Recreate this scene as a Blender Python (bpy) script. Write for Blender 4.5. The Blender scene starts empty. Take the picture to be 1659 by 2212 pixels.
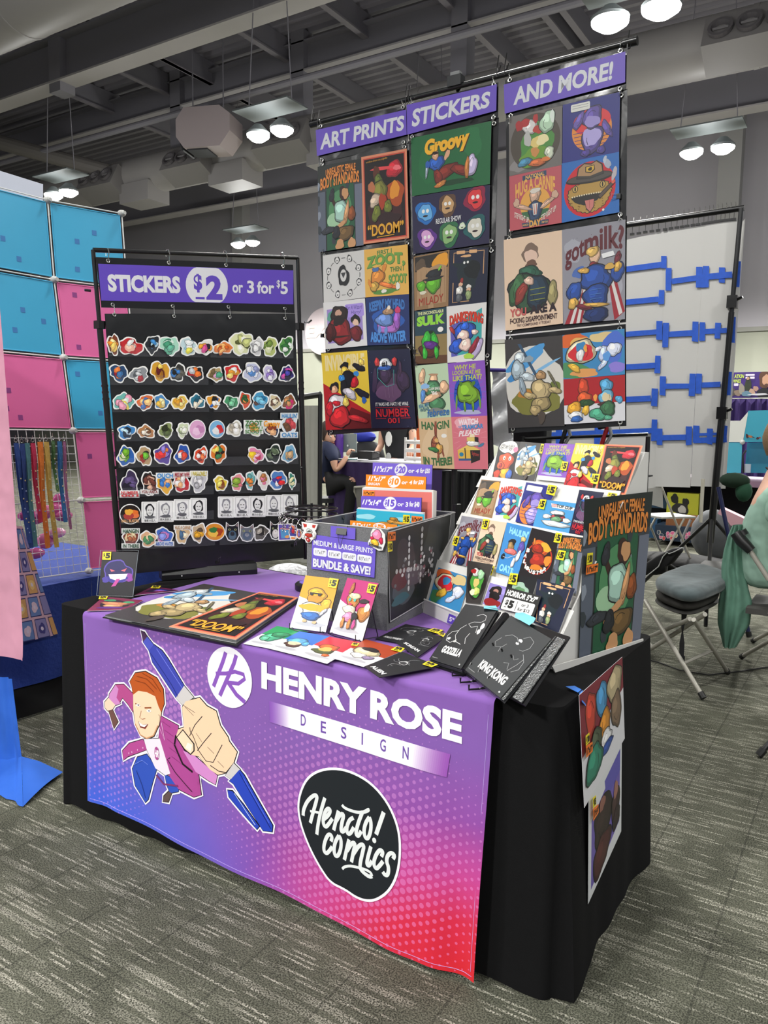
import bpy, bmesh, math, random
from mathutils import Vector, Matrix
SC=bpy.context.scene; COL=SC.collection
def V(*a): return Vector(a[0]) if len(a)==1 else Vector(a)
PI=math.pi
# ---------------------------------------------------------------- camera
CAM=V(2.42,-1.71,1.388); YAW,PIT,ROL,FPX=.561,-.110,.014,1700.
_f=V(-math.sin(YAW)*math.cos(PIT),math.cos(YAW)*math.cos(PIT),math.sin(PIT))
_r=V(math.cos(YAW),math.sin(YAW),0); _u=_r.cross(_f)
CR=_r*math.cos(ROL)+_u*math.sin(ROL); CU=-_r*math.sin(ROL)+_u*math.cos(ROL); CF=_f
cd=bpy.data.cameras.new('camera'); cam=bpy.data.objects.new('camera',cd); COL.objects.link(cam)
M=Matrix((CR,CU,-CF)).transposed().to_4x4(); M.translation=CAM; cam.matrix_world=M
cd.sensor_fit='VERTICAL'; cd.sensor_height=36; cd.lens=FPX/2212*36; cd.clip_end=200; cd.clip_start=.02
SC.camera=cam
def ray(x,y): return CF+CR*((x-829.5)/FPX)-CU*((y-1106)/FPX)
def plane(p0,n):
    p0=V(p0);n=V(n).normalized()
    def f(x,y):
        d=ray(x,y); return CAM+d*((p0-CAM).dot(n)/d.dot(n))
    f.n=n; return f
def PZ(z): return plane((0,0,z),(0,0,1))
def PY(y): return plane((0,y,0),(0,1,0))
def PX(x): return plane((x,0,0),(1,0,0))
def crop(x0,y0,s): return lambda x,y:(x0+x/s,y0+y/s)
def quad(pl,c,*pts): return [pl(*(c(*p) if c else p)) for p in pts]
# ---------------------------------------------------------------- materials
def lin(v): return v/12.92 if v<=.04045 else ((v+.055)/1.055)**2.4
def hexc(h): h=h.lstrip('#'); return tuple(lin(int(h[i:i+2],16)/255) for i in (0,2,4))
_mc={}
def mat(h,rough=.6,metal=0,emit=0,noise=0,nscale=40,bump=0,spec=.5,alpha=1,trans=0,sheen=0,bscale=None,coat=0):
    k=(h,rough,metal,emit,noise,nscale,bump,spec,alpha,trans,sheen,bscale,coat)
    if k in _mc: return _mc[k]
    m=bpy.data.materials.new('paint_'+h.lstrip('#')); m.use_nodes=True; nt=m.node_tree; b=nt.nodes['Principled BSDF']
    c=hexc(h); b.inputs['Base Color'].default_value=(*c,1); b.inputs['Roughness'].default_value=rough
    b.inputs['Metallic'].default_value=metal; b.inputs['Specular IOR Level'].default_value=spec
    if emit: b.inputs['Emission Color'].default_value=(*c,1); b.inputs['Emission Strength'].default_value=emit
    if trans: b.inputs['Transmission Weight'].default_value=trans
    if alpha<1: b.inputs['Alpha'].default_value=alpha
    if sheen: b.inputs['Sheen Weight'].default_value=sheen
    if coat: b.inputs['Coat Weight'].default_value=coat; b.inputs['Coat Roughness'].default_value=.12
    if noise or bump:
        tc=nt.nodes.new('ShaderNodeTexCoord'); n=nt.nodes.new('ShaderNodeTexNoise'); n.inputs['Scale'].default_value=nscale; n.inputs['Detail'].default_value=4
        nt.links.new(tc.outputs['Object'],n.inputs['Vector'])
        if noise:
            r=nt.nodes.new('ShaderNodeMapRange'); r.inputs[3].default_value=1-noise; r.inputs[4].default_value=1+noise
            nt.links.new(n.outputs['Fac'],r.inputs[0])
            x=nt.nodes.new('ShaderNodeMix'); x.data_type='RGBA'; x.blend_type='MULTIPLY'; x.inputs[0].default_value=1
            x.inputs[6].default_value=(*c,1); nt.links.new(r.outputs[0],x.inputs[7]); nt.links.new(x.outputs[2],b.inputs['Base Color'])
        if bump:
            bp=nt.nodes.new('ShaderNodeBump'); bp.inputs['Strength'].default_value=1; bp.inputs['Distance'].default_value=bump
            if bscale:
                n2=nt.nodes.new('ShaderNodeTexNoise'); n2.inputs['Scale'].default_value=bscale; nt.links.new(tc.outputs['Object'],n2.inputs['Vector']); n=n2
            nt.links.new(n.outputs['Fac'],bp.inputs['Height']); nt.links.new(bp.outputs['Normal'],b.inputs['Normal'])
    _mc[k]=m; return m
def ink(h): return mat(h,rough=.42,spec=.4)
BLACK=mat('#1b1c1d',.55); BLKMETAL=mat('#0d0d0e',.28,spec=.6); CHROME=mat('#c9c9c4',.25,metal=1)
WHITE=mat('#dcdcd8',.6); CLEAR=mat('#ffffff',.06,alpha=.05,spec=.5)
# ---------------------------------------------------------------- mesh builder
class MB:
    def __init__(s): s.v=[];s.f=[];s.m=[];s.mats=[]
    def mi(s,m):
        if m not in s.mats: s.mats.append(m)
        return s.mats.index(m)
    def add(s,vs,fs,m):
        o=len(s.v); s.v+= [V(p) for p in vs]; i=s.mi(m)
        for f in fs: s.f.append([o+k for k in f]); s.m.append(i)
        return s
    def slab(s,pts,n,th,m,side=None):
        n=V(n).normalized()*th; k=len(pts); b=[V(p)-n for p in pts]
        s.add(list(pts)+b,[list(range(k))],m)
        s.add(list(pts)+b,[[k+j for j in range(k)][::-1]]+[[j,j+k,(j+1)%k+k,(j+1)%k] for j in range(k)],side or m); return s
    def box(s,c,sz,m,R=None):
        c=V(c); h=[x/2 for x in sz]; vs=[]
        for z in (-1,1):
            for x,y in ((-1,-1),(1,-1),(1,1),(-1,1)):
                p=V(x*h[0],y*h[1],z*h[2]); vs.append(c+(R@p if R else p))
        return s.add(vs,[[3,2,1,0],[4,5,6,7],[0,1,5,4],[1,2,6,5],[2,3,7,6],[3,0,4,7]],m)
    def tube(s,path,r,m,n=8,closed=False,cap=True):
        path=[V(p) for p in path]; k=len(path); rs=r if isinstance(r,(list,tuple)) else [r]*k; vs=[];fs=[]
        prev=None
        for i,p in enumerate(path):
            if closed: t=path[(i+1)%k]-path[i-1]
            else: t=path[min(i+1,k-1)]-path[max(i-1,0)]
            t.normalize()
            if prev is None: a=t.orthogonal().normalized()
            else:
                a=prev-t*prev.dot(t); a=a.normalized() if a.length>1e-6 else t.orthogonal().normalized()
            prev=a; b=t.cross(a)
            for j in range(n):
                q=2*PI*j/n; vs.append(p+(a*math.cos(q)+b*math.sin(q))*rs[i])
        for i in range(k if closed else k-1):
            for j in range(n):
                a0=i*n+j;a1=i*n+(j+1)%n;b0=((i+1)%k)*n+j;b1=((i+1)%k)*n+(j+1)%n
                fs.append([a0,a1,b1,b0])
        if cap and not closed: fs+= [list(range(n))[::-1],[(k-1)*n+j for j in range(n)]]
        return s.add(vs,fs,m)
    def cyl(s,a,b,r,m,n=16,r2=None): return s.tube([a,b],[r,r if r2 is None else r2],m,n)
    def lathe(s,prof,c,m,n=24,ax=None):
        c=V(c); ax=V(ax or (0,0,1)).normalized(); a=ax.orthogonal().normalized(); b=ax.cross(a); vs=[];fs=[];k=len(prof)
        for r,z in prof:
            for j in range(n):
                q=2*PI*j/n; vs.append(c+ax*z+(a*math.cos(q)+b*math.sin(q))*r)
        for i in range(k-1):
            for j in range(n): fs.append([i*n+j,i*n+(j+1)%n,(i+1)*n+(j+1)%n,(i+1)*n+j])
        return s.add(vs,fs,m)
    def grid(s,fn,nu,nv,m,th=0):
        vs=[V(fn(i/nu,j/nv)) for j in range(nv+1) for i in range(nu+1)]
        fs=[[j*(nu+1)+i,j*(nu+1)+i+1,(j+1)*(nu+1)+i+1,(j+1)*(nu+1)+i] for j in range(nv) for i in range(nu)]
        return s.add(vs,fs,m)
    def ball(s,c,r,m,n=14,sq=(1,1,1)):
        c=V(c); vs=[];fs=[]; k=n//2
        for i in range(k+1):
            th=PI*i/k
            for j in range(n):
                q=2*PI*j/n; vs.append(c+V(r*sq[0]*math.sin(th)*math.cos(q),r*sq[1]*math.sin(th)*math.sin(q),r*sq[2]*math.cos(th)))
        for i in range(k):
            for j in range(n): fs.append([i*n+j,(i+1)*n+j,(i+1)*n+(j+1)%n,i*n+(j+1)%n])
        return s.add(vs,fs,m)
    def build(s,name,parent=None,smooth=False,origin=None,ang=40):
        if origin is None:
            if parent is not None: origin=V(parent['_o'])
            else:
                xs=[p.x for p in s.v];ys=[p.y for p in s.v];zs=[p.z for p in s.v]
                origin=V((min(xs)+max(xs))/2,(min(ys)+max(ys))/2,min(zs))
        me=bpy.data.meshes.new(name); me.from_pydata([p-origin for p in s.v],[],s.f)
        for m in s.mats: me.materials.append(m)
        me.polygons.foreach_set('material_index',s.m)
        if smooth:
            me.polygons.foreach_set('use_smooth',[True]*len(s.f)); me.set_sharp_from_angle(angle=math.radians(ang))
        me.update()
        o=bpy.data.objects.new(name,me); COL.objects.link(o); o['_o']=tuple(origin)
        if parent is not None: o.parent=parent; o.location=origin-V(parent['_o'])
        else: o.location=origin
        return o
def tag(o,label,cat,group=None,kind=None):
    o['label']=label; o['category']=cat
    if group: o['group']=group
    if kind: o['kind']=kind
    return o
def empty(name,loc,label,cat,group=None):
    o=bpy.data.objects.new(name,None); COL.objects.link(o); o.location=V(loc); o.empty_display_size=.05; o['_o']=tuple(V(loc))
    return tag(o,label,cat,group)
def struct(o): o['kind']='structure'; return o
# ---------------------------------------------------------------- printed artwork (inks laid on a surface)
_tm={}
def textmesh(s,bold=.02,shear=0):
    k=(s,bold,shear)
    if k in _tm: return _tm[k]
    cu=bpy.data.curves.new('t','FONT'); cu.body=s; cu.offset=bold; cu.shear=shear; cu.resolution_u=3; cu.fill_mode='BOTH'
    o=bpy.data.objects.new('t',cu); COL.objects.link(o); dg=bpy.context.evaluated_depsgraph_get(); dg.update()
    me=bpy.data.meshes.new_from_object(o.evaluated_get(dg))
    vs=[(v.co.x,v.co.y) for v in me.vertices]; fs=[list(p.vertices) for p in me.polygons]
    bpy.data.objects.remove(o); bpy.data.meshes.remove(me); bpy.data.curves.remove(cu)
    x0=min(v[0] for v in vs);x1=max(v[0] for v in vs);y0=min(v[1] for v in vs);y1=max(v[1] for v in vs)
    vs=[((x-x0)/(x1-x0),1-(y-y0)/(y1-y0)) for x,y in vs]
    _tm[k]=(vs,fs,(x1-x0)/(y1-y0)); return _tm[k]
class Art:
    """u to the right 0..w, v downwards 0..h, laid over the four corners TL,TR,BR,BL (or over fn(u,v,lift))"""
    def __init__(s,mb,q=None,w=1,h=1,off=.00015,fn=None,sub=0,base=1):
        s.mb=mb;s.w=w;s.h=h;s.off=off;s.k=base;s.fn=fn;s.sub=sub
        if q:
            s.q=[V(p) for p in q]; n=(s.q[1]-s.q[0]).cross(s.q[3]-s.q[0]).normalized()
            if n.dot(CAM-s.q[0])<0: n=-n
            s.n=n
    def P(s,u,v,k=None):
        k=s.k if k is None else k
        if s.fn: return s.fn(u,v,k*s.off)
        a=u/s.w;b=v/s.h; q=s.q
        return (q[0]*(1-a)+q[1]*a)*(1-b)+(q[3]*(1-a)+q[2]*a)*b+s.n*(s.off*k)
    def mesh(s,vs,fs,col):
        m=ink(col) if isinstance(col,str) else col; s.k+=1
        if s.sub:
            bm=bmesh.new(); bv=[bm.verts.new((x,y,0)) for x,y in vs]
            for f in fs:
                try: bm.faces.new([bv[i] for i in f])
                except ValueError: pass
            bmesh.ops.triangulate(bm,faces=bm.faces[:])
            for _ in range(5):
                le=[e for e in bm.edges if e.calc_length()>s.sub]
                if not le: break
                bmesh.ops.subdivide_edges(bm,edges=le,cuts=1,use_grid_fill=False)
                bmesh.ops.triangulate(bm,faces=[f for f in bm.faces if len(f.verts)>3])
            bm.verts.index_update(); vs=[(v.co.x,v.co.y) for v in bm.verts]; fs=[[v.index for v in f.verts] for f in bm.faces]; bm.free()
        s.mb.add([s.P(x,y) for x,y in vs],fs,m); return s
    def poly(s,pts,col): return s.mesh(pts,[list(range(len(pts)))],col)
    def rect(s,x0,y0,x1,y1,col): return s.poly([(x0,y0),(x1,y0),(x1,y1),(x0,y1)],col)
    def rrect(s,x0,y0,x1,y1,r,col):
        p=[]
        for cx,cy,a in ((x1-r,y0+r,-90),(x1-r,y1-r,0),(x0+r,y1-r,90),(x0+r,y0+r,180)):
            for i in range(5): t=math.radians(a+22.5*i); p.append((cx+r*math.cos(t),cy+r*math.sin(t)))
        return s.poly(p,col)
    def ell(s,cx,cy,rx,ry,col,rot=0,n=22,clip=None):
        c,d=math.cos(rot),math.sin(rot); p=[]
        for i in range(n):
            t=2*PI*i/n; x=rx*math.cos(t);y=ry*math.sin(t); x,y=cx+x*c-y*d,cy+x*d+y*c
            if clip: x=min(max(x,clip[0]),clip[2]); y=min(max(y,clip[1]),clip[3])
            p.append((x,y))
        return s.poly(p,col)
    def blob(s,cx,cy,rx,ry,col,seed=1,rot=0,amp=.16,n=26,edge=None,ew=.06):
        rd=random.Random(seed*7+3); ph=[rd.uniform(0,6.28) for _ in range(4)]; c,d=math.cos(rot),math.sin(rot)
        def ring(g):
            p=[]
            for i in range(n):
                t=2*PI*i/n; r=1+amp*(math.sin(2*t+ph[0])*.5+math.sin(3*t+ph[1])*.5+math.sin(5*t+ph[2])*.35+math.sin(7*t+ph[3])*.2)
                lx=(rx*r+g*min(rx,ry))*math.cos(t); ly=(ry*r+g*min(rx,ry))*math.sin(t); x=cx+lx*c-ly*d; y=cy+lx*d+ly*c
                if not s.free: x=min(max(x,0),s.w); y=min(max(y,0),s.h)
                p.append((x,y))
            return p
        if edge: s.poly(ring(ew),edge)
        return s.poly(ring(0),col)
    free=False
    def line(s,pts,wd,col,closed=False):
        n=len(pts); vs=[];fs=[]
        for i,(x,y) in enumerate(pts):
            a=pts[(i-1)%n] if closed or i>0 else pts[i]; b=pts[(i+1)%n] if closed or i<n-1 else pts[i]
            dx,dy=b[0]-a[0],b[1]-a[1]; L=math.hypot(dx,dy) or 1; nx,ny=-dy/L*wd/2,dx/L*wd/2
            vs+=[(x+nx,y+ny),(x-nx,y-ny)]
        for i in range(n if closed else n-1): j=(i+1)%n; fs.append([2*i,2*i+1,2*j+1,2*j])
        return s.mesh(vs,fs,col)
    def text(s,t,x0,y0,x1,y1,col,bold=.02,shear=0,arc=0,slope=0,sh=None,shc='#000000',wave=None):
        vs,fs,_=textmesh(t,bold,shear)
        def mp(g,hh):
            o=[]
            for x,y in vs:
                yy=y0+(y1-y0)*y
                if wave: lo,hi=wave(x); yy=y0+(y1-y0)*(lo+(hi-lo)*y)
                o.append((x0+(x1-x0)*x+g,yy+hh+arc*(4*(x-.5)**2)+slope*(x-.5)))
            return o
        if sh: s.mesh(mp(sh,sh),fs,shc)
        return s.mesh(mp(0,0),fs,col)
def sheetobj(name,q,draw,label=None,cat=None,group=None,th=.0008,w=1,h=1,bg='#dddddd',edge=None,parent=None,off=.00015,back=None):
    """a flat printed sheet: slab with its artwork, one mesh"""
    mb=MB(); a=Art(mb,q,w,h,off,base=0); mb.slab(q,a.n,th,ink(bg),ink(edge or bg)); a.k=1
    if draw: draw(a)
    o=mb.build(name,parent)
    if label: tag(o,label,cat,group)
    return o
def skinbody(name,verts,edges,mat_,parent,sub=2,root=0):
    """verts: (x,y,z,rx,ry)"""
    o0=V(parent['_o']) if parent is not None else V(0,0,0)
    me=bpy.data.meshes.new(name); me.from_pydata([V(v[:3])-o0 for v in verts],edges,[]); o=bpy.data.objects.new(name,me); COL.objects.link(o)
    m=o.modifiers.new('skin','SKIN'); m.use_smooth_shade=True
    sv=me.skin_vertices[0].data
    for i,v in enumerate(verts): sv[i].radius=(v[3],v[4] if len(v)>4 else v[3]); sv[i].use_root=(i==root)
    m2=o.modifiers.new('sub','SUBSURF'); m2.levels=sub; m2.render_levels=sub
    dg=bpy.context.evaluated_depsgraph_get(); dg.update(); nm=bpy.data.meshes.new_from_object(o.evaluated_get(dg))
    bpy.data.objects.remove(o); bpy.data.meshes.remove(me)
    nm.materials.clear(); nm.materials.append(mat_); nm.polygons.foreach_set('material_index',[0]*len(nm.polygons)); nm.polygons.foreach_set('use_smooth',[True]*len(nm.polygons))
    n=bpy.data.objects.new(name,nm); COL.objects.link(n); n['_o']=tuple(o0)
    if parent is not None: n.parent=parent
    return n
# ---------------------------------------------------------------- hall shell
def nodemat(name):
    m=bpy.data.materials.new(name); m.use_nodes=True; return m,m.node_tree,m.node_tree.nodes['Principled BSDF']
def math_(nt,op,a,b=None,c=None):
    n=nt.nodes.new('ShaderNodeMath'); n.operation=op
    for i,x in enumerate((a,b,c)):
        if x is None: continue
        if isinstance(x,(int,float)): n.inputs[i].default_value=x
        else: nt.links.new(x,n.inputs[i])
    return n.outputs[0]
def carpet():
    m,nt,b=nodemat('carpet_tile'); N=nt.nodes.new; L=nt.links.new
    tc=N('ShaderNodeTexCoord'); sp=N('ShaderNodeSeparateXYZ'); L(tc.outputs['Object'],sp.inputs[0]); X,Y=sp.outputs[0],sp.outputs[1]
    def streak(rowh,seg,lo,hi,seed,wy=.5):
        r=math_(nt,'DIVIDE',Y,rowh); row=math_(nt,'FLOOR',r); fr=math_(nt,'FRACT',r)
        wn=N('ShaderNodeTexWhiteNoise'); wn.noise_dimensions='1D'; L(math_(nt,'ADD',row,seed),wn.inputs['W'])
        cx=N('ShaderNodeCombineXYZ'); L(math_(nt,'MULTIPLY',X,1/seg),cx.inputs[0]); L(math_(nt,'MULTIPLY',wn.outputs['Value'],371.3),cx.inputs[1])
        n=N('ShaderNodeTexNoise'); n.noise_dimensions='2D'; n.inputs['Scale'].default_value=1; n.inputs['Detail'].default_value=1.5; L(cx.outputs[0],n.inputs['Vector'])
        mr=N('ShaderNodeMapRange'); mr.inputs[1].default_value=lo; mr.inputs[2].default_value=hi; L(n.outputs['Fac'],mr.inputs[0])
        band=math_(nt,'LESS_THAN',math_(nt,'ABSOLUTE',math_(nt,'SUBTRACT',fr,.5)),wy*.5)
        return math_(nt,'MULTIPLY',mr.outputs[0],band)
    s1=streak(.017,.13,.52,.66,11,.4); s2=streak(.04,.22,.52,.7,51,.6)
    g=N('ShaderNodeTexNoise'); g.inputs['Scale'].default_value=230; g.inputs['Detail'].default_value=2; L(tc.outputs['Object'],g.inputs['Vector'])
    gp=N('ShaderNodeMapRange'); gp.inputs[1].default_value=.4; gp.inputs[2].default_value=.6; L(g.outputs['Fac'],gp.inputs[0])
    big=N('ShaderNodeTexNoise'); big.inputs['Scale'].default_value=5; big.inputs['Detail'].default_value=3; L(tc.outputs['Object'],big.inputs['Vector'])
    s=math_(nt,'MULTIPLY',math_(nt,'MAXIMUM',s1,math_(nt,'MULTIPLY',s2,.55)),math_(nt,'ADD',-.05,math_(nt,'MULTIPLY',gp.outputs[0],1.05)))
    base=math_(nt,'ADD',math_(nt,'MULTIPLY',gp.outputs[0],.6),math_(nt,'MULTIPLY',big.outputs['Fac'],.5))
    c1=N('ShaderNodeValToRGB'); e=c1.color_ramp.elements; e[0].position=.1; e[0].color=(*hexc('#2a2b25'),1); e[1].position=.95; e[1].color=(*hexc('#6d6e60'),1); L(base,c1.inputs[0])
    mx=N('ShaderNodeMix'); mx.data_type='RGBA'; L(s,mx.inputs[0]); L(c1.outputs[0],mx.inputs[6]); mx.inputs[7].default_value=(*hexc('#b4b1a3'),1)
    # tile seams every half metre
    def seam(A,p):
        f=math_(nt,'FRACT',math_(nt,'DIVIDE',A,p)); return math_(nt,'LESS_THAN',math_(nt,'ABSOLUTE',math_(nt,'SUBTRACT',f,.5)),.0035/p)
    sm=math_(nt,'MULTIPLY',math_(nt,'MAXIMUM',seam(X,.25),seam(Y,1.)),.35)
    m2=N('ShaderNodeMix'); m2.data_type='RGBA'; L(sm,m2.inputs[0]); L(mx.outputs[2],m2.inputs[6]); m2.inputs[7].default_value=(.012,.012,.011,1)
    L(m2.outputs[2],b.inputs['Base Color']); b.inputs['Roughness'].default_value=.95; b.inputs['Specular IOR Level'].default_value=.1
    bp=N('ShaderNodeBump'); bp.inputs['Distance'].default_value=.004; bp.inputs['Strength'].default_value=.8; L(g.outputs['Fac'],bp.inputs['Height']); L(bp.outputs[0],b.inputs['Normal'])
    return m
mb=MB(); mb.add([(-32,-8,0),(12,-8,0),(12,16.2,0),(-32,16.2,0)],[[0,1,2,3]],carpet()); o=struct(mb.build('floor',origin=V(0,0,0)))
# end wall: painted above, block wainscot below
WY=16.
wallup=mat('#a6a3a8',.8,noise=.06,nscale=.6); wallgr=mat('#8f9183',.8,noise=.05,nscale=3)
mb=MB(); mb.box((-10,WY+.15,5.2+.0),(46,.3,7.6),wallup); mb.box((-10,WY+.13,1.7),(46,.3,3.4),wallgr); struct(mb.build('wall_back'))
mb=MB(); mb.box((-10,WY-.03,3.42),(46,.06,.09),mat('#7c7c74',.6)); struct(mb.build('trim_1'))
for i,(x,w_) in enumerate([(-.52,.42),(-13.6,.4),(-7.2,.4)]):
    mb=MB(); mb.box((x,WY-.16,4.5),(w_,.34,9),mat('#a3a2a0',.8)); struct(mb.build('trim_%d'%(i+2)))
mb=MB(); mb.box((-24,4,4.5),(.3,25,9),mat('#56535a',.85)); struct(mb.build('wall_left'))
# ribbed steel roof deck
deckm=mat('#8c8990',.6,noise=.05,nscale=3); mb=MB(); ZD=8.75; y=2.
vs=[];fs=[]
while y<16.:
    for dy,dz in ((0,0),(.1,0),(.13,.1),(.23,.1)):
        vs+= [(-24,y+dy,ZD+dz),(12,y+dy,ZD+dz)]
    y+=.26
fs=[[2*i,2*i+1,2*i+3,2*i+2] for i in range(len(vs)//2-1)]; mb.add(vs,fs,deckm); struct(mb.build('ceiling'))
mb=MB(); mb.box((-6,-3,ZD+.05),(36,10,.1),deckm); struct(mb.build('ceiling'))
steel=mat('#828087',.6); flange=mat('#a8a4a4',.6)
tn=[5]
def trim(mb): o=struct(mb.build('trim_%d'%tn[0])); tn[0]+=1; return o
def ibeam(y,z,h,w,wid=True):
    mb=MB(); mb.box((-6,y,z+.015),(36,w,.03),flange); mb.box((-6,y,z+h-.015),(36,w,.03),steel); mb.box((-6,y,z+h/2),(36,.03,h-.06),steel); trim(mb)
yb1=PZ(7.2)(300,128).y; ibeam(yb1,7.2,.75,.36)
yb2=PZ(8.0)(640,166).y; ibeam(yb2,8.0,.55,.3)
yb3=PZ(7.0)(560,432).y; ibeam(yb3,7.0,.8,.36)
c1=crop(0,0,1.9988)
for px,py in ((540*.5,175*.5),(700*.5,250*.5+75),(1000/2,410/2),(1290/2,300/2),(1650/2,220/2),(60,170),(985,30),(1180,40),(1265,90)):
    x=PZ(8.3)(px,py).x
    mb=MB(); mb.box((x,9,8.315),(.12,14,.03),mat('#88848a',.6)); mb.box((x,9,8.53),(.025,14,.42),steel); trim(mb)
for px,py,yy in ((652,240,yb2),(390,290,yb2),(1000,90,yb2),(133,140,yb1)):
    p=PY(yy)(px,py); mb=MB(); mb.box((p.x,yy,7.9),(.3,.3,1.7),steel); trim(mb)
# pipes under the deck
mb=MB(); mb.cyl((-24,9.6,7.3),(12,9.6,7.3),.06,steel,10); trim(mb)
a=PZ(7.6)(0,308); b_=PZ(6.8)(238,372); mb=MB(); mb.cyl(a+(a-b_)*.5,b_,.16,mat('#77736f',.5),14); trim(mb)
# ducts
ductm=mat('#8d8a88',.5,noise=.05,nscale=2,metal=.0)
def duct(label,px_b,px_t,yc,x0,x1,nozz):
    def ang(p): d=ray(*p); return math.atan2(d.z,d.y)
    a0,a1=ang(px_b),ang(px_t); mid=(a0+a1)/2; ha=abs(a1-a0)/2; D=(yc-CAM.y)/math.cos(mid); r=D*math.sin(ha); zc=CAM.z+D*math.sin(mid)
    root=empty('air_duct',((x0+x1)/2,yc,zc-r),label,'air duct','round ventilation ducts under the roof')
    mb=MB(); prof=[]; L=x1-x0; n=int(L/.16); vs=[]; k=28
    mb2=MB()
    path=[]; rs=[]
    for i in range(n+1):
        x=x0+L*i/n; path+= [(x,yc,zc),(x+.03,yc,zc)]; rs+=[r,r*.993]
    mb.tube(path,rs,ductm,k); mb.build('duct_body',root,smooth=True,ang=60)
    x=x0+1
    while x<x1:
        mb=MB(); mb.tube([(x-.04,yc,zc),(x+.04,yc,zc)],r*1.015,ductm,k); mb.build('joint_band',root,smooth=True); x+=2.6
    for px,py in nozz:
        p=PY(yc-r*.8)(px,py); c=V(p.x,yc-r*.93,zc-r*.42)
        R=Matrix.Rotation(math.radians(-28),3,'X')
        mb=MB(); mb.box(c,(1.15,.5,.5),mat('#7b7877',.5),R); nb=mb.build('outlet_box',root)
        for k2 in (-1,0,1):
            cc=c+R@V(k2*.35,-.26,-.03); dr=R@V(0,-1,0); mb=MB(); mb.lathe([(.155,0),(.16,.06),(.12,.06),(.1,-.02),(.0,-.02)],cc,mat('#5b585a',.4),18,dr); mb.box(cc+dr*.03,(.2,.02,.02),mat('#8a8788',.4),R); mb.build('nozzle',nb)
        mb=MB(); mb.box((c.x+.95,yc-.1,zc-r-.05),(.9,.6,.4),mat('#8a8786',.5)); mb.build('plenum',root)
    print('DUCT',r,zc); return yc,zc
dy_,dz_=duct('long round grey air duct crossing the hall below the far beams',(600,364),(504,287),10.6,-16,9,[(622,352),(418,405),(232,443),(1625,85)])
duct('thick round grey air duct at the upper left corner near the roof',(100,80),(60,-150),5.2,-14,5,[])
# grey unit heater hanging from the beams
p=PY(dy_-1.2)(450,292); hr=empty('unit_heater',p-V(0,0,.35),'boxy pinkish-grey unit heater hanging beside the long duct','heater')
Rz=Matrix.Rotation(math.radians(20),3,'Z'); mb=MB(); hm=mat('#a5999a',.5)
pf=[(-.35,-.3),(.35,-.3),(.55,-.05),(.55,.25),(.35,.4),(-.35,.4),(-.5,.2),(-.5,-.1)]
vs=[p+Rz@V(x,s_*.3,z) for s_ in (-1,1) for x,z in pf]; n=8
mb.add(vs,[list(range(n)),[n+i for i in range(n)][::-1]]+[[i,(i+1)%n,(i+1)%n+n,i+n] for i in range(n)],hm); mb.build('housing',hr)
mb=MB(); mb.box(p+Rz@V(-.12,0,-.31),(.4,.45,.03),mat('#26282c',.5),Rz); mb.build('louvre',hr); mb=MB(); mb.box(p+Rz@V(-.44,0,-.2),(.03,.45,.26),mat('#26282c',.5),Rz@Matrix.Rotation(math.radians(-20),3,'Y')); mb.build('louvre',hr)
for s_ in (-1,1): mb=MB(); mb.cyl(p+Rz@V(s_*.3,0,.38),p+Rz@V(s_*.3,0,.38)+V(0,0,1.5),.012,steel,6); mb.build('hanger_rod',hr)
# ---------------------------------------------------------------- high bay lights
LAMPW=float(520)
def fixture(pos,label,big=1,light=True,s=1.):
    root=empty('ceiling_light',pos,label,'ceiling light','twin ceiling lights')
    for k,dx in enumerate((-.22,.22)):
        c=pos+V(dx*s,0,0); mb=MB(); mb.lathe([(.0,.0),(.165*s,.0),(.17*s,.03),(.10*s,.10),(.06*s,.14),(0,.14)],c+V(0,0,.02),mat('#6f7576',.4),20)
        h=mb.build('lamp_housing',root,smooth=True); mb=MB(); mb.lathe([(0,-.075),(.09*s,-.06),(.16*s,-.005),(.165*s,.02),(0,.02)],c,mat('#fffdf2',.3,emit=45),20); mb.build('lens',h,smooth=True)
    mb=MB(); z=.34
    pl=[pos+V(x*s,y*s,z) for x,y in ((-.5,-.24),(.5,-.24),(.5,.24),(-.5,.24))]; mb.slab(pl,(0,0,1),.02,mat('#5c6262',.6)); mb.build('mounting_plate',root)
    for dx in (-.4,.4): mb=MB(); mb.cyl(pos+V(dx*s,0,z),pos+V(dx*s*.5,0,8.8-pos.z),.008,steel,6); mb.build('hanger_rod',root)
    if light:
        ld=bpy.data.lights.new('lamp','SPOT'); ld.energy=LAMPW*big; ld.spot_size=math.radians(152); ld.spot_blend=.4; ld.shadow_soft_size=.3; ld.color=(1,.985,.95)
        lo=bpy.data.objects.new('lamp_light',ld); COL.objects.link(lo); lo.parent=root; lo.location=(0,0,-.12)
        pd=bpy.data.lights.new('lamp','POINT'); pd.energy=LAMPW*.15; pd.shadow_soft_size=.3; po=bpy.data.objects.new('lamp_spill',pd); COL.objects.link(po); po.parent=root; po.location=(0,0,-.2)
    return root
fixture(PZ(5.5)(583,289),'twin high-bay light hanging above the purple panels, left of the tall banner',1)
fixture(PZ(5.5)(132,420),'twin high-bay light peeking above the blue and pink grid wall',.8)
fixture(PZ(5.5)(530,527),'small distant twin light just above the sticker rack frame',5)
fixture(PZ(5.5)(1372,36),'largest twin light above the right end of the banner bar',1,s=1.15)
fixture(PZ(5.5)(1527,327),'twin light high on the right against the grey wall',5)
for x in (-5.3,0.,5.3):
    for y in (2.3,-2.4): fixture(V(x,y,5.5),'twin high-bay light in the rows above the aisle',.55)
    fixture(V(x,-6.8,5.5),'twin high-bay light in the rows above the aisle',3.4 if x<3 else 1.2)
fixture(V(-5.2,11.8,5.5),'twin high-bay light hidden behind the tall banner panels',5)
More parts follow.
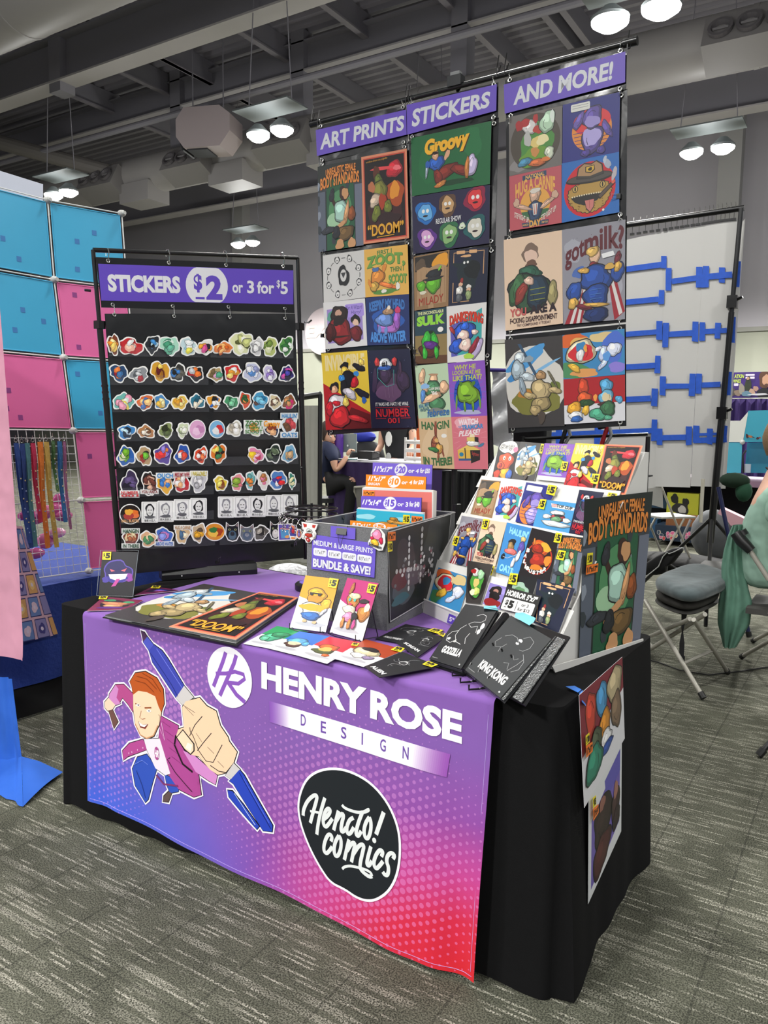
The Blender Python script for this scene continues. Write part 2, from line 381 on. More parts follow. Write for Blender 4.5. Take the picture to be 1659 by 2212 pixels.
fixture(V(5.3,11.8,5.5),'twin high-bay light in the far row, beyond the right edge',5)
wd=bpy.data.worlds.new('world'); SC.world=wd; wd.use_nodes=True; wd.node_tree.nodes['Background'].inputs[0].default_value=(.62,.64,.68,1); wd.node_tree.nodes['Background'].inputs[1].default_value=.5
SC.view_settings.view_transform='Standard'; SC.view_settings.look='None'; SC.view_settings.gamma=1; SC.view_settings.exposure=0; SC.view_settings.use_curve_mapping=False
# ---------------------------------------------------------------- the vendor table: black cloth and printed runner
TZ=.74
clothm=mat('#101011',.95,noise=.12,nscale=30,bump=.0006,bscale=700,spec=.15)
corners=[V(-.02,-.0,0),V(1.835,-.0,0),V(1.85,.80,0),V(-.06,.97,0)]
def black_cloth():
    # perimeter samples with rounded corners
    per=[]; R=.035; n=4
    for i in range(4):
        a=corners[i];b=corners[(i+1)%4]; d=(b-a); L=d.length; d/=L; nout=V(d.y,-d.x,0)
        k=int(L/.025)
        for j in range(k): t=j/k; per.append((a+d*(R+(L-2*R)*t),nout,L*t,i))
        c=b-d*R; nn=(corners[(i+2)%4]-b).normalized(); cc=b-d*R+nn*R; o2=V(nn.y,-nn.x,0)
        for j in range(6):
            t=j/6; ang=t*PI/2; per.append((cc+nout*R*math.cos(ang)+o2*R*math.sin(ang)*1.0,(nout*math.cos(ang)+o2*math.sin(ang)).normalized(),L,i))
    N=len(per); rows=22; vs=[];fs=[]
    def off(i,s,k,v):
        cf={1:1}.get(k,1)
        w=.012*math.sin(s*6+k*1.7)+.005*math.sin(s*15+k)+.0015*math.sin(s*37)
        if k==0: w*=.45; fl=.0
        elif k==1: w*=1.1; fl=.03
        else: fl=.03
        return fl*v+w*v**.8
    for r in range(rows+1):
        v=r/rows
        for p,no,s,k in per:
            e=.006*(1-math.cos(min(v*12,PI/2)))  # soft shoulder
            z=TZ-(TZ-.004)*v; o=off(0,s,k,v)+e*.5
            if v==1: z=.006+.004*math.sin(s*30)
            vs.append(p+no*o+V(0,0,z))
    for r in range(rows):
        for i in range(N): j=(i+1)%N; fs.append([r*N+i,r*N+j,(r+1)*N+j,(r+1)*N+i])
    fs.append(list(range(N))[::-1])
    mb=MB(); mb.add(vs,fs,clothm)
    o=mb.build('tablecloth',smooth=True,ang=60,origin=V(.9,.4,0)); tag(o,'plain black floor-length tablecloth covering the table under the purple runner','tablecloth')
black_cloth()
def runner_mat():
    m,nt,b=nodemat('printed_runner'); N=nt.nodes.new; L=nt.links.new
    tc=N('ShaderNodeTexCoord'); sp=N('ShaderNodeSeparateXYZ'); L(tc.outputs['Object'],sp.inputs[0]); X,Y,Z=sp.outputs
    def dist(cx,cz,sx,sz):
        a=math_(nt,'POWER',math_(nt,'DIVIDE',math_(nt,'SUBTRACT',X,cx),sx),2); c=math_(nt,'POWER',math_(nt,'DIVIDE',math_(nt,'SUBTRACT',Z,cz),sz),2)
        return math_(nt,'SQRT',math_(nt,'ADD',a,c))
    r1=N('ShaderNodeValToRGB'); el=r1.color_ramp.elements; L(dist(1.72,-.06,1.15,.66),r1.inputs[0])
    el[0].position=.12; el[0].color=(*hexc('#cf1b23'),1); el[1].position=1.0; el[1].color=(*hexc('#7d55a3'),1)
    for p,c in ((.34,'#cc2344'),(.52,'#bb3f8a'),(.74,'#8a489c')): e=el.new(p); e.color=(*hexc(c),1)
    bl=N('ShaderNodeMapRange'); bl.inputs[1].default_value=1.05; bl.inputs[2].default_value=.3; L(dist(.12,-.04,.98,.50),bl.inputs[0])
    mx=N('ShaderNodeMix'); mx.data_type='RGBA'; L(bl.outputs[0],mx.inputs[0]); L(r1.outputs[0],mx.inputs[6]); mx.inputs[7].default_value=(*hexc('#3c5ccf'),1)
    # halftone dots
    c,s=math.cos(.45),math.sin(.45); P=.0215
    U=math_(nt,'DIVIDE',math_(nt,'ADD',math_(nt,'MULTIPLY',X,c),math_(nt,'MULTIPLY',Z,s)),P); W=math_(nt,'DIVIDE',math_(nt,'SUBTRACT',math_(nt,'MULTIPLY',Z,c),math_(nt,'MULTIPLY',X,s)),P)
    U2=math_(nt,'ADD',U,math_(nt,'MULTIPLY',math_(nt,'MODULO',math_(nt,'FLOOR',math_(nt,'ADD',W,400)),2),.5))
    fu=math_(nt,'SUBTRACT',math_(nt,'FRACT',U2),.5); fw=math_(nt,'SUBTRACT',math_(nt,'FRACT',W),.5)
    dd=math_(nt,'SQRT',math_(nt,'ADD',math_(nt,'POWER',fu,2),math_(nt,'POWER',fw,2)))
    def blob(cx,cz,sx,sz,k): return math_(nt,'MULTIPLY',math_(nt,'SUBTRACT',1.0,dist(cx,cz,sx,sz)),k)
    g=math_(nt,'MAXIMUM',blob(1.28,.27,.55,.42,.62),math_(nt,'MAXIMUM',blob(.56,.55,.30,.24,.6),blob(.3,.3,.24,.36,.42)))
    g=math_(nt,'MINIMUM',g,.44)
    on=math_(nt,'LESS_THAN',dd,g); side=math_(nt,'LESS_THAN',Y,-.005)
    m2=N('ShaderNodeMix'); m2.data_type='RGBA'; L(math_(nt,'MULTIPLY',math_(nt,'MULTIPLY',on,.26),side),m2.inputs[0]); L(mx.outputs[2],m2.inputs[6]); m2.inputs[7].default_value=(*hexc('#e79ae0'),1)
    L(m2.outputs[2],b.inputs['Base Color']); b.inputs['Roughness'].default_value=.75; b.inputs['Specular IOR Level'].default_value=.25; b.inputs['Sheen Weight'].default_value=.1
    n=N('ShaderNodeTexNoise'); n.inputs['Scale'].default_value=9; L(tc.outputs['Object'],n.inputs['Vector']); bp=N('ShaderNodeBump'); bp.inputs['Distance'].default_value=.012; bp.inputs['Strength'].default_value=.4; L(n.outputs['Fac'],bp.inputs['Height']); L(bp.outputs[0],b.inputs['Normal'])
    return m
RY=-.036
def hem(x):   # height of the lower hem
    pts=[(.18,.085),(.42,.07),(.73,.055),(1.17,.024),(1.41,.012),(1.66,.016)]
    for (a,za),(b,zb) in zip(pts,pts[1:]):
        if x<=b: t=(x-a)/(b-a); return za+(zb-za)*t
    return .016
def rwave(X,Z):
    v=max(0,(TZ-Z)/TZ); r=max(0,(X-1.47)/.45); l=max(0,(.35-X)/.2)
    return v*(.008*math.sin(X*9+1)+.0016*math.sin(X*23))+ v*r*.03*math.sin(X*38+Z*3)+v*l*.010*math.sin(X*40)+.012*v*v
def rfn(u,v,l): return V(u,RY-rwave(u,TZ-v)-.0016-l,TZ-v)
def runner():
    mb=MB(); rm=runner_mat(); xl=lambda v:.165+.022*v; xr=lambda v:1.684-.026*v
    def front(u,v):
        a=xl(v)+(xr(v)-xl(v))*u; z0=TZ-.012; h=hem(a); z=z0+(h-z0)*v; return V(a,RY-rwave(a,z),z)
    mb.grid(front,120,40,rm)
    # rounded shoulder then the table top
    def top(u,v):
        s=v; a=xl(0)+(xr(0)-xl(0))*u
        if s<.2: t=s/.2*PI/2; return V(a,RY-rwave(a,TZ)+.014*(1-math.cos(t))*1.0,TZ-.012+.016*math.sin(t))
        t=(s-.2)/.8; y0=RY+.014; XL=.165+(.075-.165)*t; XR=1.684+(1.60-1.684)*t; yb=.935-.15*u
        return V(XL+(XR-XL)*u,y0+(yb-y0)*t,TZ+.004+.0015*math.sin(a*14)*math.sin(t*9))
    mb.grid(top,60,40,rm)
    hemm=mat('#b7a0dc',.8)
    for fn in (lambda t:(xl(t)+.012,),lambda t:(xr(t)-.012,)):
        mb.tube([V(fn(t/30)[0],RY-rwave(fn(t/30)[0],TZ-.012-(TZ-.12)*t/30)-.0006,TZ-.012-(TZ-.012-hem(fn(1)[0]))*t/30) for t in range(1,30)],.0006,hemm,4)
    mb.tube([V(.2+1.45*t/60,RY-rwave(.2+1.45*t/60,hem(.2+1.45*t/60)+.012)-.0006,hem(.2+1.45*t/60)+.012) for t in range(61)],.0006,hemm,4)
    pl=PY(RY-.006)
    def A(x,y): p=pl(180+x/3.19,1320+y/3.19); return (p.x,TZ-p.z)
    def B(x,y): p=pl(420+x/2.5136,1370+y/2.5136); return (p.x,TZ-p.z)
    a=Art(mb,fn=rfn,sub=.024,off=.00006); a.w=a.h=99; a.free=True
    G=lambda f,pts:[f(*p) for p in pts]
    def grow(pts,g):
        n=len(pts); ar=sum(pts[i][0]*pts[(i+1)%n][1]-pts[(i+1)%n][0]*pts[i][1] for i in range(n)); sg=1 if ar>0 else -1; o=[]
        for i in range(n):
            p,q,r=pts[i-1],pts[i],pts[(i+1)%n]; d1=(q[0]-p[0],q[1]-p[1]);d2=(r[0]-q[0],r[1]-q[1]); l1=math.hypot(*d1) or 1;l2=math.hypot(*d2) or 1
            nx=d1[1]/l1+d2[1]/l2; ny=-d1[0]/l1-d2[0]/l2; L=math.hypot(nx,ny) or 1; o.append((q[0]+sg*nx/L*g,q[1]+sg*ny/L*g))
        return o
    S=[]  # character pieces: (points, colour)
    S.append(([(215,510),(270,508),(335,575),(332,700),(300,645),(262,600),(238,640),(205,652),(172,575)],'#b04a86'))
    S.append(([(172,575),(215,510),(235,540),(222,600),(250,640),(205,655),(165,625)],'#c985bf'))
    S.append(([(140,630),(165,600),(215,650),(195,680),(160,690),(142,670)],'#e9cdb4'))
    S.append(([(168,692),(196,682),(234,765),(206,812)],'#6b4a44'))
    S.append(([(265,965),(310,915),(402,888),(440,955),(300,1005),(272,1030)],'#b0488f'))
    S.append(([(365,1010),(430,990),(502,1090),(472,1185),(442,1300),(422,1322),(352,1205),(332,1090)],'#3050b4'))
    S.append(([(560,1125),(672,1170),(662,1240),(602,1252),(578,1200)],'#3050b4'))
    S.append(([(592,1240),(616,1252),(592,1312),(550,1312),(556,1275)],'#5d4a4a'))
    S.append(([(528,725),(655,790),(648,880),(705,970),(800,1120),(715,1110),(822,1262),(770,1275),(662,1222),(592,1130),(515,880)],'#a8468e'))
    S.append(([(690,960),(760,985),(930,1130),(918,1192),(870,1165),(780,1105)],'#cc86c4'))
    S.append(([(408,885),(522,880),(602,1118),(566,1132),(492,1085),(432,965)],'#e6dde8'))
    S.append(([(335,560),(380,535),(490,560),(545,620),(530,720),(515,790),(480,865),(432,886),(388,860),(350,780),(336,680)],'#f0cfae'))
    S.append(([(312,490),(350,430),(420,420),(500,465),(545,540),(552,640),(532,700),(512,660),(488,590),(430,562),(370,552),(334,580),(325,520)],'#b5531f'))
    S.append(([(445,275),(482,235),(537,275),(577,330),(695,520),(637,602),(600,545),(470,355)],'#3b44a8'))
    S.append(([(405,215),(434,178),(480,235),(445,275)],'#4b52b8'))
    S.append(([(390,138),(415,150),(434,178),(405,215)],'#4a2f52'))
    S.append(([(692,515),(760,595),(682,648),(635,600)],'#c9c4c4'))
    S.append(([(1040,1045),(1085,1090),(1045,1170),(985,1130)],'#c9c4c4'))
    S.append(([(1080,1090),(1112,1130),(1302,1480),(1298,1522),(1240,1512),(1135,1340),(1040,1185),(1012,1168)],'#2742b4'))
    S.append(([(1002,1230),(1035,1236),(1110,1330),(1215,1482),(1200,1502),(1160,1452),(1012,1275)],'#2742b4'))
    S.append(([(680,665),(705,622),(800,598),(850,655),(915,690),(945,790),(1000,870),(1006,895),(1062,970),(1040,1042),(985,1112),(935,1125),(880,1090),(800,1000),(740,985),(690,930),(638,870),(655,815),(695,800)],'#efcaa8'))
    S=[(G(A,p),c) for p,c in S]
    for p,c in S: a.k=1; a.poly(grow(p,.0085),'#eeeaf2')
    for p,c in S: a.k=3; a.poly(grow(p,.0028),'#15131a')
    for p,c in S: a.poly(p,c)
    KL=a.k
    def ln(pts,w=.0028,c='#1a1018',f=A): a.line(G(f,pts),w,c); a.k-=1
    ln([(690,650),(770,700)],.0016); ln([(735,860),(770,785),(820,725)]); ln([(790,960),(835,900),(885,840)]); ln([(735,800),(740,830),(760,860),(800,960),(850,1030),(900,1040),(960,920)]); ln([(880,1060),(940,1100),(990,1110)])
    ln([(780,840),(820,900)],.0015); ln([(860,935),(905,980)],.0015); ln([(700,660),(760,720)],.0015); ln([(930,1030),(975,1075)],.0015)
    a.poly(G(A,[(640,870),(688,812),(770,912),(772,962),(745,990),(700,955)]),'#15131a'); a.poly(G(A,[(648,870),(688,822),(762,914),(764,958),(744,980),(704,948)]),'#f4d3b4'); a.poly(G(A,[(722,905),(755,920),(745,965),(708,940)]),'#f8ead8')
    ln([(640,855),(630,920),(690,1050),(760,1105)],.007); ln([(350,640),(385,655)],.004,'#8a4420'); ln([(415,670),(462,668)],.004,'#8a4420')
    a.poly(G(A,[(350,648),(372,640),(388,655),(370,662)]),'#f6f1ea'); a.ell(*A(370,650),.0022,.0028,'#3a4a70')
    a.poly(G(A,[(425,690),(445,678),(465,692),(445,702)]),'#f6f1ea'); a.ell(*A(446,690),.0026,.003,'#3a4a70')
    ln([(392,690),(380,735),(398,748),(420,742)],.0016,'#9a6040'); a.poly(G(A,[(370,760),(400,785),(440,782),(420,815),(385,805)]),'#7a2f2a'); a.poly(G(A,[(374,764),(402,786),(434,785),(415,802),(386,795)]),'#f8f4f0')
    ln([(350,780),(385,855),(430,880),(478,860),(510,790)],.004,'#c98f66'); a.ell(*A(518,735),.006,.014,'#f0cfae'); ln([(512,715),(525,725),(520,760)],.0015)
    for pts in ([(360,450),(430,470),(500,540)],[(350,480),(420,500),(480,560)],[(400,430),(470,470),(530,560)]): ln(pts,.0022,'#7e3512')
    ln([(455,290),(600,500),(650,590)],.0015,'#20286e'); ln([(500,260),(680,530)],.003,'#6f78d8'); ln([(1080,1110),(1290,1500)],.0022,'#16226e'); ln([(1110,1150),(1280,1460)],.003,'#5068d8')
    ln([(1050,1250),(1190,1470)],.002,'#c7d8e8')
    for t in range(5): ln([(540+t*18,760+t*60),(600+t*20,800+t*62)],.0013,'#7d2c68')
    ln([(520,800),(560,890),(535,770)],.003,'#e2b8dc'); ln([(500,1130),(555,1190),(660,1200)],.006,'#7e2f66'); ln([(600,1010),(580,1020),(640,1110),(760,1240)],.0025)
    for t in (310,330,368,405): a.ell(*A(t,985-(t-300)*.38),.002,.003,'#e9c0e0')
    a.ell(*A(503,982),.0115,.022,'#a8468e'); a.text('HR',A(488,950)[0],A(503,958)[1],A(518,950)[0],A(503,1008)[1],'#ffffff',.03,.2)
    ln([(345,1060),(400,1030),(440,1060)],.002,'#6f88dc'); ln([(360,1100),(400,1200),(425,1290)],.002,'#182a70')
    # round HR logo
    a.k=1
    cx,cy=B(184,235); c0=B(184,72);c1=B(184,398); e0=B(62,235); e1=B(304,235)
    R_=(c1[1]-c0[1])/2; a.ell(cx,(c0[1]+c1[1])/2,R_*.97,R_,'#efecf4',n=40)
    P='#8453b2'; L_=lambda pts,w=.014: (a.line(G(B,pts),w,P),setattr(a,'k',2))
    L_([(165,100),(150,150),(100,285)]); L_([(222,115),(210,160),(135,335)]); L_([(112,215),(170,215),(215,205),(262,220),(268,245),(235,270),(160,262)],.012); L_([(180,265),(225,330),(272,372)],.014)
    def box(f,l,t,r,b): x0=f(*l)[0];x1=f(*r)[0];y0=f(*t)[1];y1=f(*b)[1]; return x0,y0,x1,y1
    a.k=4; x0=B(358,230)[0]; x1=B(930,350)[0]; x2=B(950,400)[0]; x3=B(1450,520)[0]
    yt=B(375,162)[1]; ybm=B(355,300)[1]; yt2=B(1455,440)[1]; yb2_=B(1430,605)[1]
    W_='#efecf4'; sl=((yt2+yb2_)-(yt+ybm))/2; hh=((ybm-yt)+(yb2_-yt2))/2
    a.text('HENRY',x0,yt,x1,yt+hh,W_,.045,0,0,sl*.5); a.text('ROSE',x2,yt+sl*.52,x3,yt+sl*.52+hh,W_,.045,0,0,sl*.48)
    q=[B(400,365),B(1385,655),B(1365,780),B(405,480)]
    def lerp(t,s_): x=[q[0][i]+(q[1][i]-q[0][i])*t for i in (0,1)]; y=[q[3][i]+(q[2][i]-q[3][i])*t for i in (0,1)]; return (x[0]+(y[0]-x[0])*s_,x[1]+(y[1]-x[1])*s_)
    def mixc(c1_,c2_,t): f=lambda h,i:int(h[1+2*i:3+2*i],16); return '#%02x%02x%02x'%tuple(int(f(c1_,i)*(1-t)+f(c2_,i)*t) for i in range(3))
    kk=a.k
    for i in range(18):
        c=mixc('#8653b0',W_,((i+.5)/18)**1.3); a.k=kk; a.poly([lerp(i*.007,0),lerp(i*.007+.007,0),lerp(i*.007+.007,1),lerp(i*.007,1)],c)
        c=mixc('#9350ac',W_,((i+.5)/18)**1.3); a.k=kk; a.poly([lerp(1-i*.01,0),lerp(1-i*.01-.01,0),lerp(1-i*.01-.01,1),lerp(1-i*.01,1)],c)
    a.k=kk; a.poly([lerp(.126,0),lerp(.82,0),lerp(.82,1),lerp(.126,1)],W_)
    for ch,x,y in (('D',585,470),('E',695,508),('S',806,538),('I',908,570),('G',1022,604),('N',1146,645)):
        p=B(x,y); w_=.009 if ch!='I' else .0022; a.text(ch,p[0]-w_,p[1]-.0165,p[0]+w_,p[1]+.0165,'#6b4aa0',.015)
    bl=G(B,[(555,950),(565,870),(600,790),(660,745),(750,728),(850,748),(960,808),(1050,908),(1108,1030),(1126,1150),(1115,1290),(1070,1385),(1000,1435),(940,1443),(880,1425),(820,1385),(740,1350),(685,1275),(625,1170),(575,1050)])
    def smooth(p):
        o=[]; n=len(p)
        for i in range(n): a_,b_=p[i],p[(i+1)%n]; o+= [(a_[0]*.75+b_[0]*.25,a_[1]*.75+b_[1]*.25),(a_[0]*.25+b_[0]*.75,a_[1]*.25+b_[1]*.75)]
        return o
    bl=smooth(smooth(bl)); a.k=2; a.poly(grow(bl,.003),'#efecf4'); a.k=6; a.poly(grow(bl,-.004),'#1b2025')
    s0=B(575,960);s1=B(1035,1000); sl=B(1000,1060)[1]-B(620,960)[1]
    c='#dfe3e2'
    def stroke(pts,w=.013): a.k=12; a.line(smo(G(B,pts)),w*.9,c)
    def smo(p):
        for _ in range(2):
            o=[p[0]]
            for i in range(len(p)-1): x,y=p[i],p[i+1]; o+=[(x[0]*.75+y[0]*.25,x[1]*.75+y[1]*.25),(x[0]*.25+y[0]*.75,x[1]*.25+y[1]*.75)]
            p=o+[p[-1]]
        return p
    # brush-script "Hendo! comics"
    def H_(x,y): p=pl(630+x/3.808,1690+y/3.808); return (p.x,TZ-p.z)
    def hs(pts,w=.0112): a.k=12+hs.n%2; hs.n+=1; a.line(smo([H_(*p) for p in pts]),w,c)
    hs.n=0
    for st in ([(88,278),(90,230),(118,165),(155,125),(188,106),(204,118),(198,155),(175,235),(148,338)],[(268,130),(238,230),(215,330),(203,432)],[(262,305),(300,272),(316,235),(300,214),(274,235),(254,300),(258,352),(278,372),(304,342),(332,300)],
      [(382,236),(365,300),(343,396)],[(360,325),(402,258),(428,266),(410,335),(402,400),(420,412),(448,372)],[(508,292),(474,308),(450,370),(456,424),(482,424),(512,370)],[(584,240),(545,340),(526,424),(548,446),(574,400)],
      [(642,284),(610,330),(594,400),(610,460),(636,456),(656,390),(656,320),(640,284)],[(322,488),(332,450),(310,424),(284,450),(262,520),(264,570),(286,588),(312,562),(332,530)],
      [(388,438),(356,490),(345,560),(360,612),(386,600),(406,540),(406,470),(386,438)],[(472,470),(455,540),(434,638)],[(455,565),(500,492),(526,500),(510,570),(494,655)],[(508,590),(560,510),(602,508),(586,580),(570,650),(566,705),(604,742),(650,770),(672,762)],
      [(658,522),(636,600),(622,668),(642,684),(668,640)],[(748,604),(762,562),(735,545),(700,590),(680,660),(702,706),(732,680),(762,640)],[(845,620),(860,590),(832,568),(800,590),(790,640),(812,690),(806,750),(780,752),(762,725)]): hs(st)
    hs([(145,240),(185,246),(235,256)],.007); hs([(410,188),(432,214),(500,240),(560,250),(604,240),(640,216),(628,236),(592,246)],.0085); hs([(672,762),(662,735),(620,712),(540,694),(480,684),(432,694),(418,712)],.0075)
    hs([(762,242),(732,330),(700,425)],.0125); a.k=12; a.ell(*H_(685,473),.0065,.0075,c)
    o=mb.build('table_runner',smooth=False,origin=V(0,0,0))
    for i,p in enumerate(o.data.polygons): p.use_smooth= i<120*40+60*40
    tag(o,'purple printed table runner reading HENRY ROSE DESIGN, fading to blue and red at the hem','table runner')
runner()
def shade(c,f): return '#%02x%02x%02x'%tuple(max(0,min(255,int(int(c[i:i+2],16)*f))) for i in (1,3,5))
# ---------------------------------------------------------------- sticker rack on the table
rk_a=math.radians(67); RD=V(math.cos(rk_a),math.sin(rk_a),0); RN=V(math.sin(rk_a),-math.cos(rk_a),0); RP0=V(.05,.66,0)
PR=lambda off: plane(RP0+RN*off,RN)
c1=crop(200,520,3.456); c2=crop(220,880,3.606)
fr=PR(0); sh=PR(.012)
rack=empty('sticker_rack',fr(460,1240)*1.0,'tall black tube display rack with hooks, standing at the left end of the table','display rack')
mb=MB(); TL,TR=fr(201,540),fr(643,557); BLp,BRp=fr(262,1243),fr(661,1207)
mb.tube([TL,TR],.0085,BLKMETAL,10); mb.build('top_bar',rack,smooth=True)
for a,b in ((TL,BLp),(TR,BRp)):
    mb=MB(); mid=a+(b-a)*.22; mb.tube([a,mid],.008,BLKMETAL,10); mb.tube([mid,b],.0115,BLKMETAL,10); mb.box(mid,(.03,.03,.03),BLKMETAL)
    for t in (.40,.42,.44): mb.tube([a+(b-a)*t,a+(b-a)*(t+.006)],.0135,BLKMETAL,10)
    mb.build('side_pole',rack,smooth=True)
mb=MB(); o=RN*-.02; mb.tube([fr(243,1010),fr(655,1010)],.006,BLKMETAL,8); p=fr(658,696); mb.tube([p,p+RD*.02,p+RD*.035+V(0,0,.012)],.004,BLKMETAL,6); p=fr(196,628); mb.tube([p,p-RD*.022],.005,BLKMETAL,6); mb.build('brace_bar',rack)
q=[PZ(TZ+.012)(*p) for p in ((358,1258),(352,1243),(552,1222),(556,1240))]
mb=MB(); a=PZ(TZ)(350,1256);b=PZ(TZ)(556,1242); d=(b-a).normalized(); n=V(-d.y,d.x,0)
prof=[(0,0),(0,.02),(.012,.045),(.05,.05),(.075,.03),(.08,0)]; vs=[e+n*x+V(0,0,z+.004) for e in (a,b) for x,z in prof]; k=6
mb.add(vs,[list(range(k)),[k+i for i in range(k)][::-1]]+[[i,(i+1)%k,(i+1)%k+k,i+k] for i in range(k)],mat('#121214',.35))
for t in (.2,.8): mb.cyl(a+(b-a)*t+V(0,0,.018)+n*.001,a+(b-a)*t+V(0,0,.018)-n*.002,.003,mat('#b9b9b9',.4),8)
mb.build('foot',rack)
def ring(mb,c,r,n,w=.0012,m=CHROME):
    n=V(n).normalized(); a=n.orthogonal().normalized(); b=n.cross(a); mb.tube([c+(a*math.cos(2*PI*i/14)+b*math.sin(2*PI*i/14))*r for i in range(14)],w,m,5,closed=True)
def grommet(mb,c,n,r=.0075): mb.lathe([(r*.5,0),(r*.55,.0012),(r*.85,.0016),(r*1.05,.0),(r*.5,0)],c,CHROME,14,n)
# header sheet
vinyl=mat('#131315',.22,bump=.0015,bscale=14,spec=.6); vinyl2=mat('#141517',.3,bump=.008,bscale=7,spec=.6)
hd=MB(); q=quad(sh,c1,(24,122),(1497,180),(1508,540),(66,498)); hd.slab(q,RN,.002,vinyl)
hs=hd.build('header_banner'); tag(hs,'black strip under the rack top with purple sign STICKERS $2 or 3 for $5','header banner')
q=quad(sh,c1,(40,172),(1497,222),(1498,475),(65,447)); mb=MB(); a=Art(mb,q,1456,262,base=0,off=.0001); mb.slab([p+RN*.0012 for p in q],RN,.0006,ink('#5f45b8')); a.k=16
a.ell(755,137,160,160,'#dcdce2',clip=(0,2,1456,260),n=40); a.text('STICKERS',52,72,555,198,'#dcdce2',.05); P='#5f45b8'
a.text('$',655,50,718,188,P,.04); a.rect(664,222,732,238,P); a.text('2',745,58,870,240,P,.05)
a.text('or',950,122,1035,185,'#dcdce2',.03); a.text('3',1068,88,1125,186,'#dcdce2',.03); a.text('for',1148,90,1292,186,'#dcdce2',.03); a.text('$',1312,78,1342,142,'#dcdce2',.02); a.text('5',1345,88,1408,186,'#dcdce2',.03)
mb.build('sign',hs)
tops=[(115,150),(568,165),(996,182),(1422,192)]
for x,y in tops: mb=MB(); grommet(mb,sh(*c1(x,y))+RN*.002,RN); mb.build('grommet',hs)
for (x,y) in [(150,478),(598,489),(1013,494),(1435,507)]: mb=MB(); grommet(mb,sh(*c1(x,y))+RN*.002,RN); mb.build('grommet',hs)
for i,(x,y) in enumerate(tops):
    g=sh(*c1(x,y)); t=fr(*c1(x+(-12 if i else -8),y-85)); t=V(t.x,t.y,TL.z+(TR.z-TL.z)*i/3+.009)+RN*.0; mb=MB()
    mb.tube([g+RN*.006,g+RN*.014+V(0,0,.03),t+RN*.016,t+V(0,0,.003),t-RN*.014-V(0,0,.008),t-RN*.012-V(0,0,.022)],.0016,CHROME,6); mb.build('hook',hs)
# pocket chart
ch=MB(); PQ=[c1(92,545),c1(1510,545),(657,1205),(268,1241)]
q=[sh(*p) for p in PQ]
def chart(u,v):
    p=(q[0]*(1-u)+q[1]*u)*(1-v)+(q[3]*(1-u)+q[2]*u)*v; return p+RN*(.0015*math.sin(v*40)+.003*math.exp(-((u-.52)/.03)**2)+.002*math.sin(u*9+v*4))
ch.grid(chart,40,60,vinyl2); ch.grid(lambda u,v:chart(u,v)-RN*.004,2,2,vinyl2)
cho=ch.build('pocket_chart',smooth=True); tag(cho,'black vinyl pocket chart hanging in the rack, eight clear pockets full of stickers','pocket chart')
for (x,y) in [(160,553),(605,564),(1021,570),(1433,581)]:
    mb=MB(); grommet(mb,sh(*c1(x,y))+RN*.006,RN); mb.build('grommet',cho); mb=MB(); g=sh(*c1(x-4,y-72)); h=sh(*c1(x,y)); mb.tube([g+RN*.004,g+RN*.01-V(0,0,.008),h+RN*.012+V(0,0,.004),h+RN*.004],.0013,CHROME,6); mb.build('ring',cho)
film=mat('#dfe3ee',.12,alpha=.045,spec=.7,bump=.002,bscale=40)
rows=[((236,769),(634,774)),((238,831),(643,831)),((243,890),(641,889)),((252,953),(642,948)),((256,1010),(645,1002)),((257,1074),(648,1061)),((260,1132),(646,1111)),((263,1188),(648,1168))]
fp=PR(.027)
for l,r in rows:
    mb=MB(); A_,B_=fp(*l),fp(*r); m_=(A_+B_)/2; g=(B_-A_)*.5; 
    for s0,s1 in ((-1,-.02),(.03,1)):
        mb.grid(lambda u,v:m_+g*(s0+(s1-s0)*u)+V(0,0,.036*v)+RN*(.0012*math.sin(u*17)),14,3,film)
        mb.tube([m_+g*s0,m_+g*s1],.0006,mat('#3b3b40',.4),4)
    mb.build('pocket',cho)
mb=MB()
for t in (.1,.32,.55,.8): p=sh(300+350*t,1243-33*t)
for (x,y) in ((469,1214),(634,1178)):
    p=sh(x,y)+RN*.006; mb=MB(); mb.box(p,(.006,.016,.012),mat('#1a1a1a',.3)); mb.tube([p+RN*.003+V(0,0,-.003),p+RN*.012+V(0,0,.02),p+RN*.012+V(0,0,.024)+RD*.008,p+RN*.003+RD*.008],.001,CHROME,5)
    tag(mb.build('binder_clip'),'small binder clip on the bottom edge of the pocket chart, '+('at its middle' if x<500 else 'near its right corner'),'binder clip','binder clips on the pocket chart')
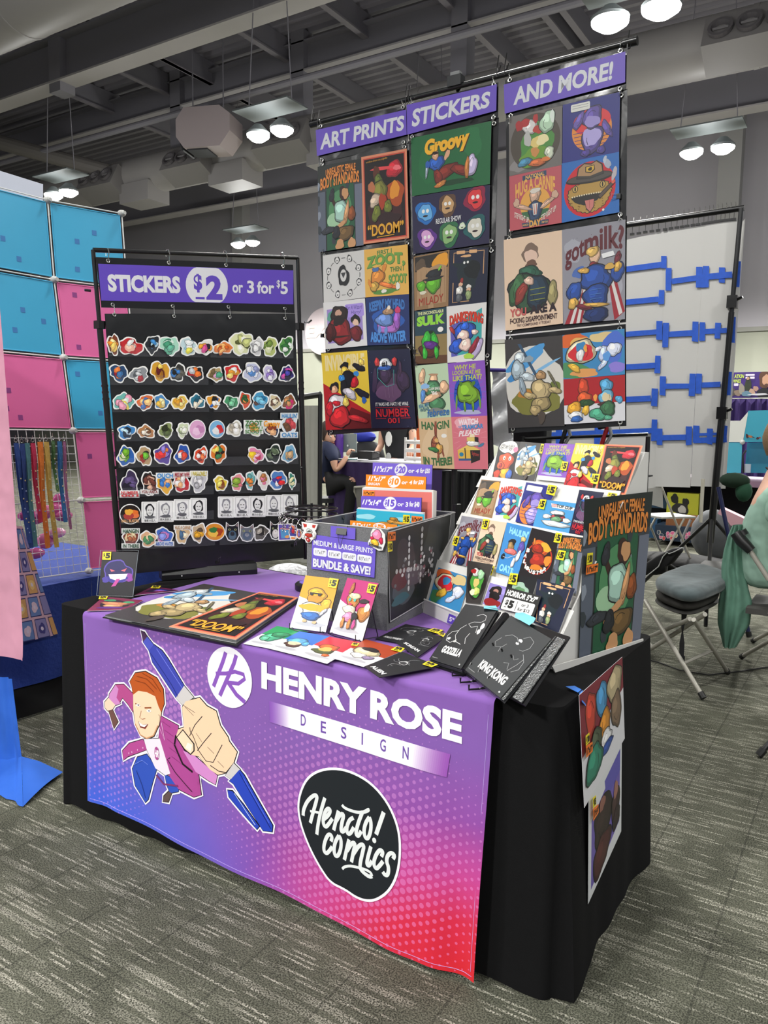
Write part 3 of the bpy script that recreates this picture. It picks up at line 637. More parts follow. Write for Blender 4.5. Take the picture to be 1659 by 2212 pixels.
# ---- stickers: die-cut vinyl, white border
SP=PR(.021)
DARK='#1c1d22'
def sticker(cr,cx,cy,w,h,cols,label,kind='blob',seed=0,txt=None,name='sticker'):
    x,y=cr(cx,cy); sc=3.456 if cr is c1 else 3.606; w*=1.06;h*=1.06;W_=w/sc;H_=h/sc
    q=[SP(x+dx*W_/2,y+dy*H_/2) for dx,dy in ((-1,-1),(1,-1),(1,1),(-1,1))]
    tl=RN*(.0022*math.sin(seed*2.3)); q=[p+tl for p in q]
    mb=MB(); a=Art(mb,q,w,h,off=.00012,base=0); rd=random.Random(seed*13+5); a.free=True
    def outline(pts): mb.slab([a.P(*p,k=0) for p in pts],a.n,.0012,mat('#f2f3f0',.35),mat('#f2f3f0',.35)); a.k=1
    if kind=='blob' or kind=='text':
        n=40; ph=[rd.uniform(0,6.3) for _ in range(5)]; R=[]
        for i in range(n):
            t=2*PI*i/n; r=1+.10*math.sin(2*t+ph[0])+.10*math.sin(3*t+ph[1])+.08*math.sin(5*t+ph[2])+.05*math.sin(8*t+ph[3]); R.append((math.cos(t)*r,math.sin(t)*r))
        mx=max(abs(p[0]) for p in R); my=max(abs(p[1]) for p in R)
        outline([(w/2+p[0]/mx*w/2,h/2+p[1]/my*h/2) for p in R])
        sx,sy=(w/2-11)/mx,(h/2-11)/my; k=a.k
        a.poly([(w/2+p[0]*sx,h/2+p[1]*sy) for p in R],cols[0])
        for j in range(7):
            t=rd.uniform(0,6.28); rr=rd.uniform(.1,.55); c=cols[1+j%(len(cols)-1)] if len(cols)>1 else cols[0]
            bx,by,bw,bh,br_=w/2+math.cos(t)*rr*w*.42,h/2+math.sin(t)*rr*h*.42,w*rd.uniform(.10,.2),h*rd.uniform(.08,.2),rd.uniform(0,3); a.blob(bx,by,bw,bh,c,seed*9+j,br_,edge=(DARK if j%3==0 else None),ew=.12); a.blob(bx-bw*.15,by-bh*.2,bw*.5,bh*.5,shade(c,1.2),seed*9+j,br_)
        if kind=='text' and txt:
            for (t_,y0,y1,c) in txt:
                mb.slab([a.P(*p,k=2.5) for p in ((w*.0,h*(y0-.03)),(w,h*(y0-.03)),(w,h*(y1+.03)),(0,h*(y1+.03)))],a.n,.001,mat('#f2f3f0',.35)); a.k+=1
            for (t_,y0,y1,c) in txt: a.text(t_,w*.06,h*y0,w*.94,h*y1,c,.03)
    elif kind=='card':
        n=[]; r=8
        for cx_,cy_,an in ((w-r,r,-90),(w-r,h-r,0),(r,h-r,90),(r,r,180)):
            for i in range(4): t=math.radians(an+30*i); n.append((cx_+r*math.cos(t),cy_+r*math.sin(t)))
        outline(n); a.line([(w*.1,h*.05),(w*.9,h*.05),(w*.9,h*.8),(w*.1,h*.8)],1.6,'#3a3a3a',closed=True)
        hair=cols[0]; a.blob(w*.5,h*.4,w*.27,h*.3,hair,seed); a.ell(w*.5,h*.42,w*.19,h*.24,'#e4e5e2'); a.blob(w*.5,h*.73,w*.3,h*.07,'#55565a',seed+2)
        a.rect(w*.38,h*.38,w*.46,h*.41,DARK); a.rect(w*.54,h*.38,w*.62,h*.41,DARK); a.rect(w*.42,h*.52,w*.58,h*.54,DARK)
        a.text(txt,w*.16,h*.83,w*.84,h*.94,'#3a3a3c',.01)
    elif kind=='cat':
        f=cols[0]; pt=[(.08,.05),(.3,.2),(.5,.22),(.7,.18),(.92,.03),(.95,.4),(.98,.7),(.8,.95),(.5,1),(.2,.93),(.03,.68),(.06,.35)]
        outline([(w*x_,h*y_) for x_,y_ in pt]); g=lambda s_:[(w*(.5+(x_-.5)*s_),h*(.53+(y_-.53)*s_)) for x_,y_ in pt]
        a.poly(g(.88),f); a.ell(w*.5,h*.68,w*.26,h*.22,cols[1]); a.ell(w*.5,h*.62,w*.14,h*.1,cols[2] if len(cols)>2 else cols[1])
        for s_ in (-1,1): a.ell(w*(.5+s_*.2),h*.42,w*.075,h*.05,'#b9c08a'); a.ell(w*(.5+s_*.2),h*.42,w*.03,h*.045,'#101010'); a.poly([(w*(.5+s_*.38),h*.12),(w*(.5+s_*.2),h*.24),(w*(.5+s_*.4),h*.3)],'#8c7a78')
        a.poly([(w*.46,h*.55),(w*.54,h*.55),(w*.5,h*.6)],'#5a4444')
    elif kind=='round':
        outline([(w/2+w/2*math.cos(2*PI*i/36),h/2+h/2*math.sin(2*PI*i/36)) for i in range(36)]); a.ell(w/2,h/2,w/2-7,h/2-7,cols[0])
        for j,c in enumerate(cols[1:]): t=j*2.1; a.blob(w/2+math.cos(t)*w*.14,h/2+math.sin(t)*h*.12,w*.26-j*w*.04,h*.22-j*h*.03,c,seed+j)
        if txt:
            for (t_,y0,y1,c) in txt: a.text(t_,w*.1,h*y0,w*.9,h*y1,c,.03)
    o=mb.build(name); tag(o,label,'sticker','stickers in the rack pockets'); return o
G='sticker '
R1=[(155,775,100,165,['#7a3a1c','#f0c766','#f4e0a0','#e08a2c']),(285,790,190,140,['#c4262b','#e9e9e6','#b01c24','#f2b8a0']),(445,775,125,160,['#20252c','#3f87c4','#b8d8e8','#0f1218']),(575,780,160,160,['#a8dcc4','#5fae90','#dff0e6','#3f8a6a']),(715,790,140,145,['#c4dbe0','#e8f0f0','#8fb8c4','#d8d04a']),(838,797,155,120,['#e8e6dc','#f0a030','#1f1f22','#c84a8a']),(975,800,160,105,['#e8813a','#f6b06a','#c45a1c']),(1110,765,180,185,['#dfe2b0','#b8bd78','#f2f2d8','#55582c']),(1225,790,100,145,['#d0d0d0','#f0f0ee','#9a9a9c']),(1325,790,120,150,['#b8c470','#6f8a3c','#e0e4b8','#2f4a20']),(1445,785,115,160,['#5a9a4a','#e4ebe0','#2f6a34'])]
L1=['brown and flame-yellow','red and white','blue, black and white','mint green spiky','pale aqua','white and orange','orange long','pale yellow winged','light grey','olive green curling','green and white clawed']
for i,(s_,l) in enumerate(zip(R1,L1)): sticker(c1,*s_,l+' die-cut sticker in the top pocket row',seed=i+1)
R2=[(197,985,140,150,['#24456e','#3a6a9c','#8a1c2c','#e07a3a']),(345,998,155,120,['#8e9296','#c0c4c6','#a02c34','#50555a']),(505,975,150,165,['#d8a030','#f2cc60','#a06a18','#5a1418']),(635,985,125,145,['#34332f','#5a5850','#3a7ac0','#22211f']),(765,992,140,135,['#1c1a1c','#e8742c','#a8262c','#b8bcc0']),(918,998,130,120,['#b8a070','#4a9a78','#e0a8c8','#6a5838']),(1045,985,140,150,['#d02c2c','#f2d070','#e8e8e4','#d09030']),(1190,985,150,150,['#c4c8e0','#eceef6','#8a90b8','#5a8ac8']),(1320,995,110,135,['#c8bfe0','#e8e4f2','#8a70b8']),(1450,995,120,135,['#2c2870','#4a48a8','#c04a9a','#101030'])]
L2=['dark blue and red','grey with a red tag','golden orange','dark round-headed','black and orange winged','tan basket-like','red and gold winged','pale lavender and blue','small lilac','spiky indigo']
for i,(s_,l) in enumerate(zip(R2,L2)): sticker(c1,*s_,l+' die-cut sticker in the second pocket row',seed=i+21)
R3=[(230,1200,175,140,['#6fb8b0','#e89ab0','#e8d060','#d0e8dc']),(390,1205,140,130,['#e0703a','#f2c080','#4a70b0']),(515,1205,130,125,['#4a8ac4','#e8d8a0','#d8b040']),(650,1208,130,115,['#f0c850','#f8e090','#c05a30','#c89028']),(780,1200,120,120,['#2f7a94','#e8e0c8','#1c5468']),(905,1200,115,120,['#e8a030','#f2f2ee','#2c60b0','#1c1c1c']),(1035,1205,120,115,['#4a9a6a','#7ac49a','#2a5a40']),(1140,1190,95,140,['#d8502c','#2f5a34','#f0904a']),(1250,1195,130,145,['#4aa0cc','#7ac0e0','#5a3a30','#206a94']),(1360,1205,110,120,['#d8c8a0','#f0e4c8','#6a4a38']),(1468,1203,115,125,['#8a5430','#c48a58','#4a6a50','#d02c70'])]
L3=['wide teal and pink','orange and blue winged','blue and cream','bright yellow','teal and cream round','yellow with a white band','green leafy','tall red-orange','sky blue','cream and tan','brown fluffy']
for i,(s_,l) in enumerate(zip(R3,L3)): sticker(c1,*s_,l+' die-cut sticker in the third pocket row',seed=i+41)
R4=[(190,190,150,125,['#3a86c8','#1c2c3c','#b8d4e8']),(345,190,140,120,['#b88050','#f0e4d0','#6a4424']),(498,180,125,135,['#8a9a60','#4c5c2c','#2a3018']),(630,175,100,140,['#d0dcb8','#e8f0d8','#9aaa80'])]
for s_,l,i in zip(R4,['blue pointed','brown tousled','olive green shaggy','pale green bag-shaped'],range(4)): sticker(c2,*s_,l+' die-cut sticker in the fourth pocket row',seed=i+61)
sticker(c2,742,172,125,145,['#e0a8d0','#c888b8','#f0c8e4'],'round pink bauble sticker in the fourth pocket row','round',66)
sticker(c2,897,170,120,135,['#7ab4dc','#d02c34','#e8e8e8'],'round blue and red bauble sticker in the fourth pocket row','round',67)
sticker(c2,1035,168,125,135,['#e0dccc','#f0eee6','#a8a090'],'cream hooded die-cut sticker in the fourth pocket row',seed=68)
sticker(c2,1180,160,145,130,['#d8e0b0','#e8b060','#c8843c'],'yellow-green sticker reading ZOOT THEN I SCOOT in the fourth pocket row','text',69,[('ZOOT',.08,.38,'#3f7a3c'),('THEN I',.42,.55,'#4a8a3c'),('SCOOT',.6,.82,'#4a8a3c')])
sticker(c2,1325,165,135,130,['#2c3a5c','#8a3c24','#e0a878'],'sticker with orange script Groovy in the fourth pocket row','text',70,[('Groovy',.06,.48,'#f2a020')])
sticker(c2,1460,140,130,190,['#dce8f0','#c04a50','#6a4a34'],"tall sticker reading HAULIN' OATS at the right end of the fourth row",'text',71,[("HAULIN'",.04,.22,'#4a94cc'),('OATS',.78,.96,'#4a94cc')])
R5=[(190,380,145,170,['#2c62b0','#6fa82c','#4a7a1c','#d8dcb8']),(330,378,135,150,['#b89a70','#6cb43a','#22261c','#9a2c1c']),(478,365,150,175,['#5c489c','#8c7cc8','#f08a3c','#d83c3c']),(630,365,135,155,['#2c58b0','#d04a38','#e8e4e0','#b8a8cc']),(770,372,115,140,['#e04a24','#f07a48','#e8e4e0','#8a2010']),(908,358,130,160,['#e07a2c','#3c7a4a','#f0d060','#2c1c14']),(1200,372,135,135,['#e88ab0','#f4b8cc','#f0c030','#c82c50']),(1335,362,130,150,['#26332c','#5a6a50','#12181a','#a8b89a']),(1462,362,125,150,['#7ab0d0','#c8a478','#3a6a90'])]
for s_,l,i in zip(R5,['green on a blue halo','green and black on brown wood','purple on a sunset disc','blue and red','round red-orange','orange and green','pink with a yellow base','dark green cloaked','blue one rising from a cardboard box'],range(9)): sticker(c2,*s_,l+' die-cut sticker in the fifth pocket row',seed=i+81)
sticker(c2,215,590,145,210,['#3c3050','#5c4c78','#201c2c'],'tall purple sticker reading NUMBER 001 in the sixth pocket row','text',91,[('NUMBER',.78,.88,'#d02c34'),('001',.89,.98,'#d02c34')])
sticker(c2,372,593,135,190,['#26211f','#6a3a30','#d0a890'],'black and brown sticker reading YOU ARE A in the sixth pocket row','text',92,[('YOU ARE A',.76,.88,'#8a2c28')])
for (x,c_,w_,l) in ((490,['#e8b030','#3c78c0','#e0a878'],'OUCH','yellow and blue sticker reading OUCH'),(620,['#c02c34','#e8e4e0','#e0a878'],'x','red sticker with a red line of lettering'),(755,['#c8c8cc','#a8a8ac','#e8e8e8'],'y','pale grey sticker with a yellow line of lettering')):
    t={'OUCH':'OUCH','x':'I MISS MY WIFE','y':'I WAS LONELY'}[w_]
    sticker(c2,x,598-(x-490)*.06,132,165,c_,l+' in the sixth pocket row','text',93+x%7,[(t,.02,.22,{'OUCH':'#2c8ad0','x':'#a82c3c','y':'#c8b820'}[w_ if w_!='OUCH' else 'OUCH'])])
R6=[(925,592,115,125,['#e8cc40','#f2e070','#8a4a20']),(1055,580,115,145,['#e8949c','#8aaa3c','#d07078']),(1160,567,90,155,['#84c0c0','#d8843c','#5a9a9c']),(1257,567,105,155,['#e4e0d8','#b87a48','#d87a98']),(1372,565,140,150,['#5484c4','#d82c30','#4a3a8a','#e8e4e0']),(1483,572,65,140,['#3c8a78','#e8e4b0','#2c6a5a'])]
for s_,l,i in zip(R6,['squarish yellow','pink star-shaped','teal and orange','white and brown','blue with red mitts','narrow teal'],range(6)): sticker(c2,*s_,l+' die-cut sticker in the sixth pocket row',seed=i+101)
sticker(c2,222,832,160,150,['#221814','#e8742c','#b02c1c','#f0b040'],'round flame-red sticker reading BALL BUSTER in the seventh pocket row','round',111,[('BALL BUSTER',.76,.9,'#e8b070')])
cards=[(372,817),(498,810),(625,797),(752,788),(970,777),(1092,775),(1212,772),(1340,765),(1462,760)]
for i,(x,y) in enumerate(cards):
    sticker(c2,x,y,122,155,['#26262a' if i%3==0 else '#8a8a90'],'black and white portrait card sticker, '+['first','second','third','fourth','fifth','sixth','seventh','eighth','ninth'][i]+' card from the left in the seventh row','card',i+121,['進撃の巨人','超大型巨人','鎧の巨人','女型の巨人','獣の巨人','顎の巨人','車力の巨人','戦鎚の巨人','始祖の巨人'][i])
sticker(c2,225,1020,135,150,['#7a3a30','#b06a4a','#e0c8a0'],'sticker of an orange ape reading HANGIN IN THERE in the bottom row','text',131,[('HANGIN',.04,.24,'#2f5a3c'),('IN THERE',.78,.96,'#2f5a3c')])
sticker(c2,360,1025,135,130,['#e0b088','#4a8a58','#f0d0a8'],'green and flesh coloured sticker second in the bottom row',seed=132)
sticker(c2,488,1005,145,145,['#4a70c8','#8a94e0','#c880c0'],'blue and violet sticker reading ABOVE WATER in the bottom row','text',133,[('ABOVE WATER',.78,.97,'#3c6cc0')])
sticker(c2,628,992,130,140,['#d8b888','#4a6a8a','#e8d8b8'],'tan sticker reading HUG A CARNIE in the bottom row','text',134,[('HUG A CARNIE',.02,.22,'#b89060')])
sticker(c2,752,975,120,165,['#c8b090','#d8a030','#5a4a3c'],'tan and mustard sticker beside the round orange one in the bottom row',seed=135)
sticker(c2,880,970,155,135,['#e0902c','#a8401c','#f0c050','#3a7a3c'],'round orange sticker with a spiky rim in the bottom row','round',136)
sticker(c2,1015,965,110,155,['#1e2024','#4a6478','#2c3038'],'black cat head sticker in the bottom pocket row','cat',137)
sticker(c2,1130,975,115,140,['#6a7078','#4a5c74','#8a9098'],'grey cat head sticker in the bottom pocket row','cat',138)
sticker(c2,1240,975,135,125,['#5a5650','#a8a498','#2c2a28'],'curled tabby cat sticker in the bottom pocket row',seed=139)
sticker(c2,1350,955,90,150,['#1c1c20','#d8d4d0','#e8e4e0'],'black and white cat head sticker in the bottom pocket row','cat',140)
# ---------------------------------------------------------------- poster designs (generic artwork, w x h in inches)
OR_='#e08a3c'; CW='#e6e4dc'
def many(a,spec,seed=0):
    for j,s_ in enumerate(spec):
        cx,cy,rx,ry,c=s_[:5]; rot=s_[5] if len(s_)>5 else 0
        sd_=seed*17+j; big=rx*ry>.45 and len(s_)>6
        a.blob(cx,cy,rx,ry,shade(c,.74) if big else c,sd_,rot,edge=('#16161a' if len(s_)>6 else None),ew=.08)
        if big:
            cr,sr=math.cos(rot),math.sin(rot); m_=lambda fx,fy:(cx+rx*fx*cr-ry*fy*sr,cy+rx*fx*sr+ry*fy*cr)
            x1,y1=m_(-.08,-.07); a.blob(x1,y1,rx*.84,ry*.86,c,sd_,rot); x2,y2=m_(-.28,-.3); a.blob(x2,y2,rx*.4,ry*.42,shade(c,1.22),sd_+5,rot); k=a.k
            p=[m_(.5*math.cos(t*.5+sd_),.62*math.sin(t*.5+sd_)) for t in range(5)]; a.line(p,.09,shade(c,.45)); a.k=k
def rays(a,cx,cy,r0,r1,n,c,wd=.12):
    for i in range(n):
        t=2*PI*i/n; k=a.k; a.line([(cx+r0*math.cos(t),cy+r0*math.sin(t)),(cx+r1*math.cos(t),cy+r1*math.sin(t))],wd,c); a.k=k
def d_std(a):
    a.rect(0,0,11,17,'#232a28'); a.rect(2.2,3,9,17,'#24583c'); a.rect(0,5,1.9,17,'#5a6270'); a.rect(9.2,4.5,11,17,'#6a7080'); a.rect(0,4.4,2.2,5.2,'#3a4048'); a.rect(8.9,4,11,4.8,'#3a4048')
    for i in range(10): a.blob((i*3.7)%11,4+(i*5.3)%13,.5,.9,'#343c42' if i%2 else '#8a93a0',i)
    a.ell(5.6,9.5,2.9,4.2,'#4f8a5c'); a.ell(4,11.2,1.7,1.5,'#9fc8a0')
    a.text('UNREALISTIC FEMALE',2.1,.55,9.6,2.0,OR_,.03,0,.25,-.3,sh=.06,shc='#5a2a18'); a.text('BODY STANDARDS',.7,2.0,10.4,4.3,OR_,.035,0,.4,-.3,sh=.08,shc='#5a2a18')
    many(a,[(6.6,6.3,1.2,1.5,'#3a211c'),(6.9,6.2,.8,1.1,'#c99668'),(4.2,7.9,.35,2.6,'#3a211c',-.5),(3.6,6.2,.6,1.3,'#2a2d34',.1,1),(5.9,9.6,1.9,2.0,'#a9d0c0',.1,1),(8.4,10.4,.8,1.5,'#8a4a24',0,1),(7.1,10.2,.55,2.3,'#c99668',.25,1),(5.3,12.6,.5,1.7,'#c99668',1.0),(2.6,13,1.6,.7,'#30343c',-.15,1),(6.7,14,2.0,1.5,'#6e5430',.0,1),(4.6,13.7,.8,1.4,'#23252b',.2,1),(5.4,16.2,1.0,1.1,'#c99668',.1),(8.3,16.2,.9,1.1,'#c99668',-.1)],3)
def d_doom(a,tx=True):
    a.rect(0,0,11,17,'#d98a68'); a.rect(.45,.45,10.55,16.55,'#c44a38'); a.rect(.7,.7,10.3,16.3,'#140c0e')
    many(a,[(5.4,11,4.4,4.4,'#3a1418'),(8,8,2.0,2.6,'#a8481c'),(7.9,7.4,1.2,1.6,'#e0902c',.3),(8,3.4,1.9,1.6,'#c02434',0,1),(5.4,2.9,3.0,.35,'#e0484c',.05),(8.6,3.2,.9,.5,'#f07078'),(3.6,3.6,.8,1.4,'#5a2c1c',.2),(4.1,5.0,1.0,1.1,'#5c6a2c',0,1),(4.4,7.4,1.7,2.2,'#7a7a34',0,1),(2.4,6.2,.9,1.0,'#b8704a'),(3.2,8.8,1.5,1.1,'#cdb8a0',-.6,1),(5,9.2,.9,1.6,'#a83c20'),(3.4,11.4,1.0,1.6,'#6a7428',.2,1),(6.3,10.4,1.0,1.2,'#6a7428',-.2,1),(6.4,12.6,2.6,1.2,'#2a1014')],5)
    if tx:
        a.text('vondiamo divano con pulgadito',1.2,.95,6.4,1.45,'#d8a040',.0,.3,0,-.2)
        a.text('\u201cDOOM\u201d',1.2,13.4,9.9,15.7,'#e0a430',.03,0,0,-.1); a.line([(3.4,16.0),(7.6,15.9)],.14,'#e0a430')
def d_titans(a):
    a.rect(0,0,10,10,'#cdccc8')
    for r in (0,): 
        for i in range(8):
            t=i*PI/4+.4; a.line([(5+3.9*math.cos(t+.28+j*.08),5+3.9*math.sin(t+.28+j*.08)) for j in range(4)],.1,'#2c2c2e')
            x,y=5+3.9*math.cos(t),5+3.9*math.sin(t); a.blob(x,y,.62,.75,'#3a3a3c',i+1); a.ell(x,y+.05,.45,.58,'#d6d5d1'); a.ell(x,y+.15,.2,.12,'#4a4a4c')
    a.blob(5,4.9,1.35,2.2,'#232325',4); a.ell(5,4.8,.75,1.3,'#cdccc8'); a.poly([(4.4,4.2),(5.6,4.2),(5,5.4)],'#3a3a3c')
def d_zoot(a):
    a.rect(0,0,10,10,'#dfae52'); a.text('FIRST I',3.0,.45,6.4,1.4,'#3f7a3c',.03,0,0,-.2); a.text('ZOOT,',.5,1.2,9.3,4.0,'#6a9a44',.05,0,.4,-.2,sh=.1,shc='#2f5c34')
    a.text('THEN I',5.9,4.2,9.0,5.2,'#3f7a3c',.03); a.text('SCOOT',5.5,5.6,9.6,7.6,'#6a9a44',.04,0,.2,0,sh=.08,shc='#2f5c34')
    many(a,[(4.6,9.1,3.2,.5,'#5a8a3c',-.05),(3.0,6.0,1.5,1.7,'#d98a3c',.2,1),(2.2,7.9,1.0,1.0,'#c8a04a',.1,1),(5.4,7.9,2.2,.5,'#e07a3c',.3,1),(7.6,8.2,.5,.7,'#e4e0d4',0,1),(2.6,4.3,.7,.6,'#4a70a8',0,1),(2.9,3.7,1.1,.25,'#dcb050',-.1,1),(4.6,4.2,.4,.9,'#d98a3c',.3,1),(1.2,7.2,.35,.9,'#d98a3c',-.4,1),(4.4,9.0,.6,.4,'#e4e0d4')],9)
def d_wiz(a):
    a.rect(0,0,10,10,'#d9d8d6'); a.poly([(.8,1.6),(9.2,1.2),(9.2,8.6),(.8,8.9)],'#9a84c4'); a.blob(2.2,3.2,1.4,1.3,'#5a9a8a',3); a.rrect(5.2,.9,9.6,3.7,.4,'#a58ed8')
    a.text("Yer A Wizard",5.5,1.2,9.3,2.1,'#4a3a90',.0,.3); a.text('Harry!',6.6,2.3,9.0,3.3,'#4a3a90',.0,.3)
    many(a,[(3.7,3.0,2.0,1.9,'#2c211d',0,1),(3.6,6.4,2.9,2.7,'#8a2426',0,1),(1.6,6.6,1.1,2.1,'#4a1c1c',.1,1),(3.6,2.5,.75,.7,'#c49a84'),(3.6,4.2,1.3,1.1,'#221a18'),(3.7,7.6,2.4,.2,'#2c1f1a'),(7.6,4.3,1.0,1.0,'#1e1a1c',0,1),(7.6,4.9,.7,.7,'#e0bca4'),(7.6,7.2,1.4,1.5,'#6a1e24',0,1)],12)
def d_water(a):
    a.rect(0,0,10,10,'#1d2f64'); a.text("KEEPIN' MY HEAD",.8,.5,9.0,2.6,'#3c74b8',.05,0,.5,0); a.text('ABOVE WATER',.8,7.4,9.2,9.6,'#4a8ad0',.05,0,-.3,0)
    many(a,[(4.9,5.2,3.9,2.4,'#2a58a8'),(5.0,6.3,2.7,1.3,'#b070c4',0,1),(7.2,5.0,.8,1.9,'#9a5cb8',0,1),(7.4,3.0,.7,.6,'#c83c6c',0,1),(4.3,4.9,1.9,1.4,'#6a8cc8',.1,1),(5.2,3.2,1.2,.7,'#a88464',0,1),(5.4,2.4,.4,.4,'#e8dcc8'),(3.1,6.8,.4,.8,'#6a8cc8'),(4.6,7.1,.4,.8,'#6a8cc8')],15)
def d_inv(a):
    a.rect(0,0,11,17,'#e6c53e'); a.poly([(0,6.6),(11,13.6),(11,17),(0,17)],'#b01c22'); a.poly([(4,17),(6.5,12.2),(11,14),(11,17)],'#641014')
    a.text('INVINCIBLE',.8,.5,10.3,4.0,'#ead9a0',.05,0,0,.0)
    many(a,[(5.5,3.1,1.0,.9,'#15151a',-.2),(5.6,4.2,.95,1.0,'#e8c050',0,1),(8.9,3.6,1.5,.7,'#17181f',.5,1),(9.5,2.5,.6,.8,'#e8c860',0,1),(6.2,5.9,1.5,1.7,'#17181f',-.2,1),(4.7,5.8,.7,.9,'#3a8ad0',0,1),(8.2,4.9,.6,.6,'#3a8ad0'),(7.7,6.8,.8,1.3,'#c02430',.2,1),(5.0,7.8,.8,1.6,'#17181f',.1,1),(6.4,9.2,1.7,1.0,'#c9c4cc',.6,1),(9.3,9.3,1.7,.8,'#1c1d26',.5,1),(9.7,10.8,.5,.8,'#2f62b0'),(2.8,7.6,1.1,1.1,'#1c1a1c'),(2.8,8.2,.8,.9,'#e0ac88',0,1),(2.7,9.4,1.4,.6,'#c02430'),(3.1,11.3,2.1,2.1,'#d9d4d6',0,1),(3.1,11.2,1.0,.6,'#c02430',0,1),(1.3,12.3,.9,1.6,'#c02430',.2,1),(3.8,14.3,2.2,2.4,'#c8282e',.1,1),(5.4,11.0,.7,1.1,'#e8c860',.1,1),(8,14.8,2.6,.6,'#c02a30',.3,1)],18)
def d_num(a):
    a.rect(0,0,11,17,'#171b38')
    for i in range(14): a.ell((i*4.3)%10.6+.2,(i*7.1)%16.6+.2,.06,.06,'#8a90b8')
    many(a,[(5.1,7.8,2.9,2.6,'#4c3550'),(5.0,9.3,3.0,2.0,'#6a4a6c'),(4.4,5.5,1.6,1.6,'#3c2c48',0,1),(1.5,6.6,.6,2.6,'#3c2c48',.1),(8.6,6.8,1.5,2.4,'#3c2c48',0,1),(8.2,4.2,.35,1.8,'#4c3550',.1,1),(4.4,3.2,1.7,1.3,'#d9dde0',0,1),(4.3,3.9,1.9,.5,'#2f5aa8',0,1),(2.4,2.6,.6,1.0,'#c03a3a',0,1),(6.9,2.6,.6,1.0,'#c03a3a',0,1)],22)
    a.line([(2.5,4),(2.4,6),(4.5,8),(6.4,7.6),(6.6,4.4)],.12,'#4aa8a0'); a.text('#1',3.6,2.5,5.0,3.7,'#15151a',.05)
    for x in (4.1,5.0,5.9): a.line([(x,7.6),(x+.1,10.4)],.06,'#9a7898')
    a.text('IT WAS HIS HAT! HE WAS',1.4,11.4,9.6,12.2,'#e4e2e0',.02); R='#cf2730'; a.line([(1.3,12.5),(9.9,12.5)],.1,R); a.text('NUMBER',1.4,12.8,9.8,14.6,R,.02); a.line([(1.3,14.9),(3.9,14.9)],.1,R); a.line([(7.6,14.9),(9.9,14.9)],.1,R); a.text('001',4.3,14.8,7.2,16.0,R,.02)
def d_groovy(a):
    a.rect(0,0,17,11,'#1b6438'); many(a,[(13,3,2.2,2.6,'#22703f'),(4,6,2.5,3,'#1e6a3b'),(9.6,9.6,4.0,.5,'#123f24')],31); a.text('Groovy',3.0,.7,12.6,4.4,'#f2b52c',.06,.1,0,-.5,sh=.18,shc='#3a1c14')
    many(a,[(5.6,5.6,1.7,1.3,'#2c5cb0',-.4,1),(5.4,4.2,.7,.8,'#dca784',0,1),(5.3,3.7,.7,.3,'#2a1a18'),(7.9,4.4,.5,.9,'#dca784',.5,1),(7.9,7.4,2.6,1.1,'#7c2c22',-.3,1),(11,7.7,2.3,.9,'#7c2c22',.35,1),(5.9,8.2,1.5,.8,'#7c2c22',1.2,1),(6.5,9.6,1.3,.5,'#c07a3c',-.3,1),(13.2,7.1,1.0,2.1,'#c9bde0',.1,1),(12.2,7.4,.5,1.9,'#c07a3c',.1,1),(3.5,6.6,.3,1.6,'#a8b8c8',.1,1),(3.7,5.6,.5,.7,'#2c5cb0')],33)
def d_reg(a):
    a.rect(0,0,17,11,'#201c40'); 
    for x,y,c,c2,r in ((3,3.4,'#1c6cb8','#62a8dc',1.9),(8,2.6,'#5a4030','#c09868',1.8),(14,2.2,'#8a1c40','#d8383c',2.0),(3.3,8.4,'#5c2c88','#d4a0d0',1.8),(8.3,8.1,'#2a6a44','#86b070',2.0),(14,7.6,'#1c5a5c','#d2cfc0',2.0),(11.2,7.0,'#203850','#cfe0c0',.8)):
        a.blob(x,y,r*1.15,r*1.15,c,int(x*3)); a.blob(x,y,r*.8,r*.85,c2,int(x*5),edge='#17171c',ew=.06)
        a.ell(x-r*.25,y-r*.15,r*.18,r*.2,'#e8e8e4'); a.ell(x+r*.25,y-r*.15,r*.18,r*.2,'#e8e8e4'); a.ell(x,y+r*.35,r*.3,r*.1,'#2a1a20')
    a.text('REGULAR SHOW',5.4,4.9,11,5.9,'#dfe0e0',.02,0,0,-.1)
def d_mil(a):
    a.rect(0,0,11,17,'#8f6f4c'); a.rect(.4,.4,10.6,5,'#2c2620'); a.blob(8.4,3,2.5,2.4,'#e09a2c',2); a.blob(2.2,3.4,1.8,2.0,'#5a4a3a',3)
    a.poly([(1,4.6),(3,3.8),(5,4.4),(8,3.6),(10.2,4.6),(10.2,15.6),(1,15.9)],'#a88864')
    for x in (2.3,4,6.2,8.3,9.6): a.line([(x,5),(x+.2,15)],.08,'#7a5c40')
    many(a,[(6.3,9.6,2.2,2.8,'#5fa82c',0,1),(6.4,6.6,2.5,1.4,'#24262a',-.1,1),(6.2,7.9,3.3,.5,'#24262a',-.05,1),(2.4,9.8,1.5,1.6,'#5fa82c',.2,1),(2.9,11.8,1.0,.6,'#d6d0b8'),(8.2,5.0,.3,.9,'#7ac040',.5,1)],7)
    a.text('MILADY',1.6,13.2,9.4,15.6,'#a02c20',.0,0,0,-.5); a.rect(4.6,15.8,6.4,17,'#a88864')
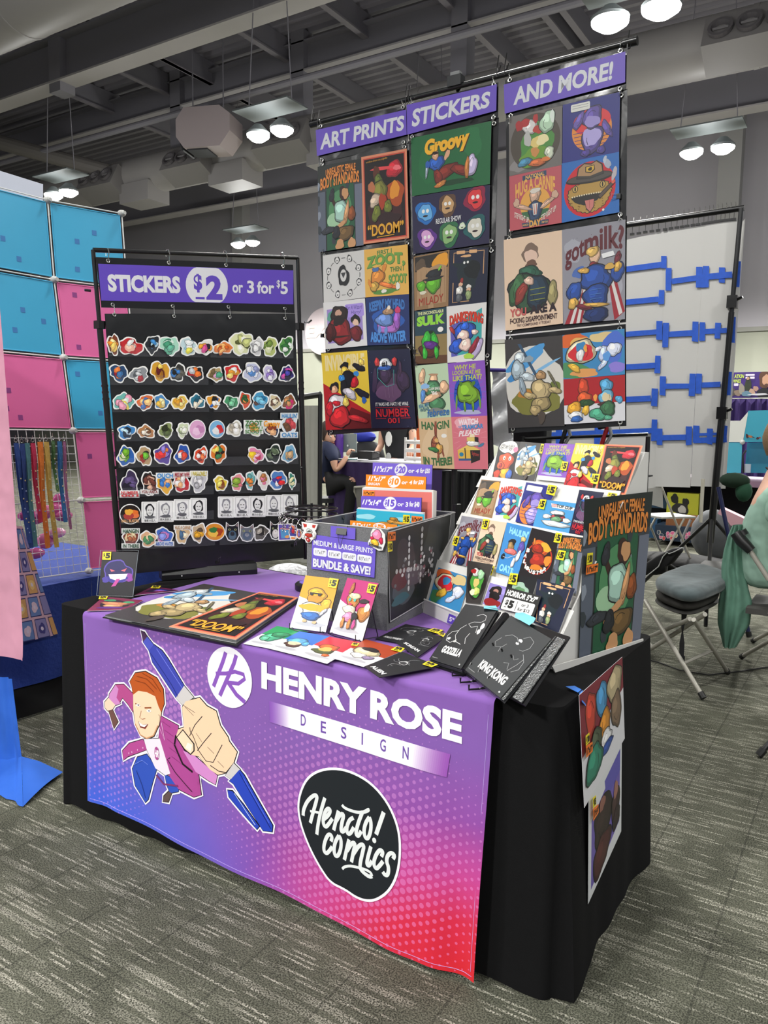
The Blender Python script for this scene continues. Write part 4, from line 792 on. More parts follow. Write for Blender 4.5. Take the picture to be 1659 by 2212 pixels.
def d_garden(a):
    a.rect(0,0,11,17,'#171d36'); a.line([(1.2,4.5),(1.2,1.1),(9.8,.8),(9.8,8)],.25,'#c99a6a'); a.line([(1.2,10),(1.2,16),(6,16)],.25,'#c99a6a')
    a.rrect(2,.5,4.4,1.5,.2,'#d8a878'); a.rrect(5.6,.4,7.8,1.4,.2,'#d8a878'); a.blob(4.8,2.2,1.5,.4,'#d8a878',2)
    many(a,[(5.4,8,3.3,5.0,'#16262c'),(6.6,6.4,2.2,3.0,'#0c1418'),(3,5,2,.8,'#16262c',.3)],8); a.ell(4.3,4.2,.3,.4,'#e8e8e4'); a.ell(5.3,4.1,.3,.4,'#e8e8e4')
    many(a,[(3.6,10.0,.5,1.3,'#8a2c2c',.3,1),(3.4,10.8,.6,.7,'#d9b090',0,1),(3.1,12.8,1.0,1.6,'#d8d4cc',0,1),(3.1,14.8,.9,1.4,'#55585c',0,1),(5.8,11.6,.8,.6,'#d8d4cc'),(5.8,12.5,.6,.6,'#d9b090',0,1),(5.8,14.2,.9,1.4,'#8a9a6a',0,1)],9)
def d_sulk(a):
    a.rect(0,0,11,17,'#24404c'); a.rect(0,8,11,17,'#8a7648'); a.rect(0,14.5,11,17,'#5c3c24'); a.text('THE INCONSOLABLE',1,.5,10,1.5,'#d8dca0',.03); a.text('SULK',.7,1.8,10.4,5.0,'#8ed040',.07,0,0,-.2,sh=.25,shc='#4a2470')
    many(a,[(4.8,12.8,3.2,2.4,'#5a3020',0,1),(5.3,8.2,1.9,1.4,'#38a838',0,1),(4.0,9.6,1.6,2.6,'#38a838',.2,1),(6.9,9.8,1.1,2.2,'#38a838',-.2,1),(5.4,11.2,2.3,1.3,'#5a2a80',0,1),(3.4,13.8,.8,2.0,'#38a838',0,1),(7.4,13.6,.8,1.8,'#38a838',0,1),(5.6,7.2,.7,.5,'#16301a')],10); a.ell(8.9,6.6,1.0,.8,CW)
def d_dank(a):
    a.rect(0,0,11,17,'#dad8d4'); a.poly([(1,6),(9.8,1.5),(10,14),(1.2,15.2)],'#3ca0a0'); a.poly([(1,6),(5,4),(3,15),(1.2,15.2)],'#5a58b0'); a.text('DANKEYKING',.8,2.0,10.2,5.0,'#cf3a26',.05,0,1.1,.4,sh=.12,shc='#3a1410')
    many(a,[(5,8.2,3.0,2.8,'#2854b8',0,1),(5.2,6.4,1.1,1.2,'#2f66d0',0,1),(4.7,9.2,1.7,1.6,'#e8c9bc',0,1),(2.8,12.2,1.9,2.2,'#2854b8',.2,1),(5.4,12,1.6,2.0,'#e8c9bc',.2,1),(8.6,13.2,1.4,3.0,'#b8a8cc',.45,1),(7.8,12.6,.8,2.9,'#8a2434',.45,1),(8,8.4,.9,.8,'#e8c9bc',0,1),(1.6,7.2,.5,1.4,'#a83434',-.5,1),(6.4,15.4,1.5,.8,'#a8d04a')],11)
def d_feb(a):
    a.rect(0,0,11,15,'#b3c9a8'); many(a,[(6,4.4,1.4,1.5,'#d9b08c',0,1),(6,2.9,1.5,.3,'#b08868',0,1),(5.9,7.2,2.7,2.6,'#4a8058',0,1),(6.6,11,2.5,2.0,'#4a8058',0,1),(2.2,3.2,1.0,2.2,'#d9b08c',.2,1),(2.8,6.3,.9,1.5,'#d9b08c',-.6,1),(9.3,6.6,1.4,1.9,'#d9b08c',0,1),(5,9.3,3.6,1.0,'#d9b08c',-.3,1),(2.1,8.6,.8,1.8,'#5a8cc8',.1,1),(3,6.0,1.4,.8,'#8ab4dc'),(6.6,13.2,2.8,.9,'#7c8078')],13)
    a.text("CLAM BAKE",4.2,6.4,8,7.2,CW,.02); a.text("'86",5,7.5,7,8.6,CW,.02); a.text('REAL MEN',.5,10.8,4,11.9,'#3c7a9a',.02,0,0,-.6); a.text('WEAR',.8,12,4,13,'#3c6a7a',.02,0,0,-.6); a.text('febreze',3.2,12.4,10.6,14.6,'#2c64a0',.02,.2,0,-.4)
def d_why(a):
    a.rect(0,0,11,15,'#8450b4'); rays(a,5.5,8.5,3.4,5.4,22,'#5a68c8',.12); a.blob(5.5,8.8,4.3,5.2,'#1f4cb0',3,amp=.06); a.text('WHY HE',1.9,.8,8.3,2.1,'#b8c048',.03,.1,0,-.1); a.text("LOOKIN AT ME",1.2,2.3,9.6,3.5,'#b0b848',.03,.1); a.text('LIKE THAT?',1.2,3.7,9.9,5.1,'#b8c048',.03,.1,0,-.2)
    many(a,[(5.4,13.9,4.2,.6,'#a8a8c8'),(5.5,8.6,3.2,3.0,'#7aa82c',0,1),(4.4,12.2,.35,1.6,'#6a9a2c',0,1),(6.9,12.2,.35,1.6,'#6a9a2c',0,1),(2,11,.3,2.0,'#6a9a2c',.1),(9,11,.3,2.0,'#6a9a2c',-.1),(3.6,6.0,.5,.6,'#4a7a24'),(7.4,6.0,.5,.6,'#4a7a24')],14); a.ell(5.2,9.3,1.2,.25,'#3c5c18')
def ape(a,s=1):
    many(a,[(5.6,3.8,.4,3.2,'#8a4a38',.05,1),(5.2,8.2,1.5,2.1,'#8a4a38',.2,1),(5.3,6.6,1.0,1.1,'#9a5a40',0,1),(5.7,6.7,.6,.7,'#d8a868'),(6.4,9.2,1.2,1.6,'#c89a50',.3,1),(4.6,9.4,2.0,.6,'#3c7a44',.2,1),(6.0,11.6,.35,1.6,'#8a4a38',0,1),(7.6,10.4,.3,1.2,'#8a4a38',-.2)],16)
def d_hang(a):
    a.rect(0,0,11,15,'#cdae86'); a.blob(5.5,7.5,4.4,5.8,'#d6ba94',2); a.text('HANGIN',.9,1.2,10.2,3.6,'#3c6a40',.04,0,-.4,-.1); ape(a); a.ell(8.3,5.4,.9,.6,CW); a.text('IN THERE!',.9,11.8,10.4,14.2,'#3c6a40',.04,0,-.4,-.1)
def d_tram(a):
    a.rect(0,0,11,15,'#d0727e'); rays(a,5.5,6,3.5,5.3,20,'#d88892',.15); a.blob(4.6,1.9,3.8,1.6,'#e0a4ac',4); a.text('WATCH',2.2,.7,8.2,2.4,'#e8d8dc',.05,.1,0,-.3); a.text('THE',2.0,2.7,3.0,3.3,'#3a7ab0',.02); a.text('TRAMCAR',3.1,2.3,9.8,3.7,'#3a80b8',.05,0,0,-.4); a.text('PLEASE!',2,3.9,8.8,5.5,'#e8dcde',.03,.3,0,-.5)
    a.poly([(1.4,9.6),(5.4,8.6),(5.6,12.8),(1.6,12.0)],'#d8b04a'); a.poly([(5.4,8.6),(8.6,9.6),(8.5,12.4),(5.6,13.4)],'#2a2624'); a.poly([(1.4,9.6),(5.2,7.9),(8.6,9.6),(5.4,9.6)],'#e0c060'); a.line([(3.8,9),(3.9,12.6)],.3,'#26221f'); a.ell(2.6,10.8,.7,.6,'#2c7a9a'); a.text('Sightseer',6.0,10.2,8.3,11.5,'#c04a44',.0,0,0,.4); a.rect(1.6,12.0,5.6,12.6,'#3a5a8a')
    many(a,[(6.4,7.6,2.2,.9,'#dcdad6',0,1),(9,8.2,1.0,.4,'#4a7a9a',-.5,1)],5); a.poly([(4.6,5.9),(7.9,6.0),(7.9,7.2),(4.6,7.0)],'#d8c06a'); a.poly([(7.0,5.8),(8.2,6.0),(8.2,7.4),(7.0,7.2)],'#2a2624'); a.poly([(5.4,5.9),(5.8,4.8),(6.4,5.4),(6.9,4.7),(7.1,5.9)],'#e8d8b0')
def d_plants(a):
    a.rect(0,0,10,10,'#6f6a66'); a.blob(2,8.4,1.8,1.2,'#8a8684',2); a.ell(5,5,4.7,4.7,'#4a4238',n=40); many(a,[(5.2,5.6,3.0,3.8,'#4a8a3c'),(5.2,7.6,3.2,1.6,'#6a9a34'),(4.0,2.4,1.4,1.2,'#d8d4d0',0,1),(3.0,1.6,1.0,.7,'#b02c2c'),(2.0,1.9,.7,.9,'#a8282a'),(5.1,1.2,.5,.7,'#b02c2c'),(5.6,3.1,1.0,.7,'#b83c30'),(7.3,2.2,1.4,1.8,'#b8d8b8',.3,1),(8.2,1.4,.4,1.1,'#dfeadf'),(5.2,5.2,1.0,1.0,'#e0c878'),(6.4,5.0,1.1,.9,'#ece0a8'),(5.0,6.8,.8,.8,'#c88a4a'),(3.1,8.2,1.3,.7,'#4a88a8',-.2,1),(5.4,8.7,1.6,.6,'#c86a38',0,1),(7.7,7.4,.9,1.0,'#cfd8c0',0,1),(3.6,4.4,.7,1.3,'#b8b8b4'),(7,8.4,.8,.4,'#d87a3c')],20)
def d_gor(a):
    a.rect(0,0,10,10,'#23287c'); a.ell(5.2,5.2,3.5,3.6,'#e08a34',n=40); a.ell(5.2,3.9,3.3,2.2,'#d8333a',n=40)
    for i in range(6): a.rect(1.9+i*.16,5.4+i*.62,8.5-i*.16,5.5+i*.62,'#23287c')
    many(a,[(5.3,6.9,1.9,2.2,'#5c4a9a',0,1),(5.2,6.4,1.5,1.7,'#b0a4dc'),(5.3,3.2,1.7,1.8,'#5c4a9a',0,1),(5.3,3.9,1.3,1.0,'#9a8ccc'),(2.9,3.4,.7,1.5,'#6a58a8',.5,1),(7.9,5.6,.6,1.6,'#5c4a9a',-.5,1),(4.2,9.1,.8,.6,'#4a3a8a',0,1),(6.9,9.0,.8,.6,'#4a3a8a',0,1)],23); a.rrect(1.5,.4,4.9,1.7,.25,'#dcdcd4')
    for y in (.75,1.15): a.line([(1.8,y),(4.6,y)],.08,'#8a8a90')
def d_carnie(a):
    a.rect(0,0,10,10,'#b9555e'); a.poly([(2.6,.5),(7.2,.3),(7.2,1.2),(2.6,1.4)],'#2c4460'); a.text('NATIONAL',3.2,.45,6.8,1.15,'#e0b060',.03,0,0,-.1); a.text('HUG A CARNIE',1.2,1.0,8.8,4.2,'#e0a850',.04,0,.7,0,wave=lambda x:(.0,1-.35*(1-4*(x-.5)**2)))
    a.ell(5,5.9,2.9,3.0,'#dfa24a',n=36); a.poly([(2.3,7.0),(7.7,7.0),(7.2,8.1),(5,8.9),(2.8,8.1)],'#3c6a44')
    many(a,[(5,4.4,1.0,1.2,'#c9a48c',0,1),(5,3.5,1.0,.45,'#d8d0c4',0,1),(5,7.1,1.4,1.7,'#33496a',0,1),(2.6,6.1,1.9,.4,'#c9a48c',.4,1),(7.5,5.9,1.9,.4,'#c9a48c',-.5,1),(1.4,5.1,.6,.7,'#c9a48c',0,1),(8.8,4.8,.6,.7,'#c9a48c',0,1)],24)
    a.poly([(4.5,5.8),(5.6,5.8),(5.3,7.8),(4.7,7.8)],'#d8d4c8'); a.line([(4.8,5.9),(4.9,7.7)],.12,'#b04040'); a.line([(5.3,5.9),(5.2,7.7)],.12,'#b04040')
    a.text('STEP RIGHT UP!',1.0,7.4,3.8,8.4,'#e8dcd0',.02,0,0,1.4); a.text('STEP RIGHT UP!',6.2,7.4,9.0,8.4,'#e8dcd0',.02,0,0,-1.4); a.poly([(2.4,9.0),(7.6,9.0),(7.4,9.7),(2.6,9.7)],'#2c4460'); a.text('DAY',3.9,8.7,6.1,9.9,'#e0a850',.04); a.text('MARCH',2.6,9.2,3.7,9.55,'#e0b060',.02); a.text('FIFTH',6.3,9.2,7.4,9.55,'#e0b060',.02)
def d_liz(a):
    a.rect(0,0,10,10,'#2468b4'); a.ell(4.9,5.2,4.5,4.6,'#c8202c',n=44); K='#22201e'
    body=[(1.0,5.0),(2.2,4.2),(4,3.9),(6.5,4.0),(8.0,4.3),(8.9,5.6),(8.6,6.6),(7.8,8.1),(6.4,9.0),(4.8,9.3),(3,8.8),(1.6,7.6),(1.0,6.4)]
    n=len(body); zz=[]
    for i in range(n):
        p,q=body[i],body[(i+1)%n]
        for t in range(5): x=p[0]+(q[0]-p[0])*t/5;y=p[1]+(q[1]-p[1])*t/5; g=1.03 if t%2 else .97; zz.append((5+(x-5)*g,6.2+(y-6.2)*g))
    a.poly(zz,K); a.poly([(5+(x-5)*.96,6.2+(y-6.2)*.96) for x,y in zz],'#b08c44')
    for i in range(26): x=1.6+(i*1.37)%6.8; y=7+(i*.77)%1.7; a.ell(x,y,.13,.1,'#7c5c28'); a.k-=1
    a.k+=1
    a.poly([(1.6,6.2),(3,5.9),(5.8,6.0),(7.4,6.3),(6.2,7.3),(4,7.8),(2.4,7.1)],K)
    for i in range(13): a.ell(1.9+i*.42,6.08-.08*math.sin(i*.25),.14,.13,'#e0d4b0'); a.k-=1
    a.k+=1
    a.poly([(4.0,6.9),(5.8,6.9),(5.7,8.3),(5.0,9.2),(4.3,8.4)],K); a.poly([(4.1,7.0),(5.7,7.0),(5.6,8.2),(5.0,9.0),(4.4,8.3)],'#c87870'); a.line([(4.9,7.1),(4.95,8.4)],.07,'#9a4c48')
    for x,y in ((2.4,4.8),(7.2,4.8)): a.ell(x,y,.5,.6,K); a.ell(x,y,.38,.48,'#d0b060'); a.ell(x,y,.14,.42,'#101010')
    a.blob(5,3.35,4.3,.85,K,3,amp=.05); a.blob(5,3.25,4.0,.65,'#4c4642',3,amp=.05); a.poly([(2.6,3.2),(2.9,1.4),(4,.7),(5.2,1.0),(6.2,.6),(7.2,1.4),(7.4,3.1),(5,3.5)],K); a.poly([(2.8,3.0),(3.1,1.5),(4,.9),(5.2,1.2),(6.1,.8),(7.0,1.5),(7.2,2.9),(5,3.3)],'#a8845c'); a.line([(2.8,2.9),(5,3.25),(7.2,2.8)],.4,'#3c3834')
    a.poly([(4.2,1.4),(5.8,1.3),(5.9,2.1),(5.2,2.6),(4.2,2.3)],K); a.poly([(4.35,1.5),(5.7,1.4),(5.75,2.0),(5.2,2.4),(4.35,2.2)],'#d0a83c'); a.blob(5.05,1.9,.35,.28,K,2)
    a.poly([(6.3,6.6),(9.0,4.4),(9.4,4.9),(6.7,7.2)],K); a.poly([(6.5,6.6),(8.7,4.8),(9.0,5.1),(6.8,7.0)],'#5a4a40'); a.ell(9.0,4.7,.3,.35,'#d8604c'); many(a,[(8.0,1.5,.5,1.0,'#a8b0c0',-.5),(9.2,3.4,.4,1.1,'#b8b0b4',.3),(7.6,.8,.3,.6,'#b8c0cc',.2)],6); a.ell(7.3,9.1,.2,.2,CW)
def d_you(a,tx=True):
    a.rect(0,0,11,17,'#dfc3a8'); many(a,[(5.1,3.2,1.7,1.6,'#7a6455'),(5.2,4.0,1.15,1.5,'#dcbca8'),(5.2,5.3,1.1,.8,'#6a4c3c'),(5.0,6.8,2.2,1.2,'#2c5844',.1,1),(4.8,10.4,3.6,3.6,'#33543c',0,1),(6.4,10.6,1.9,3.2,'#24384a',0,1),(2.6,9.8,1.5,3.0,'#3c6440',.2,1),(3.2,10.4,.9,2.2,'#8a3830',.5,1),(4.8,8.3,.9,.8,'#dcb8a4',0,1),(9.2,11.2,.9,2.2,'#9a9060',.1,1)],26)
    for y in (10,11,12): a.line([(5,y),(7.8,y-.1)],.14,'#8a9040')
    if tx: a.text('YOU',1.0,13.1,4.2,14.6,'#c05a58',.04); a.text('ARE A',4.9,12.9,9.9,14.5,'#2a1c24',.05); a.text('F\u2022CKING DISAPPOINTMENT',1.0,14.9,10,15.9,'#3a2028',.02); a.text('TRY COMPOUND V TODAY',2.3,16.1,8.8,16.6,'#4a3038',.01)
def d_milk(a):
    a.rect(0,0,11,17,'#8e8d96'); many(a,[(2,4,1.6,2.0,'#a4a4ae'),(9,11,1.6,3,'#a6a6b0'),(3,8,1.2,1.0,'#4a6ab0')],28)
    rd=random.Random(4)
    for i in range(40): a.ell(rd.uniform(.2,10.8),rd.uniform(.2,16.8),.06,.06,'#5c3038' if i%2 else '#4a4a58'); a.k-=1
    a.k+=1
    a.text('got',.5,2.8,4.0,6.9,'#5c1c26',.03,0,0,-1.4); a.text('milk?',4.0,.5,10.8,4.6,'#5c1c26',.03,0,.5,-.2)
    a.poly([(3.2,10),(.3,17),(3.4,17),(4.6,11)],'#9a2430'); a.poly([(8.0,9),(9.2,17),(11,15.6),(9.4,9.4)],'#9a2430')
    for x0,x1 in ((3.4,1.2),(3.9,2.4)): a.poly([(x0,10.4),(x1,17),(x1+.6,17),(x0+.35,10.6)],'#d4d0cc'); a.k-=1
    a.k+=1; a.poly([(8.5,10),(10,16.2),(10.6,15.8),(9,10)],'#d4d0cc')
    many(a,[(5.8,5.4,1.0,1.5,'#e0b898',0,1),(5.4,4.6,1.2,.8,'#d8b060',-.2,1),(5.6,7.4,1.0,.9,'#8a2c34',0,1),(6.0,9.4,2.9,2.2,'#264c9a',0,1),(6.0,12.4,2.0,2.2,'#23468f',0,1),(2.1,11.4,1.3,1.8,'#264c9a',.5,1),(9.7,8.6,1.2,1.6,'#264c9a',0,1),(9.7,6.6,.5,1.5,'#6a2430',.3,1),(1.9,13.4,.9,1.0,'#cfa450',.4,1),(9.8,7.8,.6,.9,'#cfa450',.2,1),(4.0,14.2,1.6,.5,'#6a2430',.2,1),(6,14,2.2,.35,'#cfa450',.05,1),(6.0,15.8,2.3,1.2,'#1c2f60',0,1),(3.9,7.8,1.0,.5,'#cfa450',0,1),(8.4,7.6,.9,.5,'#cfa450',0,1)],29); a.poly([(7.0,5.3),(9.0,5.0),(9.3,5.8),(7.2,6.1)],'#e8e8e8')
    for y in (11.4,12.2,13): a.line([(5,y),(7,y-.1)],.07,'#5a88c8')
def d_ninja(a):
    a.rect(0,0,11,17,'#3b3838'); a.blob(5.4,8.4,6.0,6.6,'#cfccc4',4,amp=.1); a.rect(0,0,11,1.2,'#3b3838'); many(a,[(4,4,4.2,1.4,'#4a94cc',-.5),(2.2,6.6,2.2,.9,'#3c84c0',-.6),(7.6,5.6,3.0,.3,'#7ab0d8',-.5),(5.6,12.2,4.4,2.6,'#7a7838'),(3.8,10.6,1.5,.9,'#b87c34'),(9.4,9.6,1.0,1.2,'#6a7434')],30)
    a.poly([(2.5,1.0),(3.1,1.0),(6.4,7.6),(6.2,8.4)],'#34506a')
    many(a,[(2.9,3.6,1.1,1.0,'#c9d4da',0,1),(2.4,6.0,1.3,1.8,'#a4b4bc',.2,1),(4.2,7.4,1.4,.8,'#b4c0c6',.3,1),(3.2,9.2,.6,1.9,'#8a9aa4',-.2,1),(4.6,4.0,.9,.6,'#8a9aa4'),(6.8,7.2,.9,.9,'#a8845c',0,1),(6.8,10.0,1.8,2.0,'#b8a478',0,1),(4.6,11.0,1.3,.6,'#b09c70',.3,1),(9.4,10.2,1.3,.6,'#b09c70',.3,1),(9.0,8.0,.25,2.0,'#6a6450',-.5,1),(6.8,12.6,1.7,1.3,'#9c8a60',0,1),(5.6,13.8,1.0,1.0,'#a89468',0,1),(6.8,15.2,.7,1.2,'#4a4038')],31)
def d_birds(a):
    a.rect(0,0,17,11,'#3a84b8'); many(a,[(3,1.6,4,2.2,'#d8642c'),(5,2.6,3,1.6,'#e0b060'),(11,1.4,3.5,1.2,'#d8c088'),(14,4,3,3.6,'#4a6cc8'),(3,9,4.4,2.2,'#4a8a5c'),(6,9.8,4,1.0,'#d89858'),(15,9,2.2,1.4,'#8a7ad0'),(5.2,4.6,3.9,3.0,'#e8dcb8',0,1),(5.2,4.8,3.2,2.4,'#d02c34'),(5.3,3.6,1.4,1.6,'#3a84b8'),(4.9,5.4,1.0,1.6,'#e4e2e0',.3,1),(3.2,8.4,1.8,.9,'#e0b040',.6,1),(6.4,3.8,.5,.9,'#e8a040'),(11.3,5.4,1.2,1.8,'#c4d0ec',.3,1),(14.2,4.6,1.9,1.6,'#dde2f2',.2,1),(10.0,4.2,1.0,.5,'#dde2f2',-.3,1),(11.2,8.0,.7,1.8,'#c4d0ec',.8,1),(12.2,6.2,1.0,1.2,'#5a98d8')],35)
def d_thugs(a,w=17,h=11):
    a.rect(0,0,17,11,'#a81e26'); a.rect(0,6.4,17,11,'#d4d4d8'); many(a,[(5.6,2.3,1.5,2.0,'#c4482c',0,1),(5.8,5.0,1.9,1.6,'#d05a30',0,1),(6.4,6.2,1.9,1.0,'#2c4a2c',0,1),(8.9,5.0,.5,.9,'#e89a48'),(12,2.4,1.8,1.7,'#5aa0c8',0,1),(11.9,5.0,2.0,1.7,'#6aaccc',0,1),(12,5.2,1.2,1.2,'#d8c8a0'),(12,6.7,2.2,.6,'#4a2c28',0,1),(15.4,5.8,1.1,.8,'#5aa0c8',.3,1),(3.0,7.3,2.1,1.5,'#dca034',0,1),(3.4,9.0,1.9,1.0,'#e6e6e4',0,1),(3.6,9.9,1.8,.7,'#3462a8',0,1),(6.2,7.9,.9,1.3,'#e0b040',.5,1),(9.8,9.0,2.4,1.5,'#4fa080',0,1),(12.4,7.8,2.1,1.6,'#3c6a48',0,1),(12.4,10,1.0,.6,'#5aa888',0,1)],37)
def d_top(a):
    a.rect(0,0,11,17,'#4a96cc'); a.poly([(3.6,1.6),(10.8,2.6),(10.6,4.2),(4.2,4.0)],CW)
    for i in range(3): a.rect(3.9,1.9+i*.6,5.6,2.2+i*.6,'#c04a4c')
    a.text('TOP CUP',5.4,2.0,10.2,3.8,'#3c4048',.05,0,0,.5); many(a,[(6.4,7,2.0,1.8,'#d8dcdc',0,1),(6.6,9.4,2.4,1.8,'#a8484c',0,1),(6.8,8.0,1.6,.6,'#2f3438',0,1),(6.4,10.2,1.6,1.4,'#6a9a70',0,1),(3.4,9.4,1.3,1.2,'#d8dcdc',0,1),(9.4,10.2,1.2,1.2,'#e4e6e4',0,1),(6.4,13,4,1.6,'#c9d0d4',0,1)],40)
def d_haul(a):
    a.rect(0,0,11,17,'#3d86c4'); a.text("HAULIN'",2,1.4,10.6,3.8,'#8ccdea',.05,0,-.3,.3); a.text('OATS',1.2,13.8,8,16.2,'#8ccdea',.05,0,.3,.3)
    many(a,[(4.4,6.2,1.6,1.2,'#26201e',0,1),(4.2,7.6,1.4,1.5,'#9a7a4c',0,1),(4.8,9.2,2.8,1.0,'#d8706c',0,1),(1.8,11.4,.9,.9,'#22242a',0,1),(9.0,4.4,1.0,1.1,'#cfb070',0,1),(9.0,7.0,1.4,1.8,'#5a4a9a',0,1),(8.6,10,.7,2.2,'#dcdce0',.2,1),(7.0,12.6,.8,1.6,'#dcdce0',.2,1)],42); a.line([(1.8,11.4),(4,11.6),(8,9.6)],.14,'#c9ccd0')
def d_ball(a):
    a.rect(0,0,11,17,'#161012'); a.ell(5.3,9.8,4.9,5.6,'#b0301c',n=40); a.ell(5.3,9.9,4.5,5.1,'#241214',n=40); many(a,[(5.2,6.2,3.6,2.4,'#d85a1c',.2,1),(7,5.6,2.2,1.3,'#f0a030',.4),(4.4,6.6,2.2,1.4,'#9a2a18',0,1),(5.4,10.4,2.9,2.2,'#a02c1c',0,1),(2.6,4.4,.4,1.2,'#c87a34',-.2,1),(8.8,10.0,1.2,1.8,'#e8862c',.3),(5.4,13,2,1.0,'#d87a24')],44)
    for i,ch in enumerate('BALL'): t=math.radians(205-i*24); a.text(ch,5.3+4.6*math.cos(t)-.6,9.9+4.8*math.sin(t)*-1*-1-.7,5.3+4.6*math.cos(t)+.6,9.9+4.8*math.sin(t)+.7,CW,.06)
    for i,ch in enumerate('BUSTER'): t=math.radians(125-i*17); a.text(ch,5.3+4.4*math.cos(t)-.55,9.9+5.0*math.sin(t)-.8,5.3+4.4*math.cos(t)+.55,9.9+5.0*math.sin(t)+.5,CW,.06)
def d_octo(a):
    a.rect(0,0,11,17,'#1d1a1e'); a.blob(5.6,3,5.0,2.8,CW,3,amp=.08); a.text('@!#?@!',1.2,1.6,8.4,4.2,'#2a282c',.01,.2); a.ell(9.4,3.6,1.2,1.2,'#d87a9a'); many(a,[(5.6,9.2,4.2,3.6,'#d8502c',0,1),(3.4,11.2,1.9,1.8,'#e0603a',0,1),(3.4,11.2,.9,.9,'#a02c30',0,1),(6.6,14.4,3.0,2.2,'#e0a030',0,1),(9,14.6,1.6,2.0,'#3c64b8',0,1),(2.4,15,1.8,1.8,'#c8402c',0,1)],46); a.ell(4.6,7.8,.6,.9,CW); a.ell(7.6,7.8,.7,1.0,CW); a.ell(4.7,8.0,.2,.4,'#101010'); a.ell(7.5,8.1,.25,.4,'#101010')
def d_skel(a):
    a.rect(0,0,11,17,'#141618'); a.blob(5.5,6.8,3.4,3.4,'#9ab8a4',4,edge='#22302a'); a.blob(5.4,8,2.2,2.4,'#5c8a5c',5); a.blob(7.4,11.4,3.6,2.4,'#3cae3c',6); a.blob(2.4,10.6,1.7,1.6,'#4a9a5a',7)
def d_beard(a):
    a.rect(0,0,11,17,'#8a7cc0'); a.blob(4.6,5,3.6,3.6,'#1f1a1a',3); a.ell(4.6,5,1.4,1.6,'#a87a6c'); a.blob(4.6,9,3.0,3.4,'#1c1818',4); a.blob(4.6,14.5,5,3.4,'#8a2426',5); a.rrect(7.6,1.8,10.8,6,.5,'#a294e0')
def d_fat(a,bg='#d99a16'):
    a.rect(0,0,11,17,'#dddce0'); a.poly([(0,0),(11,0),(11,9.6),(0,6.8)],bg); many(a,[(6,15.2,4.4,.7,'#b8b8be'),(8.9,8.4,1.6,1.6,'#e8ac30',.6,1),(5.4,6.0,3.1,2.3,'#e8a828',0,1),(5.2,7.2,2.2,1.5,'#c98a24'),(5.2,10.6,3.3,2.4,'#e4e4e4',0,1),(5.2,9.9,3.8,1.2,'#e8a828'),(5.3,12.6,3.1,1.2,'#2f66b0',0,1),(3.9,14.3,.7,.4,'#e0b080',0,1),(7,14.5,.7,.4,'#e0b080',0,1),(8.8,11,.5,1.4,'#c8ccd8',.6,1)],50); a.rect(3.2,5.2,7.2,5.55,'#1a1618'); a.ell(3.9,5.7,.55,.45,'#1a1618'); a.ell(6.4,5.7,.55,.45,'#1a1618')
def d_drag(a):
    a.rect(0,0,11,17,'#dddce0'); a.poly([(0,0),(11,0),(11,9.8),(5.6,9.2),(0,6.8)],'#b42a70'); many(a,[(5,15.2,4.0,.7,'#b8b8be'),(8.9,9.6,1.9,2.4,'#b87838',.3,1),(9.6,7.6,.8,1.4,'#e8dcc0'),(4.4,6.6,2.0,1.9,'#c98448',0,1),(4.6,5.0,1.9,1.0,'#ecd9a4',0,1),(3.0,3.0,.6,1.9,'#a86a3c',.1,1),(8.2,6.0,1.6,.6,'#2c2224',-.2,1),(4.2,9.2,2.3,1.2,'#e8dcc0',0,1),(4.6,11.4,1.7,1.4,'#e08ab0',0,1),(6.6,11,1.0,1.2,'#26242a',0,1),(3.4,13.4,.6,1.5,'#c98448',0,1),(5.6,13.4,.6,1.5,'#c98448',0,1),(7.2,13.2,.6,1.4,'#c04a88',0,1)],52); a.ell(3.7,6.3,.4,.5,'#4ab0a8'); a.ell(5.4,6.2,.4,.5,'#4ab0a8'); a.ell(4.3,7.6,.6,.3,'#c8285c')
def d_ghost(a):
    a.rect(0,0,11,17,'#121018'); a.blob(5.4,7.8,4.6,4.4,'#5a48a8',4); a.blob(5.4,7.8,4.2,3.9,'#231f58',4); many(a,[(9,10,1.4,1.6,'#8a3c9c'),(2,11,1.3,1.2,'#4a3c9c'),(5.4,10.6,3.2,1.6,'#3a3490')],55)
    a.poly([(2.6,9.0),(8.6,8.6),(8.0,10.6),(5.4,11.4),(3.2,10.6)],'#e4e2e8'); a.poly([(5.2,10.8),(6.4,10.6),(5.2,13.4),(3.8,13.8)],'#c04a9a'); a.poly([(2.8,6.8),(4.6,7.6),(3.4,8)],'#d86a78'); a.poly([(8.2,6.4),(6.4,7.4),(7.6,7.8)],'#d86a78')
def mono(title,s=3,fx=0,y=13.2):
    def f(a):
        a.rect(0,0,11,17,'#202124'); rd=random.Random(s)
        for j in range(6):
            cx,cy=rd.uniform(3,8),rd.uniform(3,10); r=rd.uniform(1,3); t0=rd.uniform(0,6)
            a.line([(cx+r*math.cos(t0+k*.3),cy+r*.9*math.sin(t0+k*.3)) for k in range(9)],.12,'#9a9a9c')
        a.blob(5.4,6,1.2,1.4,'#b8b8b8',s); a.blob(5.5,6.2,.9,1.0,'#3a3a3c',s+1)
        if title: a.text(title,1.6,y,9.2,y+1.6,'#dadada',.04)
    return f
POST=dict(std=(d_std,11,17),doom=(d_doom,11,17))
